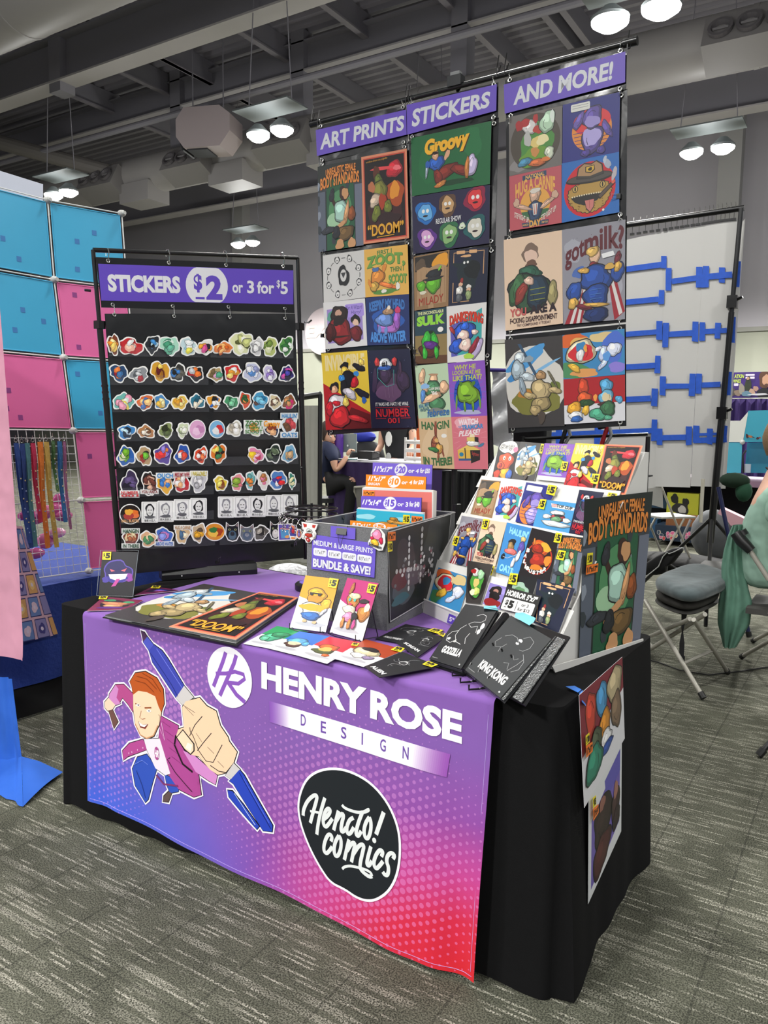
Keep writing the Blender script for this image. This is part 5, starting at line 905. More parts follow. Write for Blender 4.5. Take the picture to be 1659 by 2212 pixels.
# ---------------------------------------------------------------- tall banner stand behind the table
BY=1.93; pb=PY(BY); pbar=PY(BY+.022); BN=V(0,-1,0)
stand=empty('banner_stand',V(pbar(980,1060).x,BY+.03,0),'black T-shaped pole stand behind the table carrying three columns of hanging banners','banner stand')
mb=MB(); a_,b_=pbar(681,266),pbar(1362,91); mb.tube([a_,b_],.0145,mat('#101212',.25,spec=.7),16); mb.tube([a_-(b_-a_).normalized()*.03,a_+(b_-a_).normalized()*.03],.021,BLKMETAL,14); mb.tube([b_-(b_-a_).normalized()*.03,b_+(b_-a_).normalized()*.03],.021,BLKMETAL,14); mb.build('crossbar',stand,smooth=True)
mb=MB(); tx=pbar(985,177); mb.box(tx+V(0,0,.0),(.075,.05,.05),mat('#26282a',.35)); mb.box(tx+V(0,0,.035),(.05,.03,.02),mat('#8a8c8c',.3)); mb.build('clamp',stand)
mb=MB(); x0=pbar(981,1060).x; mb.tube([V(tx.x,BY+.05,tx.z-.02),V((x0+tx.x)/2,BY+.055,1.4),V(x0,BY+.055,.03)],[.012,.015,.017],BLKMETAL,12); mb.tube([V(x0,BY+.055,.9),V(x0,BY+.055,.98)],.024,BLKMETAL,12)
mb.build('pole',stand,smooth=True)
for t in (.6,2.7,4.8):
    d=V(math.cos(t),math.sin(t),0); mb=MB(); mb.tube([V(x0,BY+.055,.62),V(x0,BY+.055,.0)+d*.5+V(0,0,.02)],.011,BLKMETAL,8); mb.build('leg',stand)
for x,y in ((677,240),(690,250),(880,195),(886,198),(1077,135),(1094,130),(1358,84)):
    p=pbar(x,y+10); mb=MB(); mb.tube([p+V(0,-.016,-.05),p+V(0,-.018,-.01),p+V(.004,-.008,.05)],.003,BLKMETAL,5); mb.tube([p+V(0,-.016,-.03),p+V(.012,-.02,-.03),p+V(.016,-.01,.0)],.003,BLKMETAL,5); mb.build('hook_clip',stand)
cA=crop(670,150,4.046); cB=crop(670,520,4.046); cC=crop(1060,60,4.81); cD=crop(1060,460,4.424)
def panel(q,label,gr=True,group='hanging banner sheets'):
    q=[pb(*p)+BN*.004 for p in q]; m_=(q[0]+q[2])/2; mb=MB()
    def fn(u,v): p=(q[0]*(1-u)+q[1]*u)*(1-v)+(q[3]*(1-u)+q[2]*u)*v; return p+V(0,.003*math.sin(u*7+v*5)+.0012*math.sin(u*23),0)
    mb.grid(fn,20,14,vinyl); mb.grid(lambda u,v:fn(u,v)+V(0,.0015,0),1,1,vinyl); o=mb.build('hanging_banner',smooth=True); tag(o,label,'banner panel','hanging banner sheets')
    for (u,v) in ((.045,.04),(.955,.04),(.045,.96),(.955,.96)):
        mb=MB(); grommet(mb,fn(u,v)+BN*.005,BN,.011); ring(mb,fn(u,v)+BN*.012+V(0,0,.02 if v<.5 else -.02),.013,(1,.3,0)); mb.build('grommet',o)
    return o
def ink_sign(par,q,t,x0,x1,W_=380,H_=110):
    mb=MB(); q=[pb(*p)+BN*.0165 for p in q]; a=Art(mb,q,W_,H_,base=0); mb.slab(q,BN,.0008,ink('#6a51bf')); a.k=2; a.text(t,x0,H_*.2,x1,H_*.8,'#d9dbe0',.035,.12); mb.build('sign',par)
h1=panel([(686,272),(881,227),(883,310),(690,352)],'black top sheet of the left banner column under the sign ART PRINTS'); ink_sign(h1,[(686,283),(881,239),(882,293),(688.5,339)],'ART PRINTS',16,372)
h2=panel([(883,226),(1077,178),(1077,256),(884,302)],'black top sheet of the middle banner column under the sign STICKERS'); ink_sign(h2,[(882,229),(1076,184.6),(1075,241.5),(883,293)],'STICKERS',22,355)
h3=panel([cC(150,545),cC(1415,212),cC(1412,645),cC(165,950)],'black top sheet of the right banner column under the sign AND MORE!'); ink_sign(h3,[cC(150,605),cC(1410,262),cC(1408,580),cC(160,905)],'AND MORE!',30,345)
panel([(689,349),(884,308),(889,521),(695,549)],'black sheet holding the BODY STANDARDS and DOOM posters'); panel([(693,545),(890,516),(893,748),(705,764)],'black sheet holding four square prints in the left column'); panel([(694,762),(893,748),(905,925),(710,940)],'bottom black sheet of the left banner column'); 
panel([(885,300),(1078,254),(1071,531),(889,560)],'black sheet holding the Groovy and REGULAR SHOW posters'); panel([cB(900,118),cB(1625,45),cB(1588,1042),cB(915,1088)],'black sheet holding MILADY, SULK and two more prints'); panel([cB(905,1085),cB(1570,1035),cB(1615,2000),cB(985,2006)],'bottom black sheet of the middle banner column')
panel([cC(160,955),cC(1422,635),cC(1412,1990),cC(172,2160)],'black sheet holding four square prints in the right column'); panel([cD(133,222),cD(1303,28),cD(1296,1045),cD(152,1165)],'black sheet holding the DISAPPOINTMENT and got milk? posters'); panel([cD(146,1178),cD(1292,1062),cD(1300,2035),cD(175,2105)],'bottom black sheet of the right banner column')
def pr(c,pts,fn,w,h,label,bg='#cccccc'):
    q=[pb(*(c(*p) if c else p))+BN*.0165 for p in pts]; return sheetobj('art_print',q,fn,label,'art print','art prints on the banner wall',w=w,h=h,bg=bg,off=.00006,th=.0006)
pr(None,[(690,362),(784,344),(789,531),(692,546)],d_std,11,17,'poster reading UNREALISTIC FEMALE BODY STANDARDS, top left of the banner wall')
pr(None,[(784,341.5),(882,323),(887,516),(789,529)],d_doom,11,17,'red-bordered poster reading DOOM, right of the topmost left poster on the banner wall')
pr(None,[(701,553),(790,541),(793,643.5),(703,655)],d_titans,10,10,'pale grey square print with a ring of line-drawn heads')
pr(None,[(790,541),(884,529),(887,636),(793,643.5)],d_zoot,10,10,'yellow square print reading FIRST I ZOOT, THEN I SCOOT')
pr(None,[(702,655),(792,645),(797,747),(706.5,755)],d_wiz,10,10,'white square print with a dark bearded shape in red and a violet speech box')
pr(cB,[(499,503),(877,470),(885,905),(515,918)],d_water,10,10,"dark blue square print reading KEEPIN' MY HEAD ABOVE WATER")
pr(cB,[(113,988),(512,960),(550,1638),(153,1655)],d_inv,11,17,'yellow and red poster reading INVINCIBLE')
pr(cB,[(516,963),(885,945),(940,1632),(552,1640)],d_num,11,17,'dark navy poster reading NUMBER 001 on the banner wall')
pr(cA,[(895,610),(1597,460),(1583,1010),(905,1115)],d_groovy,17,11,'green poster with yellow script Groovy')
pr(cA,[(905,1120),(1583,1015),(1578,1525),(915,1620)],d_reg,17,11,'dark purple poster of round glowing heads reading REGULAR SHOW')
pr(cB,[(918,145),(1230,85),(1220,575),(925,615)],d_mil,11,17,'wood-brown poster reading MILADY on the banner wall')
pr(cB,[(1235,85),(1572,62),(1553,540),(1222,578)],d_garden,11,17,'dark navy poster with a thin gold frame and two white eyes on the banner wall')
pr(cB,[(928,622),(1204,582),(1212,1070),(935,1078)],d_sulk,11,17,'poster reading THE INCONSOLABLE SULK')
pr(cB,[(1205,580),(1555,540),(1537,1045),(1213,1075)],d_dank,11,17,'white poster with arched red lettering over a blue shape on the banner wall')
pr(cB,[(930,1095),(1215,1070),(1245,1540),(960,1555)],d_feb,11,15,'pale green poster reading REAL MEN WEAR febreze')
pr(cB,[(1215,1070),(1540,1045),(1560,1530),(1245,1540)],d_why,11,15,'purple poster reading WHY HE LOOKIN AT ME LIKE THAT? on the banner wall')
pr(cB,[(960,1555),(1245,1540),(1275,1993),(985,1985)],d_hang,11,15,'tan poster of an orange ape reading HANGIN IN THERE!')
pr(cB,[(1245,1540),(1560,1530),(1567,1995),(1275,1994)],d_tram,11,15,'pink poster reading WATCH THE TRAMCAR PLEASE!')
pr(cC,[(203,940),(757,820),(752,1435),(207,1555)],d_plants,10,10,'grey square print with a green leafy cluster in a dark disc')
pr(cC,[(762,815),(1355,680),(1345,1300),(757,1420)],d_gor,10,10,'deep blue square print with a purple shape on a striped sunset')
pr(cC,[(207,1553),(748,1437),(750,2035),(213,2120)],d_carnie,10,10,'dusty red square print reading NATIONAL HUG A CARNIE DAY')
pr(cC,[(752,1420),(1345,1300),(1347,1925),(752,2035)],d_liz,10,10,'blue square print of a bearded lizard in a ranger hat with a cigar')
pr(cD,[(137,265),(692,170),(702,1060),(153,1130)],d_you,11,17,'peach poster reading YOU ARE A DISAPPOINTMENT')
pr(cD,[(692,170),(1297,70),(1292,1020),(705,1070)],d_milk,11,17,'grey poster reading got milk? on the banner wall')
pr(cD,[(147,1218),(697,1172),(715,2035),(178,2055)],d_ninja,11,17,'grey and white poster with a blue brush sweep and a leaning sword')
pr(cD,[(697,1172),(1288,1110),(1292,1548),(707,1592)],d_birds,17,11,'bright blue and orange poster with a red-winged and a white shape')
pr(cD,[(707,1592),(1292,1545),(1295,1985),(717,2020)],d_thugs,17,11,'red and white poster at the bottom of the right banner column')
for (c,x,y,s_,l) in ((cB,(120),830,-1,'left edge of the left banner column'),(cB,925,972,-1,'left edge of the middle banner column'),(cC,1340,1760,1,'right edge of the right banner column')):
    p=pb(*c(x,y))+BN*.014; mb=MB(); mb.box(p,(.018,.012,.022),mat('#161616',.3)); mb.tube([p+V(0,-.006,.008),p+V(s_*-.03,-.012,.012),p+V(s_*-.03,-.012,-.012),p+V(0,-.006,-.008)],.0012,CHROME,5); tag(mb.build('binder_clip'),'binder clip on the '+l,'binder clip','binder clips on the banners')
# ---------------------------------------------------------------- grey felt print bin
cBn=crop(620,960,4.254); ZT=1.067
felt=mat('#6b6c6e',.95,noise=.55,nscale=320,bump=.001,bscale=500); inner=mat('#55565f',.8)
FLb,FRb=V(.828,.345,TZ+.005),V(1.146,.345,TZ+.005); dv=V(-.058,.565,0)
bn=MB(); UP=V(0,0,ZT-TZ-.005); t=.012
c4=[FLb,FRb,FRb+dv,FLb+dv]; cen=sum(c4,V(0,0,0))/4; inn=[c+(cen-c)*.045 for c in c4]
for i in range(4):
    a,b=c4[i],c4[(i+1)%4]; ia,ib=inn[i],inn[(i+1)%4]
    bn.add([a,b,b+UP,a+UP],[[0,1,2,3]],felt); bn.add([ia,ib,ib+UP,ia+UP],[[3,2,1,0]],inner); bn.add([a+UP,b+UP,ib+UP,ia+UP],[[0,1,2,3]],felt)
    bn.tube([a+UP,b+UP],.0022,mat('#a8a8a8',.5),5)
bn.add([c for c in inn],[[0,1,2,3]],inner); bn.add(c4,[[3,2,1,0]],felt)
tag(bn.build('print_bin'),'open speckled grey felt bin in the middle of the table, full of prints','print bin')
fpY=PY(.345)
# sign on the bin front, tab folded over the rim
def binsign():
    pl=PY(.340); q=quad(pl,cBn,(233,826),(817,912),(802,1226),(224,1141)); mb=MB(); a=Art(mb,q,584,318,base=0); P='#6d5bc6'; mb.slab(q,a.n,.0012,ink(P)); 
    tb=quad(pl,cBn,(402,748),(628,770),(626,874),(400,848)); mb.slab(tb,a.n,.0012,ink(P)); a.k=2; W_='#dfe0e6'
    a.text('MEDIUM & LARGE PRINTS',14,48,560,96,W_,.02); 
    for i,s_ in enumerate(('11"x17"','11"x14"','10"x10"','8.5"x11"')): x=16+i*137; a.rrect(x,120,x+128,190,16,W_); a.text(s_,x+16,138,x+112,172,'#54545e',.01)
    a.text('BUNDLE & SAVE!',16,218,552,298,W_,.045)
    tag(mb.build('bin_sign'),'purple sign on the front of the bin reading MEDIUM & LARGE PRINTS, BUNDLE & SAVE!','sign')
binsign()
def clip(p,label,s=1.,n=V(0,-1,0),grp='binder clips on the bin'):
    mb=MB(); r=n.cross(V(0,0,1)).normalized()
    vs=[p+r*x+n*y+V(0,0,z) for x in (-.02*s,.02*s) for y,z in ((-.011*s,-.018*s),(.011*s,-.018*s),(.002*s,.012*s),(-.002*s,.012*s))]
    mb.add(vs,[[0,1,2,3],[7,6,5,4],[0,4,5,1],[1,5,6,2],[2,6,7,3],[3,7,4,0]],mat('#141414',.3))
    for s_ in (-1,1):
        mb.tube([p+n*.011*s+r*-.012*s+V(0,0,-.016*s),p+n*.014*s+r*-.003*s+V(0,0,-.052*s),p+n*.014*s+r*.003*s+V(0,0,-.052*s),p+n*.011*s+r*.012*s+V(0,0,-.016*s)],.0009,CHROME,5)
    tag(mb.build('binder_clip'),label,'binder clip',grp)
p=fpY(*cBn(512,752)); clip(V(p.x,.345,ZT-.012),'large black binder clip pinning the purple sign to the bin rim',1.)
for x,y,l in ((500,648,'left inner rim of the bin, near its middle'),(603,620,'left inner rim of the bin, towards the back'),(290,705,'left rim of the bin near the front corner')):
    q_=plane(c4[0],V(dv.y,-dv.x,0))(*cBn(x,y)); clip(V(q_.x+.006,q_.y,ZT-.006),'small binder clip on the '+l,.45,V(1,.13,0))
for x,y,l in ((975,778,'front end of the right rim'),(1215,700,'right rim, halfway back'),(1412,655,'right rim near the back corner')):
    q_=plane(c4[1],V(dv.y,-dv.x,0))(*cBn(x,y)); clip(V(q_.x-.004,q_.y,ZT-.008),'small binder clip on the bin '+l,.5,V(.99,.13,0))
# sleeved print hanging on the right side
pr_=plane(c4[1]+V(.004,0,0),V(dv.y,-dv.x,0))
def d_side(a):
    a.rect(0,0,17,11,'#1e1f21'); many(a,[(4.4,4,2.4,2.4,'#3a3236'),(4,8,3,1.6,'#4c4f54'),(3,6.4,2,1.4,'#5a2e36'),(12,3,2.6,3,'#2c2e31'),(7,6.6,3,1.2,'#565058'),(3,8.8,2.2,.7,'#3c6068'),(14,7,2,2,'#333538')],3)
    for i in range(9): a.ell(5.2,1.6+i*.8,.26,.34,'#c4c4c4'); a.k-=1; a.ell(8.6,1.0+i*.85,.3,.36,'#bdbdbd' if i%2 else '#8f8f90'); a.k-=1; a.ell(2+i*.95,5.2+.12*i,.32,.3,'#b2b2b2'); a.k-=1; a.ell(11+(i%3)*.6,4+i*.5,.25,.3,'#9c9c9e'); a.k-=1
    a.k+=1
    rd=random.Random(3)
    for i in range(26): x,y=rd.uniform(.5,13),rd.uniform(4,7.6); a.ell(x,y,.3,.22,rd.choice(['#a8a8aa','#7c4450','#cfcfcf','#6a6c70'])); a.k-=1
    a.k+=1; a.line([(.1,.1),(16.9,.1),(16.9,10.9),(.1,10.9)],.16,'#c9c9c9',closed=True)
q=quad(pr_,cBn,(921,800),(1508,632),(1440,1340),(943,1638)); sp=sheetobj('sleeved_print',q,d_side,'dark glossy sleeved print hanging on the right side of the grey bin','art print',w=17,h=11,bg='#1e1f21',off=.0001)
sp.data.materials.append(mat('#26272a',.08)); 
def tagon(par,pl,pts,txt,bg='#ecdb2c',off=.0012,c='#26251c'):
    q=[pl(*p)+pl.off for p in pts]; mb=MB(); a=Art(mb,q,10,8 if len(txt)<4 else 5,base=0); mb.slab(q,a.n,.0003,ink(bg)); a.k=2; h=a.h
    if txt[0]=='$': a.text('$',.9,h*.2,3.1,h*.66,c,.02); a.rect(1.1,h*.78,2.7,h*.83,c); a.text(txt[1:],3.6,h*.16,9.1,h*.84,c,.06)
    else: a.text(txt,.6,h*.2,9.4,h*.82,c,.05)
    return mb.build('price_tag',par)
def offpl(pl,v): f=lambda x,y:pl(x,y); f.off=v; f.n=pl.n; return f
tagon(sp,offpl(pr_,V(.003,0,0)),[cBn(*p) for p in ((920,808),(990,800),(990,880),(918,888))],'11"x17"','#ee7a2a'); tagon(sp,offpl(pr_,V(.003,0,0)),[cBn(*p) for p in ((918,892),(960,890),(962,980),(920,988))],'$10')
# stock standing in the bin: dividers and sleeved prints
def divider(Y,pts,txt,label,bg,W_=550,sub=None):
    pl=PY(Y); q=quad(pl,cBn,*pts); mb=MB(); a=Art(mb,q,W_,120,base=0,off=.0001); lo=[V(p.x,Y,TZ+.02) for p in (q[2],q[3])]; mb.slab([q[0],q[1],lo[0],lo[1]],a.n,.004,ink(bg),ink('#2c2c34')); a.k=2; W2='#ebe9ee'
    a.text(txt[0],22,34,195,(66 if sub else 92),W2,.04,.2) if not sub else a.text(txt[0],30,12,190,62,W2,.04,.2)
    if sub: a.text(sub,38,76,148,104,W2,.03)
    a.ell(275,60,58,60,W2,n=36); a.text('$',228,28,250,84,bg,.03); a.rect(230,94,252,99,bg); a.text(txt[1],254,24,318,92,bg,.05); a.text(txt[2],345,42,440,82,W2,.03); a.text(txt[3],450,34,538,84,W2,.04)
    return tag(mb.build('divider_card'),label,'divider card','divider cards in the bin')
def sleeved(Y,pts,fn,label,bg,w=11,h=6):
    pl=PY(Y); q=quad(pl,cBn,*pts); lo=[V(p.x,Y,TZ+.02) for p in (q[2],q[3])]; mb=MB(); a=Art(mb,q,w,h,base=0,off=.0001); mb.slab([q[0],q[1],lo[0],lo[1]],a.n,.003,ink(bg),ink('#d8d6d2')); a.k=2; fn(a)
    return tag(mb.build('sleeved_print'),label,'art print','sleeved prints in the bin'),offpl(pl,V(0,-.002,0))
divider(.555,((580,697),(1012,738),(1008,800),(576,760)),('8.5"x11"','5','or 4','for $15'),'orange divider card reading 8.5"x11" at the front of the bin','#ea8a22',430)
def d_des(a): a.rect(0,0,11,6,'#35aecb'); many(a,[(1.6,2.6,1.8,.9,'#9cd8e4'),(8,2.8,2,.7,'#8fd2e2')],2); many(a,[(6.2,4.0,1.0,.9,'#c08a3c',0,1),(6.2,3.0,.6,.8,'#b07a30',0,1),(7.6,4.6,1.6,.6,'#c08a3c',0,1),(4.6,4.8,1.4,.5,'#b88438',0,1)],4)
o,pl=sleeved(.62,((640,592),(1262,642),(1258,760),(636,745)),d_des,'sleeved print with a turquoise sky and sandy ruin near the front of the bin','#35aecb')
tagon(o,pl,[cBn(*p) for p in ((1070,645),(1132,650),(1128,728),(1066,722))],'$15'); tagon(o,pl,[cBn(*p) for p in ((1148,655),(1248,664),(1244,724),(1144,716))],'11"x14"','#ee7a2a')
for k in range(4): sleeved(.632+k*.008,((646+k*3,588-k*3),(1250+k*5,634-k*3),(1250+k*5,700),(646,660)),lambda a:a.rect(0,.3,11,6,'#b8bcc0'),'edge of a clear-sleeved print packed behind the turquoise one','#cfd0d2')
divider(.685,((682,474),(1236,490),(1226,626),(664,572)),('11"x14"','15','or 3','for $40'),'purple divider card reading 11"x14" $15','#6b52c0',550)
for k in range(8):
    o,pl=sleeved(.72+k*.007,((692+k*4,398-k*1.5),(1345+k*4,418+k*1.5),(1345+k*3,690),(680,600)),lambda a:(a.rect(.15,.5,10.8,6,'#e0776f' if k==0 else '#d8d6d2')),('coral pink sleeved print in the middle of the bin' if k==0 else 'white edge of a sleeved print packed behind the coral one'),'#dcdad6')
    if k==0: tagon(o,pl,[cBn(*p) for p in ((706,422),(808,430),(804,474),(702,466))],'11"x17"','#ee8a2a')
divider(.80,((726,276),(1278,298),(1256,408),(706,388)),('11"x17"','10','or 4','for $30'),'orange divider card reading 11"x17" BARGAIN $10','#ea8a22',550,'BARGAIN')
divider(.86,((788,166),(1336,188),(1318,310),(770,274)),('11"x17"','20','or 4','for $50'),'purple divider card reading 11"x17" $20, tallest at the back of the bin','#7a63d0',550)
# charms clipped on the bin
def charm(pl,c,pts,fn,label,w=10,h=10,name='charm'):
    q=quad(pl,c,*pts); mb=MB(); a=Art(mb,q,w,h,base=0,off=.00012); a.free=True; fn(a,mb); return tag(mb.build(name),label,'charm')
def cut(a,mb,pts,th=.002): mb.slab([a.P(*p,k=0) for p in pts],a.n,th,mat('#e4e4e2',.3)); a.k=1
def c_wing(a,mb):
    cut(a,mb,[(0,.2),(10,.6),(9.2,3.4),(8.6,4),(9.6,5.4),(9.4,7.8),(7.6,8.4),(6,10),(3.4,10),(2.6,8.6),(.6,8.2),(.6,6.4),(1.6,4.2),(.6,3)]); a.poly([(1,.9),(3.4,1.2),(3.4,2.4),(1.8,2.8)],'#b83228'); a.poly([(9,1.2),(6.8,1.2),(6.8,2.4),(8.2,2.8)],'#b83228')
    many(a,[(5.2,4.6,1.9,1.3,'#c9ccc8',0,1),(5.0,6.4,2.4,1.0,'#a83428',0,1),(4.8,8.6,1.5,1.0,'#b02c2c',.5,1),(5.2,4.4,1.2,.4,'#384038'),(1.8,7.2,.7,.7,'#dcdcd8',0,1),(8.6,6.6,.7,1.2,'#dcdcd8',0,1)],3); a.ell(4.8,8.5,.35,.35,'#e8e8e8')
charm(PY(.336),cBn,((132,706),(284,722),(266,905),(128,900)),c_wing,'white and red winged charm clipped at the left front corner of the bin')
def c_pink(a,mb):
    cut(a,mb,[(2.4,0),(7,.2),(9.6,2.6),(10,6),(8.6,9.6),(6.6,10),(.2,7.6),(.2,6),(1.4,4.2),(1.4,1.6)]); many(a,[(5.2,2.9,2.9,2.3,'#e88aac',0,1),(2.4,4.4,1,.9,'#c8284c',0,1),(7.6,5.4,1.2,1.4,'#c8284c',0,1),(4.2,6.4,2.6,1.3,'#e6b83a',.3,1)],4); a.text('Enthusiasm',.9,7.0,8.2,8.6,'#26242a',.03,0,0,1.2)
charm(PY(.334),cBn,((750,775),(908,775),(900,985),(738,965)),c_pink,'pink and yellow charm clipped at the right front corner of the bin')
# ---------------------------------------------------------------- revolving keychain stand behind the bin
wc=V(.575,.70,0); ks=empty('keychain_stand',wc+V(0,0,TZ+.005),'round black wire stand hung with keyrings, behind the left of the bin','keychain stand')
mb=MB(); z=TZ+.006; mb.lathe([(0,0),(.062,0),(.064,.004),(.064,.022),(.058,.028),(.05,.029),(0,.029)],wc+V(0,0,z),mat('#131315',.4),32); mb.build('base',ks,smooth=True)
mb=MB(); mb.lathe([(.046,0),(.046,.0012),(0,.0012)],wc+V(0,0,z+.029),mat('#7a62cc',.5),32); mb.build('base_label',ks)
mb=MB(); mb.cyl(wc+V(0,0,z+.028),wc+V(0,0,1.085),.005,BLKMETAL,10); mb.build('pole',ks,smooth=True)
zr=1.065; mb=MB()
for r,zz in ((.1,zr),(.1,zr-.022),(.06,zr+.006)): mb.tube([wc+V(r*math.cos(2*PI*i/36),r*math.sin(2*PI*i/36),zz) for i in range(36)],.0028,BLKMETAL,6,closed=True)
for i in range(8):
    t=2*PI*i/8; d=V(math.cos(t),math.sin(t),0); mb.tube([wc+V(0,0,zr+.006),wc+d*.1+V(0,0,zr)],.002,BLKMETAL,5)
for i in range(20):
    t=2*PI*i/20; d=V(math.cos(t),math.sin(t),0); mb.tube([wc+d*.1+V(0,0,zr-.022),wc+d*.112+V(0,0,zr-.03),wc+d*.118+V(0,0,zr-.02)],.0018,BLKMETAL,5)
mb.build('wheel',ks,smooth=True)
def keyring(t,label,ch=None):
    d=V(math.cos(t),math.sin(t),0); p=wc+d*.113+V(0,0,zr-.03); mb=MB(); rr=.013; ring(mb,p-V(0,0,rr-.002),rr,V(.55,-.83,.1) if int(t*3)%2 else V(.9,-.4,0),.0013)
    n=6; 
    for k in range(n): ring(mb,p-V(0,0,2*rr+.003+k*.005),.0033,V(1,0,0) if k%2 else V(0,1,0),.0009)
    o=mb.build('keychain'); tag(o,label,'keychain','keychains on the round stand')
    if ch:
        pl=plane(p+V(0,0,0),V(.55,-.83,0)); q=quad(pl,crop(580,1080,9.217),*ch[0]); m2=MB(); a=Art(m2,q,10,10,base=0,off=.0001); a.free=True; ch[1](a,m2); m2.build('charm',o)
def ch_card(a,mb): cut(a,mb,[(0,0),(10,0),(10,10),(0,10)],.003); a.rect(.5,.5,9.5,9.5,'#5a4a9c'); a.poly([(1.6,3),(9,3.2),(8.6,8.8),(2,8.6)],'#4a88b8'); a.line([(1.6,2.9),(8.8,3.4)],.5,'#d87858'); a.blob(6.2,7.8,1.6,.9,'#d8985a',2)
def ch_hex(a,mb): cut(a,mb,[(3,0),(8,.4),(10,5),(9,9),(7,10),(2,9.6),(0,5)],.003); a.poly([(3.2,.8),(7.6,1),(9.2,5),(8.4,7.4),(1.8,7.4),(.8,5)],'#45489a'); many(a,[(5,4.4,2,1.4,'#b82c3c',0,1),(5.2,2,2.2,1.0,'#e07a5a',.3,1),(5,8.6,2.6,.6,'#e08a4a')],5)
def ch_pur(a,mb): cut(a,mb,[(2,0),(8,0),(10,4),(9.4,8),(6,10),(1,8.4),(0,3)],.003); a.ell(5,4.6,3.9,3.8,'#e08a4a'); many(a,[(5,5,2.3,2.8,'#9a86cc',0,1),(5,2.2,1.6,1.4,'#8a78c0',0,1)],6)
keyring(4.05,'keychain with a square purple and teal charm, leftmost on the round stand',(((185,475),(470,470),(480,800),(200,812)),ch_card))
keyring(4.3,'keychain with an orange and navy charm beside the square purple one',(((392,480),(600,485),(575,805),(400,800)),ch_hex)); keyring(4.55,'keychain with a purple charm on an orange disc, nearest the bin',(((545,575),(665,580),(670,790),(550,785)),ch_pur))
for i,t in enumerate((4.8,5.05,5.3,5.55,5.8,6.05,.1,3.8,3.5,3.2)): keyring(t,'plain steel keyring with a short chain hanging from the round stand')
# ---------------------------------------------------------------- two framed-out 5x7 prints on wire easels
cS=crop(520,1240,3.456)
def easelprint(pts,fn,tagp,label,lab2,bg):
    pz=PZ(TZ+.014); b0,b1=pz(*cS(*pts[3])),pz(*cS(*pts[2])); e=(b1-b0).normalized(); nb=V(-e.y,e.x,0); nb=nb if nb.y>0 else -nb; t=math.radians(66); up=nb*math.cos(t)+V(0,0,math.sin(t)); n=e.cross(up); n=n if n.y<0 else -n
    pl=plane(b0,n); q=[pl(*cS(*p)) for p in pts]; o=sheetobj('art_print',q,fn,label,'art print','5x7 prints on wire easels',w=11,h=17,bg=bg,th=.004,edge='#1c1c1e')
    tagon(o,offpl(pl,n*.0045),[cS(*p) for p in tagp],'$5')
    es=empty('wire_easel',(b0+b1)/2-V(0,0,.008),lab2,'easel','wire easels on the table'); w=(b1-b0).length; c=(b0+b1)/2; mb=MB(); f=n*.012; y=TZ+.009
    A=c-e*w*.42;B=c+e*w*.42
    mb.tube([A+f*1.6+V(0,0,.012),A+f*1.6+V(0,0,-.006),A+f*1.2+V(0,0,-.009)+e*.02,B+f*1.2+V(0,0,-.009)-e*.02,B+f*1.6+V(0,0,-.006),B+f*1.6+V(0,0,.012)],.0014,BLKMETAL,6)
    for S_ in (A,B): S_=V(S_.x,S_.y,y); mb.tube([S_+f*1.4,S_-V(n.x,n.y,0).normalized()*.08],.0014,BLKMETAL,6); mb.tube([S_-f*.2,S_-f*.4+up*.11],.0014,BLKMETAL,6); mb.tube([S_-f*.4+up*.11,S_-V(n.x,n.y,0).normalized()*.08],.0014,BLKMETAL,6)
    mb.build('wire_frame',es,smooth=True)
easelprint([(485,10),(735,40),(635,435),(365,400)],d_fat,[(668,30),(735,40),(716,110),(654,98)],'white and mustard 5x7 print of a slouching yellow shape, standing on an easel','thin black wire easel holding the mustard print','#dddce0')
easelprint([(797,28),(1030,70),(908,500),(665,435)],d_drag,[(962,72),(1025,82),(1000,152),(946,140)],'white and magenta 5x7 print standing on an easel','thin black wire easel holding the magenta print','#dddce0')
# ---------------------------------------------------------------- flat prints along the front edge
def flat(c,pts,fn,label,z,tagp=None,bg='#dddce0',w=11,h=17,grp='prints lying flat on the table',txt='$5'):
    pl=PZ(TZ+.0085+z); q=[pl(*c(*p)) for p in pts]; o=sheetobj('art_print',q,fn,label,'art print',grp,w=w,h=h,bg=bg,th=.0012,off=.00005)
    if tagp: tagon(o,offpl(pl,V(0,0,.0035)),[c(*p) for p in tagp],txt)
    return o
def half(c1_,bl,seed):
    def f(a): a.rect(0,0,11,17,'#d8d8da'); a.poly([(0,0),(11,0),(11,9),(0,8)],c1_); many(a,[(5.4,14.4,4.4,.8,'#b4b4ba')]+bl,seed)
    return f
flat(cS,[(270,388),(505,428),(205,552),(20,518)],half('#2c9a5c',[(5,9,3.6,3.4,'#4fae86',0,1),(6,6.4,3,2,'#3c8a60',0,1),(3.6,11,1.6,1.6,'#6ac49e',0,1)],1),'flat white print with a green shape, leftmost along the front edge',.0005)
flat(cS,[(438,428),(662,465),(405,602),(196,550)],half('#2c6cc4',[(5,8.4,3.4,2.8,'#5aa4d8',0,1),(5.2,11,2.8,2,'#5a3c34',0,1),(5,10,2,1.6,'#d8cca8'),(8.6,9,1.2,1.6,'#5aa4d8',0,1)],2),'flat white print with a blue shape along the front edge',.0025)
flat(cS,[(662,468),(912,512),(645,668),(402,600)],half('#c8283c',[(5,8,2.8,2.4,'#e0602c',0,1),(5,11,3,1.8,'#4a5a34',0,1),(5,9.4,1.8,1.6,'#e8b860'),(7.4,13,1.2,.8,'#e0602c',0,1)],3),'flat white print with a red and orange shape along the front edge',.0045,[(822,540),(840,518),(886,526),(868,546)])
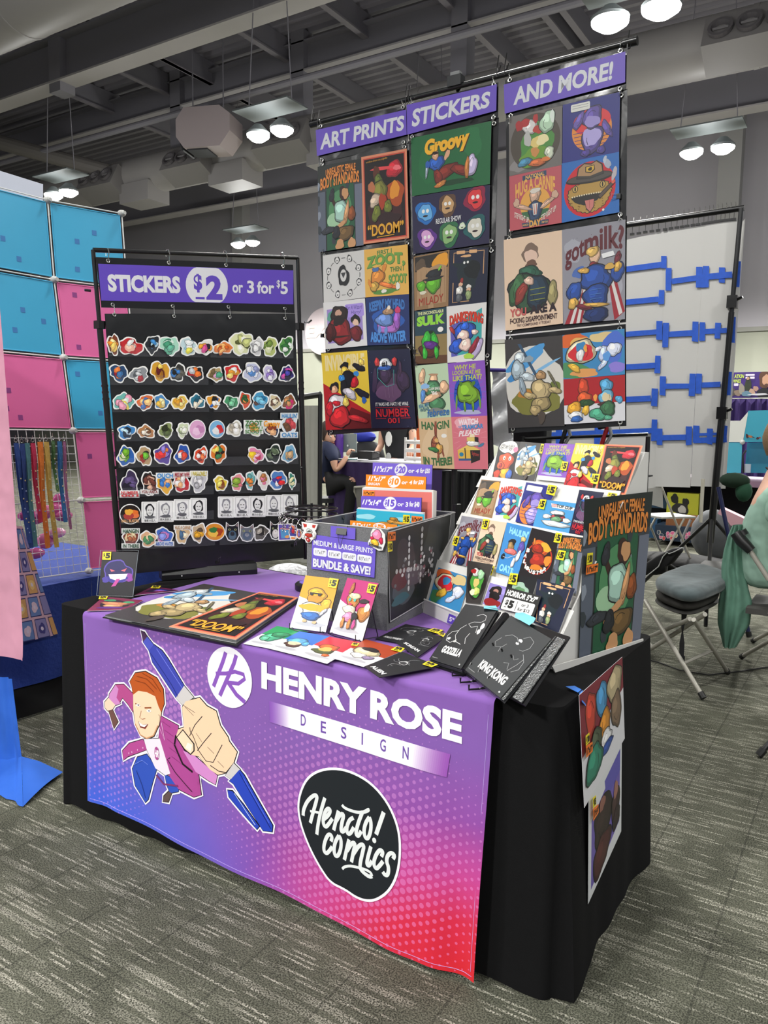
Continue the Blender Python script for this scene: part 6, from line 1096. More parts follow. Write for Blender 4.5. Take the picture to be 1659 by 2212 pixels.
flat(cS,[(930,487),(1228,566),(920,692),(690,628)],half('#a8401c',[(5,8.4,3.6,2.8,'#d8c8a0',0,1),(4.6,11.4,2.4,1.6,'#e8e4dc',0,1),(5,6,2.6,1.2,'#2c2426',0,1),(7.8,11.6,1.6,1.2,'#8a7a9a',0,1)],4),'flat white print with a cream and rust shape along the front edge',.0065,[(1120,572),(1165,548),(1225,562),(1196,592)])
flat(cS,[(1230,373),(1522,425),(1165,512),(1005,482)],mono('HALLOWEEN',3),'flat black print reading HALLOWEEN between the bin and the binder',.0005,[(1392,428),(1440,412),(1512,425),(1470,452)],bg='#202124')
flat(cS,[(1385,440),(1530,470),(1318,622),(1160,512)],mono('SCREAM',5),'flat black print reading SCREAM, partly under the open binder',.003,[(1470,455),(1492,444),(1530,452),(1512,478)],bg='#202124')
flat(cS,[(1210,580),(1482,690),(1035,773),(922,690)],mono('ALIEN',7,y=14),'flat black print reading ALIEN at the front edge of the table',.009,[(1355,682),(1400,656),(1472,686),(1425,704)],bg='#202124')
cG=crop(180,1160,3.19)
def blobs2(bg,l,s):
    def f(a): a.rect(0,0,11,17,bg); many(a,l,s)
    return f
flat(cG,[(140,410),(412,436),(298,500),(22,510)],blobs2('#7a2a48',[(5.5,8.5,4.4,5,'#2a1c24'),(5.5,8,3.6,2.4,'#c8805c',0,1),(5.4,11,3,1.4,'#e0a06a',0,1),(3,4,1.6,1.4,'#3c8a5c'),(8.4,5,1.4,1.6,'#4a9a6a'),(5.5,13.6,3.6,1.4,'#5a3080')],5),'flat maroon 5x7 print at the left front corner of the table',.0005,[(104,434),(112,414),(170,414),(160,434)])
flat(cG,[(478,340),(660,366),(640,372),(352,402)],blobs2('#6a1c4c',[(5.5,8,4,5,'#2c1c4c',0,1),(5.5,8,2.4,2.6,'#4a4ac0',0,1),(5.4,10,1.8,1,'#d05a8c')],6),'flat purple-red print lying behind the standing one at the left',.001,[(462,358),(478,341),(536,342),(522,360)])
# print in a clear upright holder
pzh=PZ(TZ+.008); b0,b1=pzh(*cG(100,402)),pzh(*cG(342,408)); e=(b1-b0).normalized(); nb=V(-e.y,e.x,0); t=math.radians(74); up=nb*math.cos(t)+V(0,0,math.sin(t)); n=e.cross(up); n=n if n.dot(CAM-b0)>0 else -n; pl=plane(b0,n)
q=[pl(*cG(*p)) for p in ((133,98),(375,104),(343,404),(104,398))]; o=sheetobj('art_print',q,d_ghost,'black 5x7 print of a grinning violet shape, standing at the left end of the table','art print',w=11,h=17,bg='#121018',th=.001); tagon(o,offpl(pl,n*.004),[cG(*p) for p in ((137,102),(196,102),(192,158),(133,156))],'$5')
hq=[pl(*cG(*p))+n*.006 for p in ((124,92),(384,94),(346,410),(97,404))]; mb=MB(); mb.tube([hq[0],hq[1],hq[2],hq[3]],.0013,mat('#aab4ba',.1,alpha=.6),5,closed=True); mb.slab([hq[3],hq[2],hq[2]-n*.014,hq[3]-n*.014],V(0,0,1),.002,CLEAR); bb=(hq[2]+hq[3])/2; mb.box(bb-n*.02+V(0,0,-.002),(.11,.07,.003),CLEAR)
tag(mb.build('acrylic_holder'),'clear acrylic holder standing around the grinning violet print','print holder')
# ---------------------------------------------------------------- big open portfolio
P1,P2,P3,P4=[PZ(TZ+.02)(*cG(*p)) for p in ((830,315),(1482,420),(1052,712),(150,530))]; sm,st_=PZ(TZ+.016)(*cG(590,622)),PZ(TZ+.016)(*cG(1215,383))
pf=empty('portfolio',(P1+P3)/2-V(0,0,.012),'large open portfolio book lying on the runner, showing two poster pages','portfolio book')
mb=MB(); mb.slab([p+V(0,0,-.010) for p in [P1+(P1-P3)*.01,P2+(P2-P4)*.012,P3+(P3-P1)*.02,P4+(P4-P2)*.012]],(0,0,1),.003,mat('#1c1c1e',.4)); mb.build('cover',pf)
for nm,qq,nn in (('l',[P1,st_,sm,P4],5),('r',[st_,P2,P3,sm],8)):
    for k in range(nn):
        z=-.0095+k*.0012 if nm=='l' else -.0095+k*.0016; j=.002*math.sin(k*2.1); mb=MB(); mb.slab([p+V(j,-j,z) for p in qq],(0,0,1),.0007,mat('#b8bab8' if k%2 else '#6c6e70',.25)); mb.build('page',pf)
zl=-.0095+4*.0012+.001; zr_=-.0095+7*.0016+.001
sheetobj('page_art',[P1+V(0,0,zl),st_+V(0,0,zl),sm+V(0,0,zl),P4+V(0,0,zl)],d_ninja,w=11,h=17,bg='#3b3838',parent=pf,off=.00005); sheetobj('page_art',[st_+V(0,0,zr_),P2+V(0,0,zr_),P3+V(0,0,zr_),sm+V(0,0,zr_)],d_doom,w=11,h=17,bg='#d98a68',parent=pf,off=.00005)
# ---------------------------------------------------------------- white tiered display
cD2=crop(900,930,3.072); DFL=V(1.083,.647,TZ+.004); DFR=V(1.716,.268,TZ+.004); dB=V(.113,.461,0); dT=V(0,0,.574); du=(DFR-DFL).normalized(); dback=V(0,0,1).cross(du)
card=mat('#d9d8d4',.55); td=empty('tiered_display',(DFL+DFR+dB)/2,'white four-tier cardboard display on the right half of the table','display stand')
for P0,nm in ((DFL,-1),(DFR,1)):
    a=P0;b=P0+dB;c=P0+dB+dT; f=P0+V(0,0,.055); mb=MB(); n=dB.cross(dT).normalized(); n=n if n.dot(du)*nm>0 else -n; mb.slab([p-n*.0 for p in ([a,b,c,c-dB*.05,f+dB*.02,f-du*0])],n,.005,card); mb.build('side_panel',td)
mb=MB(); mb.slab([DFL+dB,DFR+dB,DFR+dB+dT,DFL+dB+dT],dB,.004,card); mb.build('back_panel',td)
mb=MB(); mb.slab([DFL+V(0,0,.048),DFR+V(0,0,.048),DFR,DFL],-dback,.004,card); mb.tube([DFL+V(0,0,.048),DFR+V(0,0,.048)],.004,card,6); mb.build('front_lip',td)
mb=MB(); fl_=plane(DFL,dback); q=[fl_(*cD2(*p))-dback*.005 for p in ((224,1213),(268,1232),(258,1292),(208,1272))]; a=Art(mb,q,10,10,base=0); mb.slab(q,a.n,.0004,ink('#5a43b0')); a.k=2; a.text('5"',2,2.4,9,7.6,'#e8e6ee',.04); mb.build('label',td)
nI=(DFR-DFL).cross(dB+dT).normalized(); incl=plane(DFL+V(0,0,.03),nI); tl_=math.radians(60); upt=dback*math.cos(tl_)+V(0,0,math.sin(tl_)); nt_=du.cross(upt); nt_=nt_ if nt_.y<0 else -nt_
RB=[(75,1140),(215,880),(355,560),(500,315)]; PLN=[]
for k,(x,y) in enumerate(RB):
    b=incl(*cD2(x,y)); PLN.append(plane(b,nt_)); s0=(DFL+(dB+dT)*(b.z-DFL.z-.03)/.574-b).dot(du); b0=b+du*(s0+.004); L=(DFR-DFL).length-.012
    mb=MB(); q=[b0+upt*.13-nt_*.004,b0+du*L+upt*.13-nt_*.004,b0+du*L-upt*.02-nt_*.004,b0-upt*.02-nt_*.004]; mb.slab(q,nt_,.002,card); q2=[p+nt_*.016 for p in (b0-upt*.002,b0+du*L-upt*.002,b0+du*L-upt*.05,b0-upt*.05)]
    if k: mb.slab(q2,nt_,.002,card)
    mb.build('tier',td)
def tp(row,pts,fn,label,j=0,tagp=None,bg='#cccccc',z0=0):
    off=nt_*(.0012+.0022*j+z0); f=plane(PLN[row](0,0)+off,nt_); q=[f(*cD2(*p)) for p in pts]; o=sheetobj('art_print',q,fn,label,'art print','5x7 prints on the tiered display',w=11,h=17,bg=bg,th=.0008,off=.00005)
    if tagp: tagon(o,offpl(f,nt_*.0045),[cD2(*p) for p in tagp],'$5')
tp(0,[(145,908),(357,975),(287,1205),(75,1140)],lambda a:(a.rect(0,0,11,17,'#3a84b8'),many(a,[(2.6,3,3,3.2,'#d8642c'),(3.6,6,3.4,4.2,'#e8dcb8',0,1),(3.8,6,2.6,3.4,'#d02c34'),(4,5,1.2,2,'#3a84b8'),(2,13,2,3,'#4a8a5c'),(3.6,11,1.4,2.4,'#e0b040',.3,1),(8.6,8.6,1.7,3.0,'#dde2f2',.2,1),(7,12.6,.9,2.6,'#c4d0ec',.6,1),(8,3,2.4,2.4,'#d8c088')],60)),'small print with a red-winged shape on blue, bottom left of the tiered display')
tp(0,[(337,862),(507,890),(425,1152),(325,1142)],lambda a:(a.rect(0,0,11,17,'#3a3634'),a.ell(5.5,9,5,6.6,'#23201c'),many(a,[(5.6,9,3.4,5.2,'#4a9a3c'),(4.6,4.4,2,1.6,'#e0e0dc',0,1),(3.4,4.0,1.2,1,'#b02c2c'),(7,5,1.6,2,'#a8d8a8',0,1),(5.4,8.6,1.6,1.8,'#e0c878'),(6.4,12,2,1.6,'#c8d870',0,1),(4,12.6,1.6,1.2,'#e8e4c0')],61)),'small print of a green leafy cluster on the bottom tier',0,None,z0=.003)
tp(0,[(487,1010),(622,1046),(560,1190),(440,1150)],d_beard,'small print of a dark bearded shape, half hidden on the bottom tier',1)
tp(0,[(622,945),(802,986),(735,1215),(560,1170)],d_skel,'small dark print of a glowing green shape behind the HORROR 5x7 card',2,[(628,948),(680,955),(668,1030),(614,1020)])
tp(0,[(800,984),(1052,1050),(942,1342),(772,1275)],d_garden,'small dark navy print with a gold frame, right end of the bottom tier',3)
tp(1,[(300,565),(442,588),(352,905),(215,880)],d_milk,'small print reading got milk? on the tiered display',0,[(256,702),(290,708),(272,772),(240,762)])
tp(1,[(442,588),(598,612),(520,902),(372,865)],d_you,'small peach print reading YOU ARE on the tiered display',1,[(448,590),(490,594),(472,660),(434,654)])
tp(1,[(600,610),(762,648),(672,985),(525,940)],d_haul,"small blue print reading HAULIN' OATS",2,[(490,897),(524,907),(498,978),(464,962)])
tp(1,[(765,645),(952,690),(882,1010),(672,965)],d_ball,'small black print of a flaming shape reading BALL BUSTER',3,[(950,795),(998,805),(980,868),(930,856)])
tp(1,[(948,690),(1115,712),(1058,1085),(890,1015)],d_std,'small print reading UNREALISTIC FEMALE BODY STANDARDS on the tiered display',4,[(932,680),(972,688),(960,752),(914,744)],z0=-.001)
tp(2,[(430,325),(562,336),(500,582),(355,560)],d_mil,'small wood-brown print reading MILADY, left end of the second tier from the top',0)
tp(2,[(560,335),(728,345),(662,612),(500,585)],d_dank,'small white print with arched red lettering on the tiered display',1)
tp(2,[(728,343),(938,378),(795,640),(655,604)],lambda a:(a.rect(0,0,11,17,'#23287c'),a.ell(5,11,4.6,6,'#e0803a'),many(a,[(6.4,13,2.6,3.6,'#a496d8',0,1),(6,6.4,2.6,3,'#5c4a9a',0,1),(6,8,2,1.6,'#9a8ccc'),(2.4,8,1,3,'#5c4a9a',.3,1)],62),a.rrect(.8,1,6.4,3.4,.4,'#dcdcd4'),[a.rect(1.2,9+i*1.4,9,9.15+i*1.4,'#23287c') for i in range(5)]),'small deep blue print of a purple shape on a striped sunset',2,[(880,362),(938,372),(920,438),(864,424)])
tp(2,[(822,455),(1062,484),(1012,690),(770,642)],d_top,'small sky-blue print reading TOP CUP',3,[(828,458),(868,462),(850,528),(808,518)])
tp(2,[(1080,392),(1245,412),(1115,722),(1008,690)],d_num,'small navy print at the right end of the second tier from the top',4,[(1280,415),(1340,424),(1330,450),(1270,440)])
tp(3,[(553,62),(692,76),(628,332),(500,315)],d_octo,'small print of a red shape under a speech bubble of symbols, top tier',0)
tp(3,[(692,74),(848,86),(778,342),(628,330)],d_ninja,'small grey and blue brush print on the top tier',1,[(832,92),(850,94),(838,158),(818,154)])
tp(3,[(850,84),(1058,92),(985,345),(796,325)],d_why,'small purple print reading WHY HE LOOKIN AT ME on the top tier',2,[(972,208),(1012,212),(998,272),(958,266)])
tp(3,[(1056,82),(1256,95),(1150,425),(965,400)],d_inv,'small yellow and red print on the top tier',3,[(1172,290),(1224,294),(1206,362),(1160,352)])
tp(3,[(1250,90),(1502,100),(1385,430),(1185,395)],d_doom,'small dark red-bordered print at the right end of the top tier',4)
def d_hor(a): a.rect(0,0,24,14,'#2b2b2a'); a.text('HORROR 5"x7"',1,1.2,22.5,5.2,'#e4e4e0',.05,.1); a.rrect(1,6.2,22.4,14,1,'#e6e6e4'); a.text('$',2.6,7.6,4.8,11.2,'#1f1f1f',.04); a.rect(2.8,12,4.4,12.4,'#1f1f1f'); a.text('5',5.2,7.4,8.8,12.6,'#1f1f1f',.07); a.rect(10.6,7,10.9,13.4,'#4a4a4a'); a.text('or 3',14,7.4,18.6,9.6,'#3a3a3a',.01); a.text('for $12',12.4,10.6,20.4,13,'#3a3a3a',.01)
f=plane(PLN[0](0,0)+nt_*.016,nt_); sheetobj('sign_card',[f(*cD2(*p)) for p in ((603,1038),(828,1100),(778,1235),(548,1180))],d_hor,'dark sign card reading HORROR 5x7 $5 on the bottom tier','sign',w=24,h=14,bg='#2b2b2a')
# big poster leaning on the display's right side
sd=(dB).normalized(); spn=V(sd.y,-sd.x,0); spl=plane(DFR+spn*.008,spn); q=[spl(*cD2(*p)) for p in ((1115,457),(1568,404),(1482,1392),(1077,1520))]
o=sheetobj('art_print',q,d_std,'large BODY STANDARDS poster standing against the right side of the tiered display','art print',w=11,h=17,bg='#232a28',off=.00007); sf=offpl(spl,spn*.0075); tagon(o,sf,[cD2(*p) for p in ((1118,812),(1155,808),(1150,882),(1112,890))],'$20'); tagon(o,sf,[cD2(*p) for p in ((1112,893),(1190,878),(1186,935),(1108,955))],'11"x17"','#ee7a2a')
fo=MB(); q=[spl(*cD2(*p)) for p in ((1070,1505),(1485,1378),(1485,1420),(900,1600),(880,1560))]; fo.slab([p+spn*.010 for p in q],spn,.004,card); fo.build('poster_ledge',td)
# ---------------------------------------------------------------- open display binder
cBd=crop(900,1260,4.608); 
def bz(p,z): return PZ(z)(*cBd(*p))
Z0,Z1=TZ+.022,TZ+.125
L=[bz((490,215),Z1),bz((812,262),Z1),bz((448,862),Z0),bz((130,762),Z0)]; Rr=[bz((940,325),Z1),bz((1345,560),Z1),bz((838,1148),Z0),bz((478,862),Z0)]
L[1]=plane(L[3],(L[0]-L[3]).cross(L[2]-L[3]))(*cBd(812,262)); Rr[1]=plane(Rr[3],(Rr[0]-Rr[3]).cross(Rr[2]-Rr[3]))(*cBd(1345,560))
bd=empty('display_binder',(L[3]+Rr[2])/2-V(0,0,.02),'open black binder propped before the tiered display, pages reading GODZILLA and KING KONG','binder')
blk=mat('#151517',.3)
for qq,nm in ((L,'l'),(Rr,'r')):
    a=Art(MB(),qq); n=a.n; g=lambda p,k:p+(p-(qq[0]+qq[2])/2)*k
    mb=MB(); ex=[g(p,.05)-n*.012 for p in qq]; 
    if nm=='r': fp_=plane(Rr[3]-n*.012,n); ex[1]=fp_(*cBd(1525,532)); ex[2]=fp_(*cBd(1078,1215))
    mb.slab(ex,n,.004,blk); mb.build('cover',bd)
    for k in range(4):
        mb=MB(); sh_=(qq[1]-qq[0])*(.014*(3-k)) if nm=='r' else V(0,0,0); mb.slab([p+sh_-n*(.009-.0022*k) for p in qq],n,.0009,mat('#3c3d40',.12,coat=.5)); mb.build('page',bd)
def d_god(a):
    a.rect(0,0,11,17,'#1d1e20'); L_=lambda p,w=.14:a.line(p,w,'#c9cac9')
    L_([(6,3),(7.6,2.2),(9,2.6),(9.4,3.8),(8.4,4.6),(6.4,4.8),(5,5.6),(6.4,6.4),(8.2,5.8),(8.8,7.6)]); L_([(4.6,6),(3.4,7.4),(3.2,9.4),(4.6,11),(6.4,11.4)]); L_([(3.4,8),(1.6,8.6),(.9,10),(1.4,11.2),(3,11.6),(4.4,10.4)]); L_([(7.2,8),(6.8,9.6),(7.6,11)]); many(a,[(9.7,5.6,.6,.9,'#d8d8d6'),(9.5,7.2,.5,.7,'#d8d8d6'),(1.9,10.6,.5,.4,'#c8c8c6'),(4.2,11,.5,.3,'#b8b8b6')],3)
    a.text('GODZILLA',2.0,12.6,8.4,14.6,'#dcdcda',.05); a.rect(.6,16.2,2.4,16.35,'#9a9a9a'); a.ell(9.8,16.2,.2,.2,'#dcdcda')
def d_kon(a):
    a.rect(0,0,11,17,'#3f4142'); 
    for j,p in enumerate(([(2.4,5.2),(3.6,4),(5,4),(6.2,5)],[(6.2,3.4),(7.2,2.2),(8.6,2.8),(8.8,4.6),(8,6),(7.2,6.2)],[(2,6),(1.4,7.6),(2.4,8.6),(3.6,7.8),(4,6.6)],[(3.4,8),(3.6,9.2)],[(8.6,6.6),(9.8,8),(10,10),(9,11.4)],[(7,8),(7.8,8.8),(8.4,8)],[(6.4,10.6),(7.4,10),(8,11.4)],[(9.4,7.6),(9.0,9.4),(8.2,11.6)])): a.line(p,.1,'#9b9d9d')
    many(a,[(6.1,4.2,.5,.35,'#dadada'),(5.9,5.2,.4,.3,'#c8c8c8')],4); a.text('KING KONG',2.2,12.6,9.6,14.8,'#d8d8d6',.05); a.rect(.6,16.1,2.6,16.25,'#8a8a8a'); a.ell(10,16.2,.2,.2,'#d8d8d6')
sheetobj('page_art',[p+n*.003 for p in L],d_god,w=11,h=17,bg='#1d1e20',parent=bd,off=.00005); o=sheetobj('page_art',[p+n*.002 for p in Rr],d_kon,w=11,h=17,bg='#3f4142',parent=bd,off=.00005)
gl=mat('#8a8c8c',.22,metal=.6,bump=.01,bscale=160)
a=Art(MB(),Rr); n=a.n; mb=MB(); f1=plane(Rr[3]-n*.001,n); f2=plane(Rr[3]-n*.006,n); mb.slab([f1(*cBd(*p)) for p in ((1345,560),(1385,525),(866,1165),(838,1148))],n,.001,gl); mb.slab([f2(*cBd(*p)) for p in ((1400,530),(1478,560),(1040,1185),(955,1130))],n,.003,gl); mb.build('sleeve_edge',bd)
mb=MB(); s0,s1=(L[1]+Rr[0])/2-n*.01,(L[2]+Rr[3])/2-n*.008; mb.tube([s0,s1],.012,blk,8); mb.build('spine',bd)
for pts in (((670,228),(790,222),(812,268),(668,248)),((985,295),(1060,290),(1185,345),(1165,385),(1120,418),(975,335))):
    z=Z1+.006; mb=MB(); mb.slab([bz(p,z) for p in pts],n,.0006,mat('#7fcfe0',.6)); mb.build('sticky_tab',bd)
st2=empty('binder_stand',(s1.x,s1.y,TZ+.007),'small black wire stand propping up the open binder','stand'); mb=MB()
for t in (0,.25,.5):
    p=Rr[3]+(Rr[2]-Rr[3])*t; b=V(p.x,p.y,TZ+.009); mb.tube([p-n*.01+upt*.03,p-n*.012,b+V(-.004,-.006,.0),b+V(-.02,-.03,.002),b+V(-.02,-.03,.014)],.0025,BLKMETAL,6); mb.tube([b,b+V(.06,.1,0),p+V(.04,.08,.06)],.0025,BLKMETAL,6)
mb.build('wire_frame',st2)
# ---------------------------------------------------------------- posters taped on the right end of the cloth
tx_=PX(1.878); cT=crop(1180,1420,3.8125)
def d_crew(a): a.rect(0,0,11,17,'#d8d8dc'); a.poly([(0,0),(11,0),(11,6.2),(0,9.4)],'#7c2434'); many(a,[(2.4,4.4,1.3,3.2,'#c04030',0,1),(5.2,4,1.3,3.2,'#4a90c0',0,1),(8.6,3.6,1.9,3.2,'#b8a884',0,1),(8.8,8.6,1.5,3.2,'#7a6450',0,1),(5.6,8.6,1.5,2.4,'#c8842c',0,1),(5.8,11.4,1.5,1.6,'#e4e4e4',0,1),(6,12.8,1.4,1.0,'#2c4c94',0,1),(3.2,9.4,1.4,2.0,'#4a5440',0,1),(2.6,12.4,1.9,2.8,'#2f8068',0,1)],8)
tq=[tx_(*cT(*p)) for p in ((270,312),(626,-4),(646,668),(314,1240))]
o=sheetobj('art_print',tq,d_crew,'maroon and white poster taped high on the right end of the table','art print','posters taped on the table end',w=11,h=17,bg='#d8d8dc',off=.00007)
tf=offpl(tx_,V(.008,0,0)); tagon(o,tf,[cT(*p) for p in ((298,640),(328,612),(330,692),(300,722))],'$20'); tagon(o,tf,[cT(*p) for p in ((300,724),(354,688),(356,766),(304,822))],'11"x17"','#ee7a2a')
def d_wiz2(a): a.rect(0,0,11,17,'#d4d6d8'); a.poly([(.9,4.4),(10.4,1.2),(10.2,14),(.8,15.6)],'#6a5aa8'); a.poly([(5,1.6),(10.4,.6),(10.4,4.6),(5.6,5.4)],'#5a54a8'); many(a,[(4.6,8,3,4.2,'#2f2220',0,1),(4.2,13,2.8,3.0,'#4a2424',0,1),(8.8,9.6,1.4,3.2,'#3a2626',0,1),(4.2,4.6,.9,1.2,'#8a5c50'),(8.8,6.6,.8,1.4,'#9a6c60'),(9,12,1.2,2,'#2c1e20',0,1)],9)
tx2=PX(1.872); tq=[tx2(*cT(*p)) for p in ((350,1170),(622,700),(617,1432),(345,2032))]
o=sheetobj('art_print',tq,d_wiz2,'white-edged poster of dark figures taped low on the right end of the table','art print','posters taped on the table end',w=11,h=17,bg='#d4d6d8',off=.00007)
tf=offpl(tx2,V(.008,0,0)); tagon(o,tf,[cT(*p) for p in ((358,1150),(384,1128),(386,1208),(360,1238))],'$15'); tagon(o,tf,[cT(*p) for p in ((360,1240),(404,1200),(406,1272),(362,1342))],'11"x14"','#ee7a2a')
for pts,l in ((((160,243),(232,236),(290,268),(318,402),(285,365),(262,292)),'front'),):
    pz=PZ(TZ+.006); a,b,c,d,e_,f_=pts; top=[pz(*cT(*p)) for p in (a,b,c,f_)]; dn=[pz(*cT(*c)),PX(1.882)(*cT(*d)),PX(1.882)(*cT(*e_)),pz(*cT(*f_))]; mb=MB(); mb.slab([p+V(0,0,.001) for p in top],(0,0,1),.0005,mat('#2f74d0',.6)); mb.slab([p+V(.003,0,0) for p in dn],(1,0,0),.0005,mat('#2f74d0',.6)); tag(mb.build('tape_strip'),'strip of blue painter tape holding the end poster over the table edge','tape')
# ---------------------------------------------------------------- neighbouring booth on the left
vd=V(-.80,.60,0).normalized(); gpl=plane((-.95,.75,0),vd); NOD=[gpl(*p) for p in ((192,1233),(175,1080),(158,930),(137,772),(117,604),(103,432))]
gw=empty('grid_wall',NOD[0],'tall organiser wall of blue and pink plastic squares and wire grids, left of the rack','display wall')
rodm=mat('#d8d8d4',.35); ballm=mat('#b9bab6',.4)
DL,DR=V(-.03,-.36,.004),V(.115,.335,0); teal='#3fa6cf'; pink='#dd6aa2'
def sqp(a,b,c,d,col,n,name='square_panel',alpha=1):
    m=(a+b+c+d)/4; g=lambda p:m+(p-m)*.93; m_=mat(col,.35,noise=.06,nscale=5,spec=.5,trans=0)
    mb=MB(); mb.slab([g(p) for p in (a,b,c,d)],n,.003,m_); 
    for i in range(4): p,q=[g(x) for x in (a,b,c,d)][i],[g(x) for x in (a,b,c,d)][(i+1)%4]; mb.tube([p,q],.003,m_,6)
    rd=random.Random(int(abs(m.z*997+m.y*371))); 
    for k in range(3):
        u,v=rd.uniform(.08,.9),rd.uniform(.08,.92); p=g(a)+(g(b)-g(a))*u+(g(d)-g(a))*v; e1=(b-a).normalized()*.011;e2=(d-a).normalized()*.012; mb.slab([p-e1-e2+n*.0008,p+e1-e2+n*.0008,p+e1+e2+n*.0008,p-e1+e2+n*.0008],n,.0004,mat('#3a78b4' if col==teal else '#8a3c80',.5))
    return mb.build(name,gw)
nl=V(1,-.08,0).normalized(); nr=V(.94,-.33,0).normalized()
for k in range(5):
    lo,hi=NOD[k],NOD[k+1]
    cl={4:teal,3:teal,2:pink}.get(k); cr_=[pink,pink,teal,pink,teal][k]
    for j in range(2):
        a,b,c,d=hi+DL*(j+1),hi+DL*j,lo+DL*j,lo+DL*(j+1)
        if cl: sqp(a,b,c,d,cl,nl)
        else:
            mb=MB(); 
            for i in range(1,9):
                t=i/9; mb.tube([a+(b-a)*t,d+(c-d)*t],.0013,rodm,5); mb.tube([a+(d-a)*t,b+(c-b)*t],.0013,rodm,5)
            mb.build('wire_grid',gw)
    sqp(hi,hi+DR,lo+DR,lo,cr_,nr)
mb=MB()
for k in range(6):
    mb.tube([NOD[k]+DL*2,NOD[k]],.0032,rodm,6); mb.tube([NOD[k],NOD[k]+DR],.0032,rodm,6)
for c in (NOD,[p+DL for p in NOD],[p+DR for p in NOD]): mb.tube(list(c),.0032,rodm,6)
mb.build('frame_rods',gw)
for k in range(6):
    for c in (NOD[k],NOD[k]+DL,NOD[k]+DR):
        mb=MB(); mb.ball(c,.021,ballm,12,(1,1,.8)); mb.tube([c+nl*.018,c+nl*.026],.009,ballm,10); mb.build('connector',gw,smooth=True)
wb=plane(NOD[5]-nl*.35,nl); mb=MB(); mb.slab([wb(*p) for p in ((-60,350),(93,398),(93,470),(-60,450))],nl,.004,mat('#c2c5d0',.6)); mb.build('white_board',gw)
# lanyards on the wire grid
cL=crop(0,900,3.95); lpl=plane(NOD[1]+nl*.02,nl)
lan=[((135,225),(250,1080),40,'#2c4a8c','blue and orange patterned'),((185,230),(262,1120),42,'#27407c','navy patterned'),((228,225),(300,1110),40,'#4a7a80','teal dotted'),((278,225),(345,900),38,'#b82c50','crimson'),((340,215),(405,1120),46,'#d87830','orange'),((392,215),(480,1115),44,'#c0a050','mustard'),((450,205),(490,640),26,'#4a7040','dark green'),((505,210),(555,900),38,'#3470a8','bright blue'),((545,210),(600,960),20,'#a0648c','mauve')]
for (a,b,w_,c,l) in lan:
    p,q=lpl(*cL(*a)),lpl(*cL(*b)); ww=w_/3.95/520/2*1.1; e=V(0,1,0)*ww; mb=MB(); m1=mat(c,.6,noise=.35,nscale=60)
    n_=14; mb.grid(lambda u,v:p+(q-p)*v+V(.006*math.sin(v*7+u),ww*(2*u-1),0),2,n_,m1); mb.grid(lambda u,v:p+V(-.008,0,0)+(q-p)*v*.97+V(.006*math.sin(v*6+2),ww*(2*u-1)*.9,0),2,n_,m1)
    for k in range(10): z=p+(q-p)*(k+.5)/10+nl*.003; mb.ball(z,.004,mat('#d8c890' if k%2 else '#8aa0c8',.6),6,(.3,1,1))
    ring(mb,p+V(0,0,.012),.008,(1,0,0),.001); mb.tube([p+V(0,0,.02),p+V(0,0,.035)],.001,CHROME,5)
    tag(mb.build('lanyard'),l+' lanyard hanging on the white wire grid','lanyard','lanyards on the wire grid')
mb=MB(); rd=random.Random(5)
for i in range(11):
    c=lpl(*cL(330+rd.uniform(0,360),1000+rd.uniform(-260,210)))-nl*rd.uniform(.06,.2); mb.ball(c,.05,mat(rd.choice(['#d87aa8','#c05a90','#e0a0c0','#a84a80']),.15,spec=.7),10,(.5,1,rd.uniform(.5,.9)))
tag(mb.build('wrapped_goods',smooth=True),'heap of pink plastic-wrapped goods behind the wire grid','wrapped goods',None,'stuff')
# blue cloth covered table
blue=mat('#183484',.8,noise=.1,nscale=6,bump=.002,bscale=60); bl2=mat('#1c58b8',.8,noise=.12,nscale=5,bump=.02,bscale=6)
zt=NOD[0].z-.024; E0=V(NOD[0].x+.03,NOD[0].y,zt)
mb=MB(); p0=V(-.62,-.30,zt);p1=V(NOD[0].x+.045,NOD[0].y-.02,zt); p2=p1+V(.10,.62,0); p3=V(-2.2,1.4,zt);p4=V(-2.2,-.3,zt)
p0=V(NOD[0].x+.06,-.25,zt)
mb.slab([p0,p1,p2,p3,p4],(0,0,1),.01,blue)
def sk(a,b,zb,amp=.008,m=blue):
    mb.grid(lambda u,v:a+(b-a)*u+V(amp*v*math.sin(u*19),-amp*v*math.sin(u*13),-(a.z-zb)*v),24,8,m)
sk(p0,p1,.16); sk(p1,p2,.16); sk(p4,p0,.16)
tag(mb.build('blue_tablecloth',smooth=True),'dark blue cloth covering the neighbouring table under the grid wall','tablecloth')
mb=MB(); mb.grid(lambda u,v:(p0+(p2-p0)*u)+V(-.12,0,-.3)*v*.0+V(-.06,0,-zt+.01+.26*(1-v)),4,3,mat('#0a0a0c',.9)); tag(mb.build('table_skirt'),'black under-cloth showing below the dark blue tablecloth','table skirt')
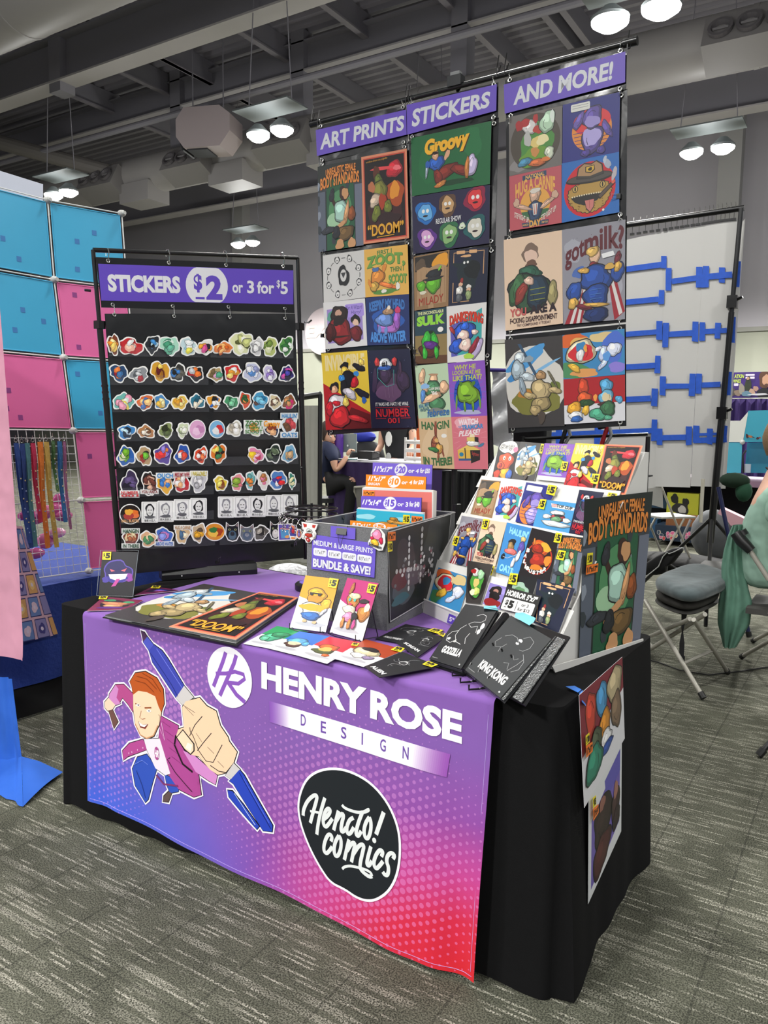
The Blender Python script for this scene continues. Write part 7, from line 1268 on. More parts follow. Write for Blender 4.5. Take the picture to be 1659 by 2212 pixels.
# bright blue drape trailing on the floor, pink fabric over it
def P0(x,y): return PY(.06)(x,y)
mb=MB(); top=[P0(-160,1462),P0(-60,1462),P0(5,1462),P0(26,1466)]; md=[P0(-170,1620),P0(-60,1640),P0(18,1640),P0(47,1634)]; bt=[PZ(.006)(-190,1700),PZ(.006)(-60,1700),PZ(.006)(12,1722),PZ(.006)(50,1742)]
def dr(u,v):
    i=min(int(u*3),2); f=u*3-i; L3=[r[i]+(r[i+1]-r[i])*f for r in (top,md,bt)]; return (L3[0]+(L3[1]-L3[0])*v*2 if v<.5 else L3[1]+(L3[2]-L3[1])*(v*2-1))+V(0,.006*math.sin(u*25),0)
mb.grid(dr,24,12,bl2)
fl=[PZ(.006)(50,1742),PZ(.012)(136,1668),PZ(.05)(84,1644),md[3]]
mb.grid(lambda u,v:(fl[0]*(1-u)+fl[1]*u)*(1-v)+(fl[3]*(1-u)+fl[2]*u)*v+V(0,0,.01*math.sin(u*3.1)*(1-v)),10,8,bl2)
tag(mb.build('blue_drape',smooth=True),'bright royal blue drape trailing on the carpet at the lower left corner','drape')
mb=MB(); pk=mat('#ba8397',.8,noise=.1,nscale=5,bump=.03,bscale=5); R_=[(-8,640),(6,662),(12,720),(30,940),(48,1180),(60,1380),(60,1436)]
def pf_(u,v):
    t=v*6; i=min(int(t),5); f=t-i; r=P0(R_[i][0]*(1-f)+R_[i+1][0]*f,R_[i][1]*(1-f)+R_[i+1][1]*f); l=V(r.x-.75,r.y-.05,r.z-(.02 if v>.9 else 0)); p=l+(r-l)*u; return p+V(0,-.012*math.sin(u*14)*v-.01*(u>.97),-.03*(1-u)*v*(1 if v>.95 else 0)+( .02*(u)*(v>.97)))
mb.grid(pf_,30,40,pk); tag(mb.build('pink_cloth',smooth=True),'pale pink fabric hanging at the left edge of the picture','cloth')
# patterned table cover with card motifs
q=[PX(NOD[0].x+.075)(*cL(*p)) for p in ((40,930),(190,935),(495,1860),(40,1960))]
def d_cards(a):
    a.rect(0,0,10,14,'#d0aab8')
    for r in range(5):
        for c in range(4):
            x=.3+c*2.9-(r%2)*.6;y=.3+r*2.8; k=a.k; bgc=['#8a84b4','#d0a068','#6a84b8'][(r+c)%3]; a.rrect(max(x,0),y,min(x+2.4,10),min(y+2.5,14),.1,'#3a3c74'); a.k=k+1; a.rrect(max(x+.1,.0),y+.12,min(x+2.3,10),min(y+2.38,14),.1,bgc); a.k=k+2
            cx=x+1.2
            if .8<cx<9.2: a.blob(cx,y+1.3,.7,.65,['#4a4684','#e0c080','#d8c0d0'][(r+c)%3],r*4+c); a.k=k+3; a.ell(cx,y+1.3,.28,.25,'#d8cce0')
            a.k=k
sheetobj('patterned_cover',q,d_cards,'purple and tan card-patterned cover hanging over the dark blue cloth','table cover',w=10,h=14,bg='#d0aab8',off=.0003)
# ---------------------------------------------------------------- white paper backdrop with blue tape, right background
pw=PY(4.7); cP=crop(1340,420,3.815); bk=empty('backdrop_stand',V(1.25,4.7,0),'tall black pole stand with tripod feet carrying the white paper backdrop','backdrop stand')
mb=MB(); l,r=pw(1180,512),pw(1608,449); mb.tube([l,r],.022,BLKMETAL,12); mb.build('crossbar',bk,smooth=True)
mb=MB(); t,b=PY(4.66)(1601,450),PY(4.66)(1534,1172); 
for u,v,rr in ((0,.3,.017),(.3,.62,.021),(.62,1,.026)): mb.tube([t+(b-t)*u,t+(b-t)*v],rr,BLKMETAL,12)
for u in (.27,.6): c=t+(b-t)*u; mb.box(c,(.07,.07,.09),BLKMETAL); mb.tube([c,c+V(.07,-.02,.03)],.01,BLKMETAL,6)
mb.build('pole',bk,smooth=True)
hub=PY(4.66)(1538,1118)
for (x,y,z) in ((1463,1168,.03),(1600,1162,.03),(1549,1225,.02)):
    f=PZ(z)(x,y) if y>1200 else None
    e=V(hub.x-.62,hub.y+.12,.02) if x<1500 else (V(hub.x+.55,hub.y+.35,.02) if x>1590 else V(hub.x+.10,hub.y-.6,.02))
    mb=MB(); mb.tube([hub,e],.014,BLKMETAL,8); mid=hub+(e-hub)*.55; mb.tube([mid,V(hub.x-.02,hub.y,.2)],.009,BLKMETAL,6); mb.build('leg',bk)
pap=empty('paper_backdrop',pw(1400,1050),'large white paper sheets clipped to a black bar and joined with blue tape','paper backdrop')
wp=mat('#c6c5c2',.8,noise=.02,nscale=2)
sheets=[((1170,560),(1441,498),(1416,1053),(1170,1085)),((1441,500),(1523,487),(1491,1053),(1413,1051)),((1523,487),(1597,475),(1560,1052),(1492,1050)),((1585,500),(1609,470),(1566,1056),(1545,1056))]
for i,s_ in enumerate(sheets):
    off=V(0,-.003*i if i<3 else .02,0); mb=MB(); mb.slab([pw(*p)+off for p in s_],(0,-1,0),.002,wp); mb.build('paper_sheet',pap)
tapm=mat('#2257c4',.6,noise=.25,nscale=40)
def tape(x0,y0,x1,y1,w):
    dx,dy=x1-x0,y1-y0; L=math.hypot(dx,dy); nx,ny=-dy/L*w/2,dx/L*w/2; rd=random.Random(int(x0+y0)); j=lambda:rd.uniform(-4,4)
    pts=[(x0+nx+j(),y0+ny),(x1+nx+j(),y1+ny+j()),(x1-nx,y1-ny+j()),(x0-nx+j(),y0-ny)]
    mb=MB(); mb.slab([pw(*cP(*p))-V(0,.0135+.0006*tape.k%.004,0) for p in pts],(0,-1,0),.0006,tapm); mb.build('tape_strip',pap); tape.k+=1
tape.k=0
for a in [(-400,680,345,578,45),(362,510,362,612,45),(402,608,398,797,50),(430,720,632,693,45),(655,600,655,768,52),(706,592,705,770,52),(730,680,925,662,50),(842,604,838,730,50),(974,553,960,764,48),(-400,935,320,864,45),(345,790,342,908,45),(-400,1190,305,1134,45),(328,1045,325,1200,46),(378,1060,372,1260,50),(400,1155,600,1144,45),(625,1050,620,1215,50),(680,1055,676,1210,50),(700,1132,880,1120,42),(808,1060,801,1190,48),(932,1010,921,1222,52),(-400,1450,290,1411,45),(312,1330,308,1478,48),(355,1500,350,1655,48),(378,1582,575,1579,45),(597,1478,592,1662,50),(653,1478,645,1645,50),(675,1572,830,1564,44),(900,1462,886,1658,50),(-400,1715,255,1681,45),(290,1600,280,1748,54),(-600,1985,265,1945,45),(285,1855,280,2030,45),(330,1930,325,2062,50),(350,2005,545,1999,45),(570,1912,565,2065,50),(632,1905,628,2045,50),(655,1978,880,1970,22),(610,2028,880,2021,45),(743,1930,738,2058,46),(868,1905,852,2040,46),(-590,1960,-595,2120,50),(-500,1940,-505,2110,50),(-180,1900,-190,2110,50)]: tape(*a)
for i,(x,y) in enumerate([(100,330),(155,322),(208,313),(262,305),(314,298),(372,290),(420,282),(467,275),(511,269),(553,262),(600,255),(643,249),(688,242),(723,236),(755,231),(791,225),(828,220),(863,215),(900,211),(937,207)]):
    p=pw(*cP(x,y)); mb=MB(); mb.box(p-V(0,.006,0),(.032,.02,.016),mat('#141414',.4)); mb.tube([p-V(0,.006,-.01),p+V(0,-.006,.055)],.0025,mat('#3a3a3a',.4),5); mb.tube([p+V(0,-.006,.055),p+V(.01,-.02,.10),p+V(0,.02,.13)],.002,CHROME,5); mb.build('hook_clip',pap)
# ---------------------------------------------------------------- folding chair with a grey cushion, right foreground
c7=crop(1340,980,3.815); tubem=mat('#a5a298',.35,metal=.2); pad=mat('#3c3b38',.8,noise=.1,nscale=20)
def z7(x,y,z): return PZ(z)(*c7(x,y))
fc=empty('folding_chair',z7(520,1500,0),'beige steel folding chair holding the grey cushion, right of the table','folding chair')
def leg(par,a,b,r=.012,foot=True,nm='leg',m=None):
    mb=MB(); mb.tube([a,b],r,m or tubem,10); o=mb.build(nm,par,smooth=True)
    if foot: d=(b-a).normalized(); mb=MB(); mb.tube([b-d*.03,b+d*.004],r*1.35,mat('#161616',.5),10); mb.build('rubber_foot',o)
A=z7(200,1205,.44);B=z7(685,2010,.015);C=z7(622,1395,.42);D=z7(885,1800,.015);E=z7(680,1335,.44);F=z7(178,1655,.015)
xt=lambda a,b,t=.06:a+(a-b)*t
leg(fc,A,B,.0125); leg(fc,xt(C,D),D,.0115); leg(fc,xt(E,F,.03),F,.0125); G=z7(560,1370,.43);H_=F+V(-.1,.28,0); leg(fc,xt(G,H_,.03),H_,.0115)
mb=MB(); mb.tube([A+(B-A)*.67,C+(D-C)*.52],.009,tubem,8); mb.tube([E+(F-E)*.8,G+(H_-G)*.8],.009,tubem,8); mb.build('brace_bar',fc,smooth=True)
def squircle(Ls,F_,R_,B_,z0,z1,m,name,par,label=None,cat=None,dip=0,pw_=3.2,grow=1.):
    c=(Ls+F_+R_+B_)/4; ex=((R_+F_)-(Ls+B_))/4*grow; ey=((R_+B_)-(Ls+F_))/4*grow; vs=[];fs=[]; n=40; rings=[(0,1),(.35,1),(.7,.985),(.88,.9),(.97,.68),(1.0,.45),(.97,.18),(.9,.02),(.5,0),(0,0)]
    for r,h in rings:
        for i in range(n):
            t=2*PI*i/n; ct,st=math.cos(t),math.sin(t); k=(abs(ct)**pw_+abs(st)**pw_)**(-1/pw_); x,y=ct*k*r,st*k*r
            z=z0+(z1-z0)*h + (dip*(-(1-abs(x)**2)*(1-y*y)+.8*max(0,y)) if h>.5 else 0); vs.append(V(c.x,c.y,0)+V(ex.x,ex.y,0)*x+V(ey.x,ey.y,0)*y+V(0,0,z))
    for j in range(len(rings)-1):
        for i in range(n): fs.append([j*n+i,j*n+(i+1)%n,(j+1)*n+(i+1)%n,(j+1)*n+i])
    mb=MB(); mb.add(vs,fs,m); o=mb.build(name,par,smooth=True,ang=80)
    if label: tag(o,label,cat)
    return o
Ls,F_,R_,B_=z7(215,1180,.46),z7(560,1300,.46),z7(880,1180,.46),z7(560,1040,.46)
squircle(Ls,F_,R_,B_,.425,.445,pad,'seat',fc)
squircle(Ls,F_,R_,B_,.447,.505,mat('#35332f',.85,noise=.15,nscale=14,bump=.004,bscale=12),'seat_bag',None,'flat dark grey zipped bag lying on the folding chair seat under the cushion','bag')
L2,F2,R2,B2=z7(200,1090,.53),z7(600,1215,.53),z7(955,1075,.53),z7(620,930,.53)
squircle(L2,F2,R2,B2,.506,.585,mat('#4c5658',.95,noise=.5,nscale=14,bump=.006,bscale=9,spec=.1,sheen=.25),'seat_cushion',None,'thick grey-blue velour seat cushion on top of the folding chair','cushion',dip=.012,grow=1.02)
st=empty('buckle_strap',z7(515,1300,.50),'black webbing strap with a plastic buckle hanging from the seat bag','strap'); wm=mat('#141416',.6)
pp=[z7(*p,.5) for p in ()]; sp0=z7(535,1175,.51); fcp=plane(sp0,V(.35,-.94,0)); path=[fcp(*c7(*p)) for p in ((538,1180),(530,1300),(515,1420),(512,1470),(508,1560),(505,1670))]
mb=MB(); ws=[.009,.012,.006,.003,.010,.009]
mb.grid(lambda u,v:(lambda i,f:(path[i]+(path[i+1]-path[i])*f)+V(.94,.35,0)*((2*u-1)*(ws[i]+(ws[i+1]-ws[i])*f)*1.3))(min(int(v*5),4),v*5-min(int(v*5),4)),2,20,wm); mb.build('webbing',st)
mb=MB(); mb.box(fcp(*c7(540,1230))+V(0,-.004,0),(.032,.006,.042),mat('#4a4c4a',.7)); mb.build('tab',st); mb=MB(); mb.box(path[-1]+V(0,0,-.012),(.032,.012,.03),wm); mb.box(path[-1]+V(0,-.004,-.03),(.02,.008,.02),mat('#9a9a98',.4)); mb.build('buckle',st)
# black bag with white piping
c=[PY(4.3)(*c7(*p)) for p in ((200,1000),(215,900),(300,840),(440,775),(515,770),(520,800),(440,900),(385,930),(380,985),(300,1000))]
mb=MB(); n=len(c); 
cen_=sum(c,V(0,0,0))/n; vs=[]
for dy,g in ((-.05,.78),(-.03,.96),(0,1),(.03,.96),(.05,.78)): vs+=[cen_+(p-cen_)*g+V(0,dy,0) for p in c]
fs=[list(range(n))[::-1],[4*n+i for i in range(n)]]+[[j*n+i,j*n+(i+1)%n,(j+1)*n+(i+1)%n,(j+1)*n+i] for j in range(4) for i in range(n)]
mb.add(vs,fs,mat('#101012',.8)); bg=mb.build('travel_pillow',smooth=True,ang=70); tag(bg,'black travel pillow with thin white piping lying behind the folding chair','pillow')
f=PY(4.245); mb=MB(); mb.tube([f(*c7(*p)) for p in ((215,1010),(260,975),(315,930),(350,850),(385,812),(400,825),(440,810),(510,775),(520,780))],.004,mat('#d8d8d8',.6),6); mb.build('piping',bg)
# second grey folding chair behind
def fchair(p,a,label,seat='#8e8d88',pz=.45):
    R=Matrix.Rotation(a,3,'Z'); o=empty('folding_chair',p,label,'folding chair','folding chairs in the background'); g=lambda x,y,z:p+R@V(x,y,z)
    mb=MB(); mb.slab([g(-.19,-.2,pz),g(.19,-.2,pz),g(.17,.2,pz),g(-.17,.2,pz)],(0,0,1),.018,mat(seat,.5)); mb.build('seat',o)
    for s in (-1,1): leg(o,g(s*.21,.24,.80),g(s*.21,-.20,.01),.011); leg(o,g(s*.19,-.05,pz-.02),g(s*.19,.27,.01),.011)
    mb=MB(); mb.grid(lambda u,v:g((u-.5)*.40,.24+.025*(1-(2*u-1)**2)-.02*v,.83-.2*v+.02*(1-(2*u-1)**2)),8,4,mat(seat,.5)); mb.tube([g(-.21,.24,.80),g(-.2,.25,.84),g(0,.27,.86),g(.2,.25,.84),g(.21,.24,.80)],.011,tubem,8); mb.build('backrest',o); return o
_p=PY(6.4)(1440,1112); fchair(V(_p.x,6.4,0),2.5,'grey folding chair under the paper backdrop beside the stored boxes','#a5a5a2',_p.z)
# ---------------------------------------------------------------- storage under a far table
tb=V(.5,8.6,0); ft=empty('vendor_table',tb,'far table with a lilac cloth edge and goods stored beneath, behind the paper backdrop','table')
mb=MB(); mb.box((.7,8.65,.80),(3.2,.75,.03),mat('#8f7c8c',.7)); mb.build('tabletop',ft); mb=MB(); mb.grid(lambda u,v:V(-.9+3.2*u,8.26+.01*math.sin(u*30),.80-.07*v),20,2,mat('#7d6275',.8)); mb.build('cloth_edge',ft)
for x in (-.8,2.2): leg(ft,V(x,8.35,.78),V(x,8.35,.01),.015)
mb=MB(); mb.grid(lambda u,v:V(-1.5+5*u,9.05+.02*math.sin(u*60),.78*(1-v)),40,2,mat('#17171b',.9)); tag(mb.build('black_skirt',smooth=True),'black pleated skirt closing the back of the far table storage','table skirt')
c8=crop(1380,1040,5.946); s5=PY(5.75)
def crate(x0,y0,x1,y1,Y,d,m,name,label,cat,fn=None,tap=0):
    a,b=PY(Y)(*c8(x0,y0)),PY(Y)(*c8(x1,y1)); z0=max(0.004,min(a.z,b.z)); mb=MB(); mb.box(((a.x+b.x)/2,Y+d/2,(a.z+z0)/2),(b.x-a.x,d,a.z-z0),m)
    if fn: q=[V(a.x,Y-.003,a.z),V(b.x,Y-.003,a.z),V(b.x,Y-.003,z0),V(a.x,Y-.003,z0)]; ar=Art(mb,q,20,8); fn(ar)
    return tag(mb.build(name),label,cat)
def f_bin(a):
    rd=random.Random(8)
    for i in range(16): a.blob(1+rd.uniform(0,17),3+rd.uniform(0,4),rd.uniform(.6,1.1),rd.uniform(.7,1.2),rd.choice(['#c8484c','#d8d8d4','#b86a8c','#c8a878','#3c4a5c','#d86a90']),i,edge='#d8d8d4',ew=.2)
crate(210,555,700,790,8.0,.4,mat('#16283c',.5),'storage_bin','dark blue storage bin covered in stickers under the far table','storage bin',f_bin)
crate(352,440,730,590,8.05,.3,mat('#7a4c28',.7),'cardboard_box','small brown cardboard box on top of the stickered bin','box')
def f_yel(a): many(a,[(5,2,2.5,1.6,'#22241c'),(12,3,2,1.5,'#22241c'),(9,5.4,5.6,2.0,'#2a2c2a'),(10,5.5,2.8,1.2,'#b8b8b0')],4)
crate(366,140,755,470,8.4,.15,mat('#b4b82c',.5),'tote_bag','acid yellow and black printed tote bag under the far table','bag',f_yel)
crate(150,200,370,350,8.55,.2,mat('#1c3c54',.6),'storage_bin','plain navy bin half hidden behind the big poster, under the far table','storage bin')
crate(120,480,225,730,8.3,.2,mat('#1f4a6c',.6),'storage_bin','narrow blue bin at the floor left of the stickered bin','storage bin')
mb=MB(); cc=PY(7)(*c8(960,640)); mb.ball(V(cc.x,7,.3),.27,mat('#55575a',.8,noise=.2,nscale=8,bump=.01,bscale=6),16,(.85,.6,1)); mb.tube([V(cc.x-.2,6.83,.46),V(cc.x-.27,6.78,.24),V(cc.x-.18,6.8,.05)],.015,mat('#8a8c8e',.7),6); tag(mb.build('backpack',smooth=True),'slumped grey backpack beside the tripod of the paper backdrop','backpack')
mb=MB(); q=PY(7)(*c8(1190,470)); mb.box(q,(.26,.15,.12),mat('#c89aa4',.6),Matrix.Rotation(.4,3,'Y')); tag(mb.build('pink_case'),'small pink case on top of the grey backpack','case')
mb=MB(); g0=PZ(.02)(*c8(520,1080)); mb.ball(V(g0.x,g0.y,.06),.42,mat('#141414',.85,bump=.01,bscale=8),16,(1.3,.7,.2)); tag(mb.build('black_bundle',smooth=True),'crumpled black cloth bundle lying on the carpet behind the cushion chair','cloth bundle')
# teal organiser shelf and the purple poster beyond
c9=crop(1560,780,7.374); ts=PY(8.4); sh_=empty('cube_shelf',ts(1610,1020),'teal plastic cube organiser on the far table at the right edge','shelf')
for pts,c_ in (((415,790),(900,780),(900,1285),(335,1290)),'#2f93ab'),(((95,1295),(320,1295),(300,1780),(60,1780)),'#3c98b0'),(((375,1300),(900,1290),(900,1640),(345,1640)),'#14647e'),(((345,1640),(900,1640),(900,1790),(340,1785)),'#1c7088'):
    mb=MB(); y=.12 if c_ in('#14647e','#1c7088') else 0; mb.slab([ts(*c9(*p))+V(0,y,0) for p in pts],(0,-1,0),.004,mat(c_,.4,noise=.06,nscale=3)); mb.build('square_panel',sh_)
mb=MB(); mb.slab([ts(*c9(*p))-V(0,.004,0) for p in ((120,950),(290,950),(410,810),(410,840),(330,1290),(100,1290))],(0,-1,0),.003,mat('#c8cac4',.7)); mb.build('white_drape',sh_); mb=MB(); mb.ball(ts(*c9(322,1290)),.03,ballm,12); mb.tube([ts(*c9(*p))-V(0,.01,0) for p in ((340,1780),(330,1500),(385,1420))],.01,BLKMETAL,6); mb.box(ts(*c9(400,1710))+V(0,.02,0),(.07,.02,.1),mat('#9aa4b0',.6)); mb.build('connector',sh_,smooth=True)
mb=MB(); cf=PY(8.35); a=Art(mb,[cf(*c9(*p)) for p in ((370,1150),(620,1190),(620,1260),(370,1240))],10,3); many(a,[(1.2,1.4,1.0,1.1,'#3a1c20'),(3.2,1.4,1.4,.7,'#a8643c'),(5,1.6,1.0,.3,'#3a2420',.3),(7.8,2,.9,.9,'#3a1c24'),(9.2,1.4,.7,.6,'#8a3c3c')],3); mb.build('decal',sh_)
ps=PY(11.5); fq=[ps(*c9(*p)) for p in ((-900,205),(900,165),(900,575),(-900,610))]
def f_ban(a):
    a.rect(0,0,90,20,'#3c2470'); a.text('IN ATKIN',53,1.6,64,4.6,'#b8cc50',.03,.2); a.text('DOWNES',51,5.4,61.5,8.2,'#b8cc50',.03,.2); a.rrect(65,1.6,72,3,.3,'#d8d0e0'); a.rrect(65,3.6,72,5.2,.3,'#d8d0e0'); a.rrect(56,8.6,59.5,10.6,.5,'#d0c8e0')
    many(a,[(55,15.4,3,3,'#4a4440'),(59,16,2.6,2.6,'#7a6a5c'),(62,13,2.4,4,'#8a8478'),(67,9.5,2.6,5.6,'#2c3424'),(67,5,1,1.3,'#b08870'),(70,15.5,2.4,2.4,'#b0907c'),(73,13,2,2,'#a88474'),(66,17,4,2,'#5a7a8c'),(80,6,5,6.5,'#5a3c2c'),(81,7,3.2,4.4,'#c09478'),(81,10.6,1.8,1.2,'#5a3c30'),(81,17.5,7,5,'#1c1c20'),(50,16,2,3,'#8a5c3c'),(75,17.6,8,.7,'#c8c8cc')],5)
sheetobj('event_banner',fq,f_ban,'purple event banner with a long-haired face on the far wall, right edge','banner',w=90,h=20,bg='#3c2470',off=.002)
mb=MB(); a,b=ps(*c9(-900,605)),ps(*c9(1400,590)); mb.grid(lambda u,v:V(a.x+(b.x-a.x)*u,11.55+.04*math.sin(u*90),a.z*(1-v)),80,2,mat('#33205c',.8)); tag(mb.build('purple_drape',smooth=True),'purple pipe-and-drape curtain beneath the far event banner','curtain')
# black frame of the next booth seen past the banner: pipe-and-drape with a grey curtain
cM=crop(640,780,3.456); gd=PY(4.4); a,b=gd(560,872),gd(692,852)
cu=empty('drape_frame',V((a.x+b.x)/2,4.4,0),'grey curtain on a black frame behind the right side of the sticker rack','curtain'); mb=MB(); mb.grid(lambda u,v:V(a.x+(b.x-.02-a.x)*u,4.4+.015*math.sin(u*40),(a.z-.02)*(1-v)+.02*v),30,2,mat('#8c8c84',.8,noise=.06,nscale=5)); mb.build('curtain',cu,smooth=True)
mb=MB(); mb.tube([a,b],.03,BLKMETAL,8); mb.tube([b,V(b.x,b.y,.01)],.022,BLKMETAL,8); mb.build('frame',cu)
# EXIT roundel on the far wall
ex=PY(15.6); mb=MB(); c_=ex(700,716); rr=.62; mb.lathe([(0,.03),(rr,.03),(rr,0)],c_,mat('#b5a9ac',.6),36,(0,-1,0)); a=Art(mb,[c_+V(-.62,-.04,.2),c_+V(.62,-.04,.2),c_+V(.62,-.04,-.2),c_+V(-.62,-.04,-.2)],12,4,off=.004); a.text('EXIT',.6,.4,11.4,3.6,'#c8bfae',.04); tag(mb.build('exit_sign'),'round pale EXIT sign on the far wall, half hidden by the left banner column','sign')
# ---------------------------------------------------------------- middle distance: table, people, goods
T=PY(5.5); mt=empty('vendor_table',V(-2.1,5.9,0),'table with a white top and dark purple skirt, where the seated man works','table')
mb=MB(); mb.box((-1.55,5.95,.985),(2.7,.8,.02),mat('#d6d4da',.5)); mb.build('tabletop',mt)
mb=MB(); mb.grid(lambda u,v:V(-2.9+2.7*u,5.55+.014*math.sin(u*110),.975*(1-v)+.01*v),90,2,mat('#2a1548',.75)); mb.build('skirt',mt,smooth=True)
def pt(x,y,Y): return PY(Y)(*crop(640,900,5.184)(x,y))
mb=MB(); q=[pt(*p,5.75) for p in ((500,196),(672,190),(672,400),(500,398))]; mb.slab(q,(0,-1,0),.012,mat('#8b9694',.3,metal=.3)); mb.ball(pt(575,325,5.73),.012,mat('#d8dcdc',.3),8); lp=mb.build('laptop'); mb=MB(); mb.slab([V(q[3].x,5.62,.998),V(q[2].x,5.62,.998),V(q[2].x,5.76,.998),V(q[3].x,5.76,.998)],(0,0,1),.01,mat('#2a2c2e',.4)); mb.build('keyboard_base',lp); tag(lp,'open silver laptop seen from behind on the white table','laptop')
mb=MB(); c_=pt(468,430,5.7); mb.lathe([(0,0),(.062,0),(.062,.26),(.045,.31),(0,.31)],V(c_.x,5.7,.997),mat('#4c2684',.4),16); o=mb.build('bottle',smooth=True); mb=MB(); mb.lathe([(.045,.31),(.045,.37),(0,.37)],V(c_.x,5.7,.997),mat('#c8c8d0',.4),16); mb.build('cap',o); tag(o,'purple drink bottle with a pale cap beside the laptop','bottle')
mb=MB(); a,b=pt(702,385,5.7),pt(865,470,5.7); mb.box(((a.x+b.x)/2,5.75,(a.z+.998)/2),(b.x-a.x,.15,a.z-.998),mat('#141416',.6)); mb.tube([V(b.x,5.72,a.z-.01),V(b.x+.08,5.7,a.z-.02),V(b.x+.08,5.7,1.03),V(b.x,5.7,1.01)],.006,BLKMETAL,6); tag(mb.build('black_case'),'small black case on the white table right of the laptop','case')
mb=MB(); c_=pt(760,225,6.6); mb.ball(c_,.16,mat('#1c2c9a',.7),12,(1.1,.6,.5)); mb.ball(c_+V(.05,0,-.28),.22,mat('#15161a',.8),12,(1.2,.7,1.1)); tag(mb.build('draped_chair',smooth=True),'black draped chair topped with a royal blue garment behind the laptop','chair')
for i,(x,y,w_) in enumerate(((520,460,.1),(620,490,.14),(745,480,.12))): c_=pt(x,y,5.62); mb=MB(); mb.box((c_.x,5.62,1.002),(w_,.16,.006),mat('#e0e0e4' if i!=1 else '#7aa0a0',.5),Matrix.Rotation(.3*i,3,'Z')); tag(mb.build('paper_stack'),['small stack of white paper in front of the laptop','pale green paper pile in front of the seated man','white paper sheets nearest the black case'][i],'paper')
mb=MB(); c_=pt(1310,400,5.7); 
for i in range(3): mb.tube([V(c_.x-.1,5.7,1.03+i*.09),V(c_.x+.16,5.7,1.03+i*.09)],.022,mat('#c9c7c4',.5),8); mb.tube([V(c_.x-.1+i*.12,5.7,1.0),V(c_.x-.1+i*.12,5.7,1.26)],.014,mat('#c9c7c4',.5),8)
tag(mb.build('white_rack'),'small white tube rack on the table near the standing person','rack')
mb=MB(); c_=pt(1310,330,7.2); mb.box((c_.x,7.2,.76),(.36,.1,1.5),mat('#d4602c',.6)); tag(mb.build('orange_board'),'orange board standing behind the white rack','board')
skin='#c99c84'; SK=mat(skin,.5,spec=.3)
def head(par,c,r,f,hair,hairm,bald=False):
    """c centre, f facing (unit), builds head with face, ears; hair cap as child"""
    f=V(f).normalized(); s=f.cross(V(0,0,1)).normalized(); mb=MB(); n=20;vs=[];fs=[];K=14
    for i in range(K+1):
        th=PI*i/K; zz=math.cos(th); rr=math.sin(th); jaw=1-.28*max(0,-zz)**1.3
        for j in range(n):
            q=2*PI*j/n; x=math.cos(q);y=math.sin(q); d=f*(x*rr*r*.98*jaw)+s*(y*rr*r*.78*jaw)
            nose=f*(r*.28*math.exp(-((q if q<PI else q-2*PI)/.22)**2-((zz+.12)/.16)**2)); brow=f*(-r*.05*math.exp(-((zz-.08)/.1)**2)*(x>.3)); vs.append(c+d+nose+brow+V(0,0,zz*r*1.22))
    for i in range(K):
        for j in range(n): fs.append([i*n+j,(i+1)*n+j,(i+1)*n+(j+1)%n,i*n+(j+1)%n])
    mb.add(vs,fs,SK)
    for t in (-1,1): mb.ball(c+s*(t*r*.78)-f*.01,r*.24,SK,10,(.5,.5,1))
    for t in (-1,1): mb.ball(c+f*(r*.86)+s*(t*r*.32)+V(0,0,r*.1),r*.1,mat('#e8e4dc',.3),8); mb.ball(c+f*(r*.94)+s*(t*r*.32)+V(0,0,r*.1),r*.045,mat('#2c2018',.3),6)
    mb.box(c+f*r*.86-V(0,0,r*.55),(r*.35,r*.35,r*.06),mat('#9a5a50',.5)); o=mb.build('head',par,smooth=True)
    mb=MB(); vs=[];fs=[]
    for i in range(10):
        th=PI*.72*i/9; zz=math.cos(th)
        for j in range(n):
            q=2*PI*j/n; x=math.cos(q); y=math.sin(q); cut_=1.0; 
            fr=max(0,x)*max(0,(th-.75))*.9; rr=math.sin(max(0,th-fr*1.2)); z2=math.cos(max(0,th-fr*1.2)); g=1.10+.02*math.sin(j*3+i*2)
            vs.append(c+(f*(x*rr*r*.98)+s*(y*rr*r*.82))*g+V(0,0,z2*r*1.22*1.09-.0))
    for i in range(9):
        for j in range(n): fs.append([i*n+j,(i+1)*n+j,(i+1)*n+(j+1)%n,i*n+(j+1)%n])
    mb.add(vs,fs,hairm); mb.build('hair',par,smooth=True); return o
def hand(par,w,d,up,L=.085,curl=.8):
    d=V(d).normalized(); up=V(up).normalized(); s=d.cross(up).normalized(); vs=[];ed=[]
    vs.append((*w,.026,.018)); vs.append((*(w+d*L*.55),.036,.016)); ed.append((0,1))
    for i,(o_,l) in enumerate(((-.030,.9),(-.010,1.0),(.010,.95),(.029,.75))):
        b=w+d*L*.95+s*o_; k=len(vs); vs.append((*b,.010,.010)); ed.append((1,k)); p=b
        for m in range(2): a_=curl*(m+1); p=p+(d*math.cos(a_)-up*math.sin(a_))*L*.38*l; vs.append((*p,.0085,.0085)); ed.append((k+m,k+m+1))
    t=w+d*L*.3-s*.034; k=len(vs); vs.append((*t,.011,.011)); ed.append((1,k)); p=t+(d*.7-s*.4-up*.4)*L*.45; vs.append((*p,.009,.009)); ed.append((k,k+1))
    skinbody('hand',vs,ed,SK,par,1)
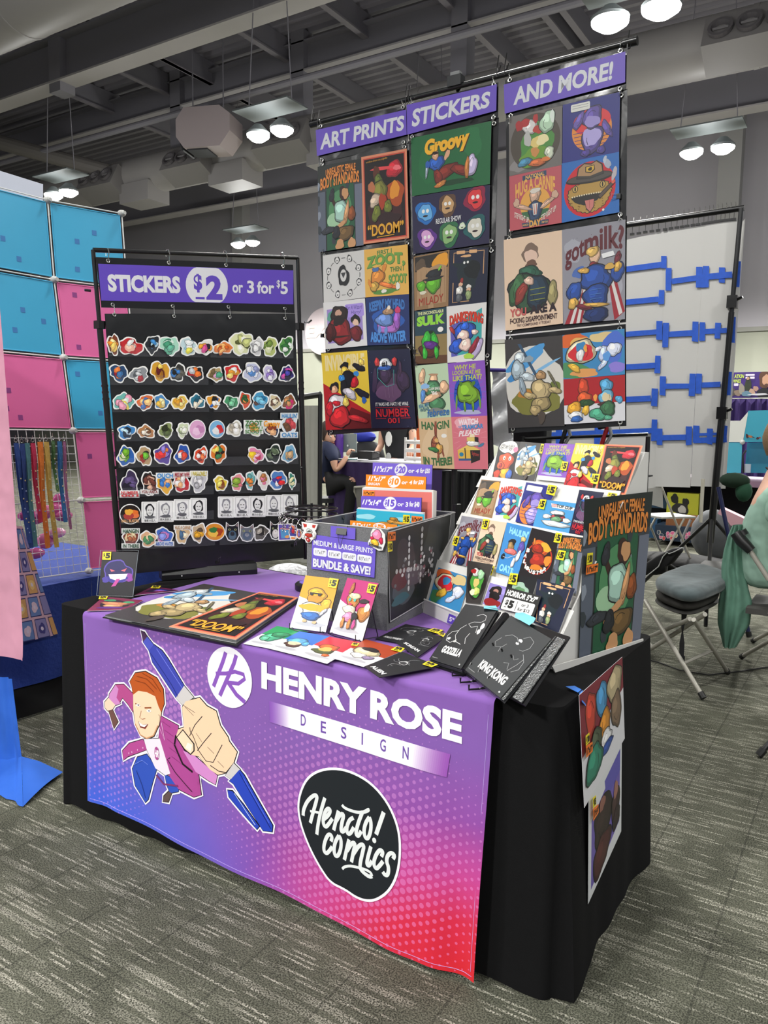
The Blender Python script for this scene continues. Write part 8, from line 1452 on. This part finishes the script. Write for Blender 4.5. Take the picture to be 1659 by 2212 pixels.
# seated man in navy T-shirt
def seated_man():
    Y=5.6; hp=pt(400,700,Y); pr=empty('person',V(hp.x-.1,Y,0),'seated person in a navy T-shirt and black trousers, bent over the white table','person')
    g=lambda x,y,dy=0:pt(x,y,Y+dy)
    pel=g(330,760); ch=g(345,500,-.02); nk=g(345,262); sh=g(350,330); kn=g(640,720,-.05); an=g(560,1060,.02); an=V(an.x,an.y,.08); el=g(440,610,-.16); wr=g(570,440,-.05); hn=g(600,390,-.02)
    body=[(*pel,.14,.12),(*g(320,620),.13,.12),(*ch,.15,.12),(*sh,.12,.10),(*nk,.055,.055),(*g(400,220),.05,.05),
          (*g(410,440,-.16),.05,.05),(*el,.042,.042),(*g(520,520,-.1),.036,.036),(*wr,.028,.028),
          (*g(300,420,.2),.05,.05),(*g(330,560,.22),.04,.04),(*g(420,520,.15),.03,.03),
          (*kn,.075,.075),(*an,.05,.05),(*(an+V(.14,0,-.03)),.04,.035),(*(kn+V(0,.22,0)),.075,.075),(*(an+V(.05,.25,0)),.05,.05),(*(an+V(.18,.25,-.03)),.04,.035)]
    ed=[(0,1),(1,2),(2,3),(3,4),(4,5),(3,6),(6,7),(7,8),(8,9),(3,10),(10,11),(11,12),(0,13),(13,14),(14,15),(0,16),(16,17),(17,18)]
    skinbody('body',body,ed,SK,pr,2)
    up_=lambda i,k=1.13:(*body[i][:3],body[i][3]*k+.004,body[i][4]*k+.004)
    hem=body[6]; slv=V(body[6][:3])+(V(body[7][:3])-V(body[6][:3]))*.45; sl2=V(body[10][:3])+(V(body[11][:3])-V(body[10][:3]))*.4
    skinbody('t_shirt',[up_(0,1.05),up_(1),up_(2),up_(3),(*nk,.062,.062),up_(6,1.3),(*slv,.062,.062),up_(10,1.3),(*sl2,.06,.06)],[(0,1),(1,2),(2,3),(3,4),(3,5),(5,6),(3,7),(7,8)],mat('#1c2440',.85),pr,2)
    skinbody('trousers',[up_(0,1.1),up_(13),up_(14),up_(16),up_(17)],[(0,1),(1,2),(0,3),(3,4)],mat('#121214',.85),pr,2)
    head(pr,g(362,190),.105,V(.75,-.2,-.45),'short',mat('#2c1f18',.8,bump=.004,bscale=60)); hand(pr,V(*wr),V(hn)-V(wr),V(-.3,-.8,.3),.085,1.1)
    mb=MB(); mb.tube([g(330,95),g(395,150),g(440,225)],.012,BLKMETAL,6); mb.build('headset',pr)
    s=empty('stool',V(pel.x-.02,Y,0),'black folding stool under the seated person','stool'); mb=MB(); mb.lathe([(0,.0),(.19,.0),(.19,.05),(0,.05)],V(pel.x-.02,Y,.50),mat('#1a1a1c',.6),20); mb.build('seat',s)
    for dx,dy in ((-.28,-.2),(.24,-.2),(-.28,.22),(.24,.22)): leg(s,V(pel.x-.02+dx*.3,Y+dy*.3,.5),V(pel.x-.02+dx,Y+dy,.012),.014,m=mat('#6a6c6c',.3,metal=.6))
seated_man()
def standing():
    Y=6.4; c=pt(1140,300,Y); x=c.x; pr=empty('person',V(x,Y,0),'standing person in a black T-shirt with a pale print, behind the white table','person'); S=1.72
    b=[(x,Y,.92,.15,.11),(x,Y,1.12,.15,.11),(x,Y,1.36,.18,.11),(x,Y,1.48,.07,.06),(x,Y,1.56,.055,.055),(x+.2,Y-.02,1.40,.055,.055),(x+.27,Y-.1,1.15,.042,.042),(x+.36,Y-.34,1.10,.03,.03),(x-.2,Y-.02,1.40,.055,.055),(x-.24,Y,1.14,.042,.042),(x-.2,Y-.2,1.03,.03,.03),(x+.09,Y,.5,.07,.07),(x+.1,Y,.09,.05,.05),(x+.1,Y-.14,.05,.045,.035),(x-.09,Y,.5,.07,.07),(x-.1,Y,.09,.05,.05),(x-.1,Y-.14,.05,.045,.035)]
    ed=[(0,1),(1,2),(2,3),(3,4),(2,5),(5,6),(6,7),(2,8),(8,9),(9,10),(0,11),(11,12),(12,13),(0,14),(14,15),(15,16)]
    skinbody('body',b,ed,SK,pr,2); u=lambda i,k=1.14:(*b[i][:3],b[i][3]*k+.004,b[i][4]*k+.004)
    skinbody('t_shirt',[u(0,1.08),u(1),u(2),(x,Y,1.46,.08,.07),u(5,1.3),(x+.235,Y-.05,1.28,.06,.06),u(8,1.3),(x-.22,Y,1.28,.06,.06)],[(0,1),(1,2),(2,3),(2,4),(4,5),(2,6),(6,7)],mat('#131417',.85),pr,2)
    skinbody('trousers',[u(0,1.05),u(11),u(12),u(14),u(15)],[(0,1),(1,2),(0,3),(3,4)],mat('#1c1c22',.85),pr,2); head(pr,V(x,Y-.02,1.68),.105,V(.2,-1,-.1),'short',mat('#30221a',.8)); hand(pr,V(x+.36,Y-.34,1.10),V(.4,-.8,-.2),V(0,0,1)); hand(pr,V(x-.2,Y-.2,1.03),V(0,-1,-.2),V(0,0,1))
    p=pt(1035,250,Y-.2); mb=MB(); mb.ball(p,.06,mat('#c9cac4',.7),10,(.8,.15,1.5)); mb.ball(p+V(.0,0,-.22),.05,mat('#9a9c98',.7),10,(.8,.15,1.2)); mb.build('shirt_print',pr)
standing()
# black draped table, folding chairs seen behind the bin
mb=MB(); a,b=PY(3.3)(955,1016),PY(3.3)(1075,1016); mb.grid(lambda u,v:V(a.x+(b.x+.9-a.x)*u,3.3+.012*math.sin(u*120),a.z*(1-v)+.01*v),90,2,mat('#0f1012',.8)); mb.slab([V(a.x,3.3,a.z),V(b.x+.9,3.3,a.z),V(b.x+.9,3.9,a.z),V(a.x,3.9,a.z)],(0,0,1),.01,mat('#0f1012',.8)); tag(mb.build('black_tablecloth'),'black pleated cloth over a table behind the banner stand pole','tablecloth')
p=PY(2.7)(1010,1100); fchair(V(p.x-.02,2.55,0),3.0,'grey folding chair standing right behind the table, under the banner','#77787a'); p=PY(4.2)(845,1010); fchair(V(p.x,4.2,0),2.9,'grey folding chair whose rounded back shows above the purple $20 card','#6c6a66')
cc=[pb(1063,800)+V(0,.5,0)]; mb=MB(); q_=PY(3.1); mb.grid(lambda u,v:(lambda a,b,c,d:(a*(1-u)+b*u)*(1-v)+(d*(1-u)+c*u)*v)(q_(1062,803),q_(1125,806),q_(1125,985),q_(1062,960))+V(0,.02*math.sin(v*14+u*5),0),8,24,mat('#c9cacc',.25,bump=.02,bscale=7)); mb.tube([q_(1050,799),q_(1125,801)],.012,mat('#3c2c80',.4),8); mb.cyl(q_(1052,799),V(q_(1052,799).x,3.1,.01),.012,BLKMETAL,8); mb.cyl(q_(1125,801),V(q_(1125,801).x,3.1,.01),.012,BLKMETAL,8); tag(mb.build('plastic_sheet',smooth=True),'shiny white plastic sheet hanging between the middle and right banner columns','sheet')
def clampm(x,y,c,label): p=PY(2.3)(x,y); mb=MB(); mb.tube([p+V(0,0,-.05),p+V(.015,0,0),p+V(.03,0,.05)],.012,mat(c,.4),8); mb.tube([p+V(.02,0,-.05),p+V(.05,0,-.0),p+V(.03,0,.06)],.010,mat('#a8aaac',.3,metal=.5),8); mb.tube([p+V(.03,0,.05),p+V(-.02,0,.04)],.013,mat('#141416',.5),8); tag(mb.build('clamp',smooth=True),label,'clamp','clamps above the tiered display')
br=empty('cross_rail',PY(2.3)(1250,935)-V(0,0,.02),'thin rail just under the right banner column','rail'); mb=MB(); mb.tube([PY(2.3)(1130,948),PY(2.3)(1400,938)],.008,BLKMETAL,8); mb.build('bar',br)
for s_ in (1130,1400): mb=MB(); p=PY(2.3)(s_,943); mb.tube([p,V(p.x,2.3,.01)],.012,BLKMETAL,8); mb.build('leg',br)
clampm(1212,940,'#2c2e30','dark spring clamp on the rail under the right banner'); clampm(1300,940,'#b01c28','red-handled clamp on the rail under the right banner')
mb=MB(); p=PY(2.6)(1150,945); mb.box(p,(.2,.08,.09),mat('#101012',.5)); mb.box((p.x,2.6,p.z/2-.02),(.03,.03,p.z-.05),mat('#101012',.5)); tag(mb.build('speaker_box'),'small black box on a post under the right banner column','box')
# crumpled white plastic seen behind the purple runner
mb=MB(); p=PY(1.5)(630,1232); mb.ball(V(p.x,1.5,p.z-.03),.12,mat('#d8dadc',.25,bump=.03,bscale=22),18,(1.3,.8,.55)); tag(mb.build('plastic_bag',smooth=True),'crumpled white plastic bag showing beyond the rear edge of the purple runner','plastic bag')
mb=MB(); zb=p.z-.09; mb.box((p.x-.02,1.55,zb/2),(.5,.35,zb),mat('#8a7a54',.8)); tag(mb.build('cardboard_box'),'tan cardboard box under the crumpled white plastic, behind the table','box')
# ---------------------------------------------------------------- person in mint T-shirt at the right edge
def mint():
    Y=3.0; pr=empty('person',V(2.03,Y,0),'person in a mint T-shirt sitting with their back turned at the right edge','person'); x=1.965
    MT=mat('#8cac9c',.9,noise=.06,nscale=8,bump=.03,bscale=7)
    b=[(x,Y,.50,.17,.15),(x-.02,Y,.68,.17,.14),(x-.03,Y,.88,.19,.145),(x-.0,Y,1.04,.16,.12),(x+.0,Y,1.14,.07,.07),(x+.01,Y-.01,1.24,.06,.06),(x+.02,Y-.2,1.02,.065,.065),(x+.1,Y-.28,.80,.045,.045),(x+.34,Y-.26,.74,.033,.033),(x+.04,Y+.22,1.02,.065,.065),(x+.16,Y+.3,.80,.045,.045),(x+.4,Y+.24,.76,.033,.033),(x+.42,Y-.12,.50,.085,.08),(x+.44,Y-.12,.08,.05,.05),(x+.58,Y-.12,.05,.045,.035),(x+.42,Y+.12,.50,.085,.08),(x+.44,Y+.12,.08,.05,.05),(x+.58,Y+.12,.05,.045,.035)]
    ed=[(0,1),(1,2),(2,3),(3,4),(4,5),(3,6),(6,7),(7,8),(3,9),(9,10),(10,11),(0,12),(12,13),(13,14),(0,15),(15,16),(16,17)]
    skinbody('body',b,ed,SK,pr,2); u=lambda i,k=1.14:(*b[i][:3],b[i][3]*k+.006,b[i][4]*k+.006)
    skinbody('t_shirt',[(x,Y,.52,.19,.17),u(1),u(2,1.1),u(3,1.12),(x+.03,Y,1.12,.075,.075),u(6,1.35),(x+.06,Y-.245,.90,.075,.075),u(9,1.35),(x+.1,Y+.265,.90,.075,.075)],[(0,1),(1,2),(2,3),(3,4),(3,5),(5,6),(3,7),(7,8)],MT,pr,2)
    skinbody('trousers',[(x,Y,.46,.18,.15),u(12),u(13),u(15),u(16)],[(0,1),(1,2),(0,3),(3,4)],mat('#8c7c60',.85),pr,2)
    head(pr,V(x+.02,Y-.02,1.335),.105,V(.85,.5,-.1),'short',mat('#7a6044',.8,bump=.003,bscale=90)); hand(pr,V(x+.34,Y-.26,.74),V(1,.1,-.1),V(0,0,1)); hand(pr,V(x+.4,Y+.24,.76),V(1,-.1,-.1),V(0,0,1))
    mb=MB(); mb.tube([V(x-.06,Y-.04,1.19),V(x-.0,Y-.09,1.15),V(x+.08,Y-.07,1.09)],.006,mat('#2a1a14',.6),6); mb.build('lanyard_cord',pr)
mint()
Yc=3.0; ch=empty('folding_chair',V(2.08,Yc,0),'folding chair with black backrest caps under the person in mint','folding chair'); cpl=PY(2.78)
mb=MB(); mb.tube([cpl(*c7(945,650)),cpl(*c7(1000,720)),cpl(*c7(1080,800))],[.028,.032,.026],mat('#1a1a1b',.35),10); mb.tube([cpl(*c7(985,640))+V(0,.02,0),cpl(*c7(1010,680))+V(0,.02,0)],.03,mat('#1a1a1b',.35),10); mb.build('backrest',ch,smooth=True)
leg(ch,cpl(*c7(1070,800)),cpl(*c7(1225,1040)),.013,False); leg(ch,V(2.18,2.8,.44),PZ(.015)(*c7(1000,1672)),.012); leg(ch,V(2.22,3.2,.44),PZ(.015)(*c7(1000,1640))+V(.02,.35,0),.012); leg(ch,V(1.98,2.8,.44),V(2.4,2.8,.015),.012)
mb=MB(); mb.box((2.08,Yc,.435),(.42,.42,.03),pad); mb.build('seat',ch)
# hoodie hanging on that chair
hpl=PY(2.9); H1=[(940,570),(905,610),(880,680),(850,800),(830,930),(838,1060),(805,1240),(800,1390),(845,1575),(905,1592),(955,1580),(965,1470),(952,1425),(1000,1448),(1050,1450),(1082,1380),(1088,1180),(1040,1060),(1010,900),(1000,740),(1000,600)]
HL=[(925,590),(885,680),(852,800),(832,930),(836,1060),(806,1240),(802,1390),(848,1580)]; HR=[(1005,585),(1000,700),(1012,860),(1030,980),(1060,1130),(1088,1220),(1070,1400),(960,1590)]
def hood(u,v):
    t=v*7; i=min(int(t),6); f=t-i; l=hpl(*c7(HL[i][0]+(HL[i+1][0]-HL[i][0])*f,HL[i][1]+(HL[i+1][1]-HL[i][1])*f)); r=hpl(*c7(HR[i][0]+(HR[i+1][0]-HR[i][0])*f,HR[i][1]+(HR[i+1][1]-HR[i][1])*f))
    ang=u*2*PI; x=.5-.5*math.cos(ang); p=l+(r-l)*x; th=(.035+.02*v)*math.sin(ang); return p+V(0,-th*(1 if u<.5 else .8)-.014*math.sin(x*17+v*4)*(math.sin(ang)>0)*math.sin(PI*x),0)
mb=MB(); mb.grid(hood,48,36,mat('#5a8270',.92,noise=.12,nscale=9,bump=.012,bscale=12)); tag(mb.build('hoodie',smooth=True,ang=75),'sage green hoodie hanging off the back of the chair at the right edge','hoodie')
mb=MB(); q=PY(4.0)(*c9(200,1900)); mb.ball(q,.075,mat('#16301f',.85,bump=.01,bscale=10),14,(1.3,.7,.7)); mb.ball(q+V(.06,0,-.07),.06,mat('#1c4a33',.85),12,(.9,.7,1.2)); tag(mb.build('green_jacket',smooth=True),'dark green jacket draped over a chair behind the person in mint','jacket')
jc=empty('folding_chair',V(q.x,4.0,0),'pale folding chair under the dark green jacket','folding chair'); leg(jc,q+V(-.2,0,.0),q+V(-.2,0,-.3),.012,False,m=mat('#c8c4b4',.4)); leg(jc,q+V(-.1,0,-.05),V(q.x+.15,4.0,.01),.014,m=mat('#1c2450',.5)); leg(jc,q+V(.2,.3,-.05),V(q.x+.3,4.3,.01),.014,m=mat('#1c2450',.5)); leg(jc,V(q.x-.1,4.2,.44),V(q.x+.02,4.3,.01),.012,m=mat('#1c2450',.5))
mb=MB(); mb.box((q.x,4.05,.44),(.4,.4,.03),pad); mb.build('seat',jc)
# black leg tip of something at the right edge and a cable on the carpet
a=PZ(.0)(1640,1636)+V(0,0,.012); hb=a+V(.42,.34,.62); tr=empty('tripod',V(hb.x,hb.y,0),'black tripod whose foot pokes in at the right edge of the aisle','tripod')
for e in (a,V(hb.x+.5,hb.y-.1,.012),V(hb.x-.05,hb.y+.5,.012)): leg(tr,hb,e,.012,m=BLKMETAL)
mb=MB(); mb.cyl(hb-V(0,0,.1),hb+V(0,0,.9),.014,BLKMETAL,10); mb.build('pole',tr)
cb=MB(); cb.tube([PZ(.006)(*p) for p in ((1385,1422),(1420,1430),(1470,1448),(1530,1458),(1600,1450),(1665,1440))],.004,mat('#121212',.6),6); tag(cb.build('cable',smooth=True),'thin black cable lying on the carpet behind the cushion chair','cable')
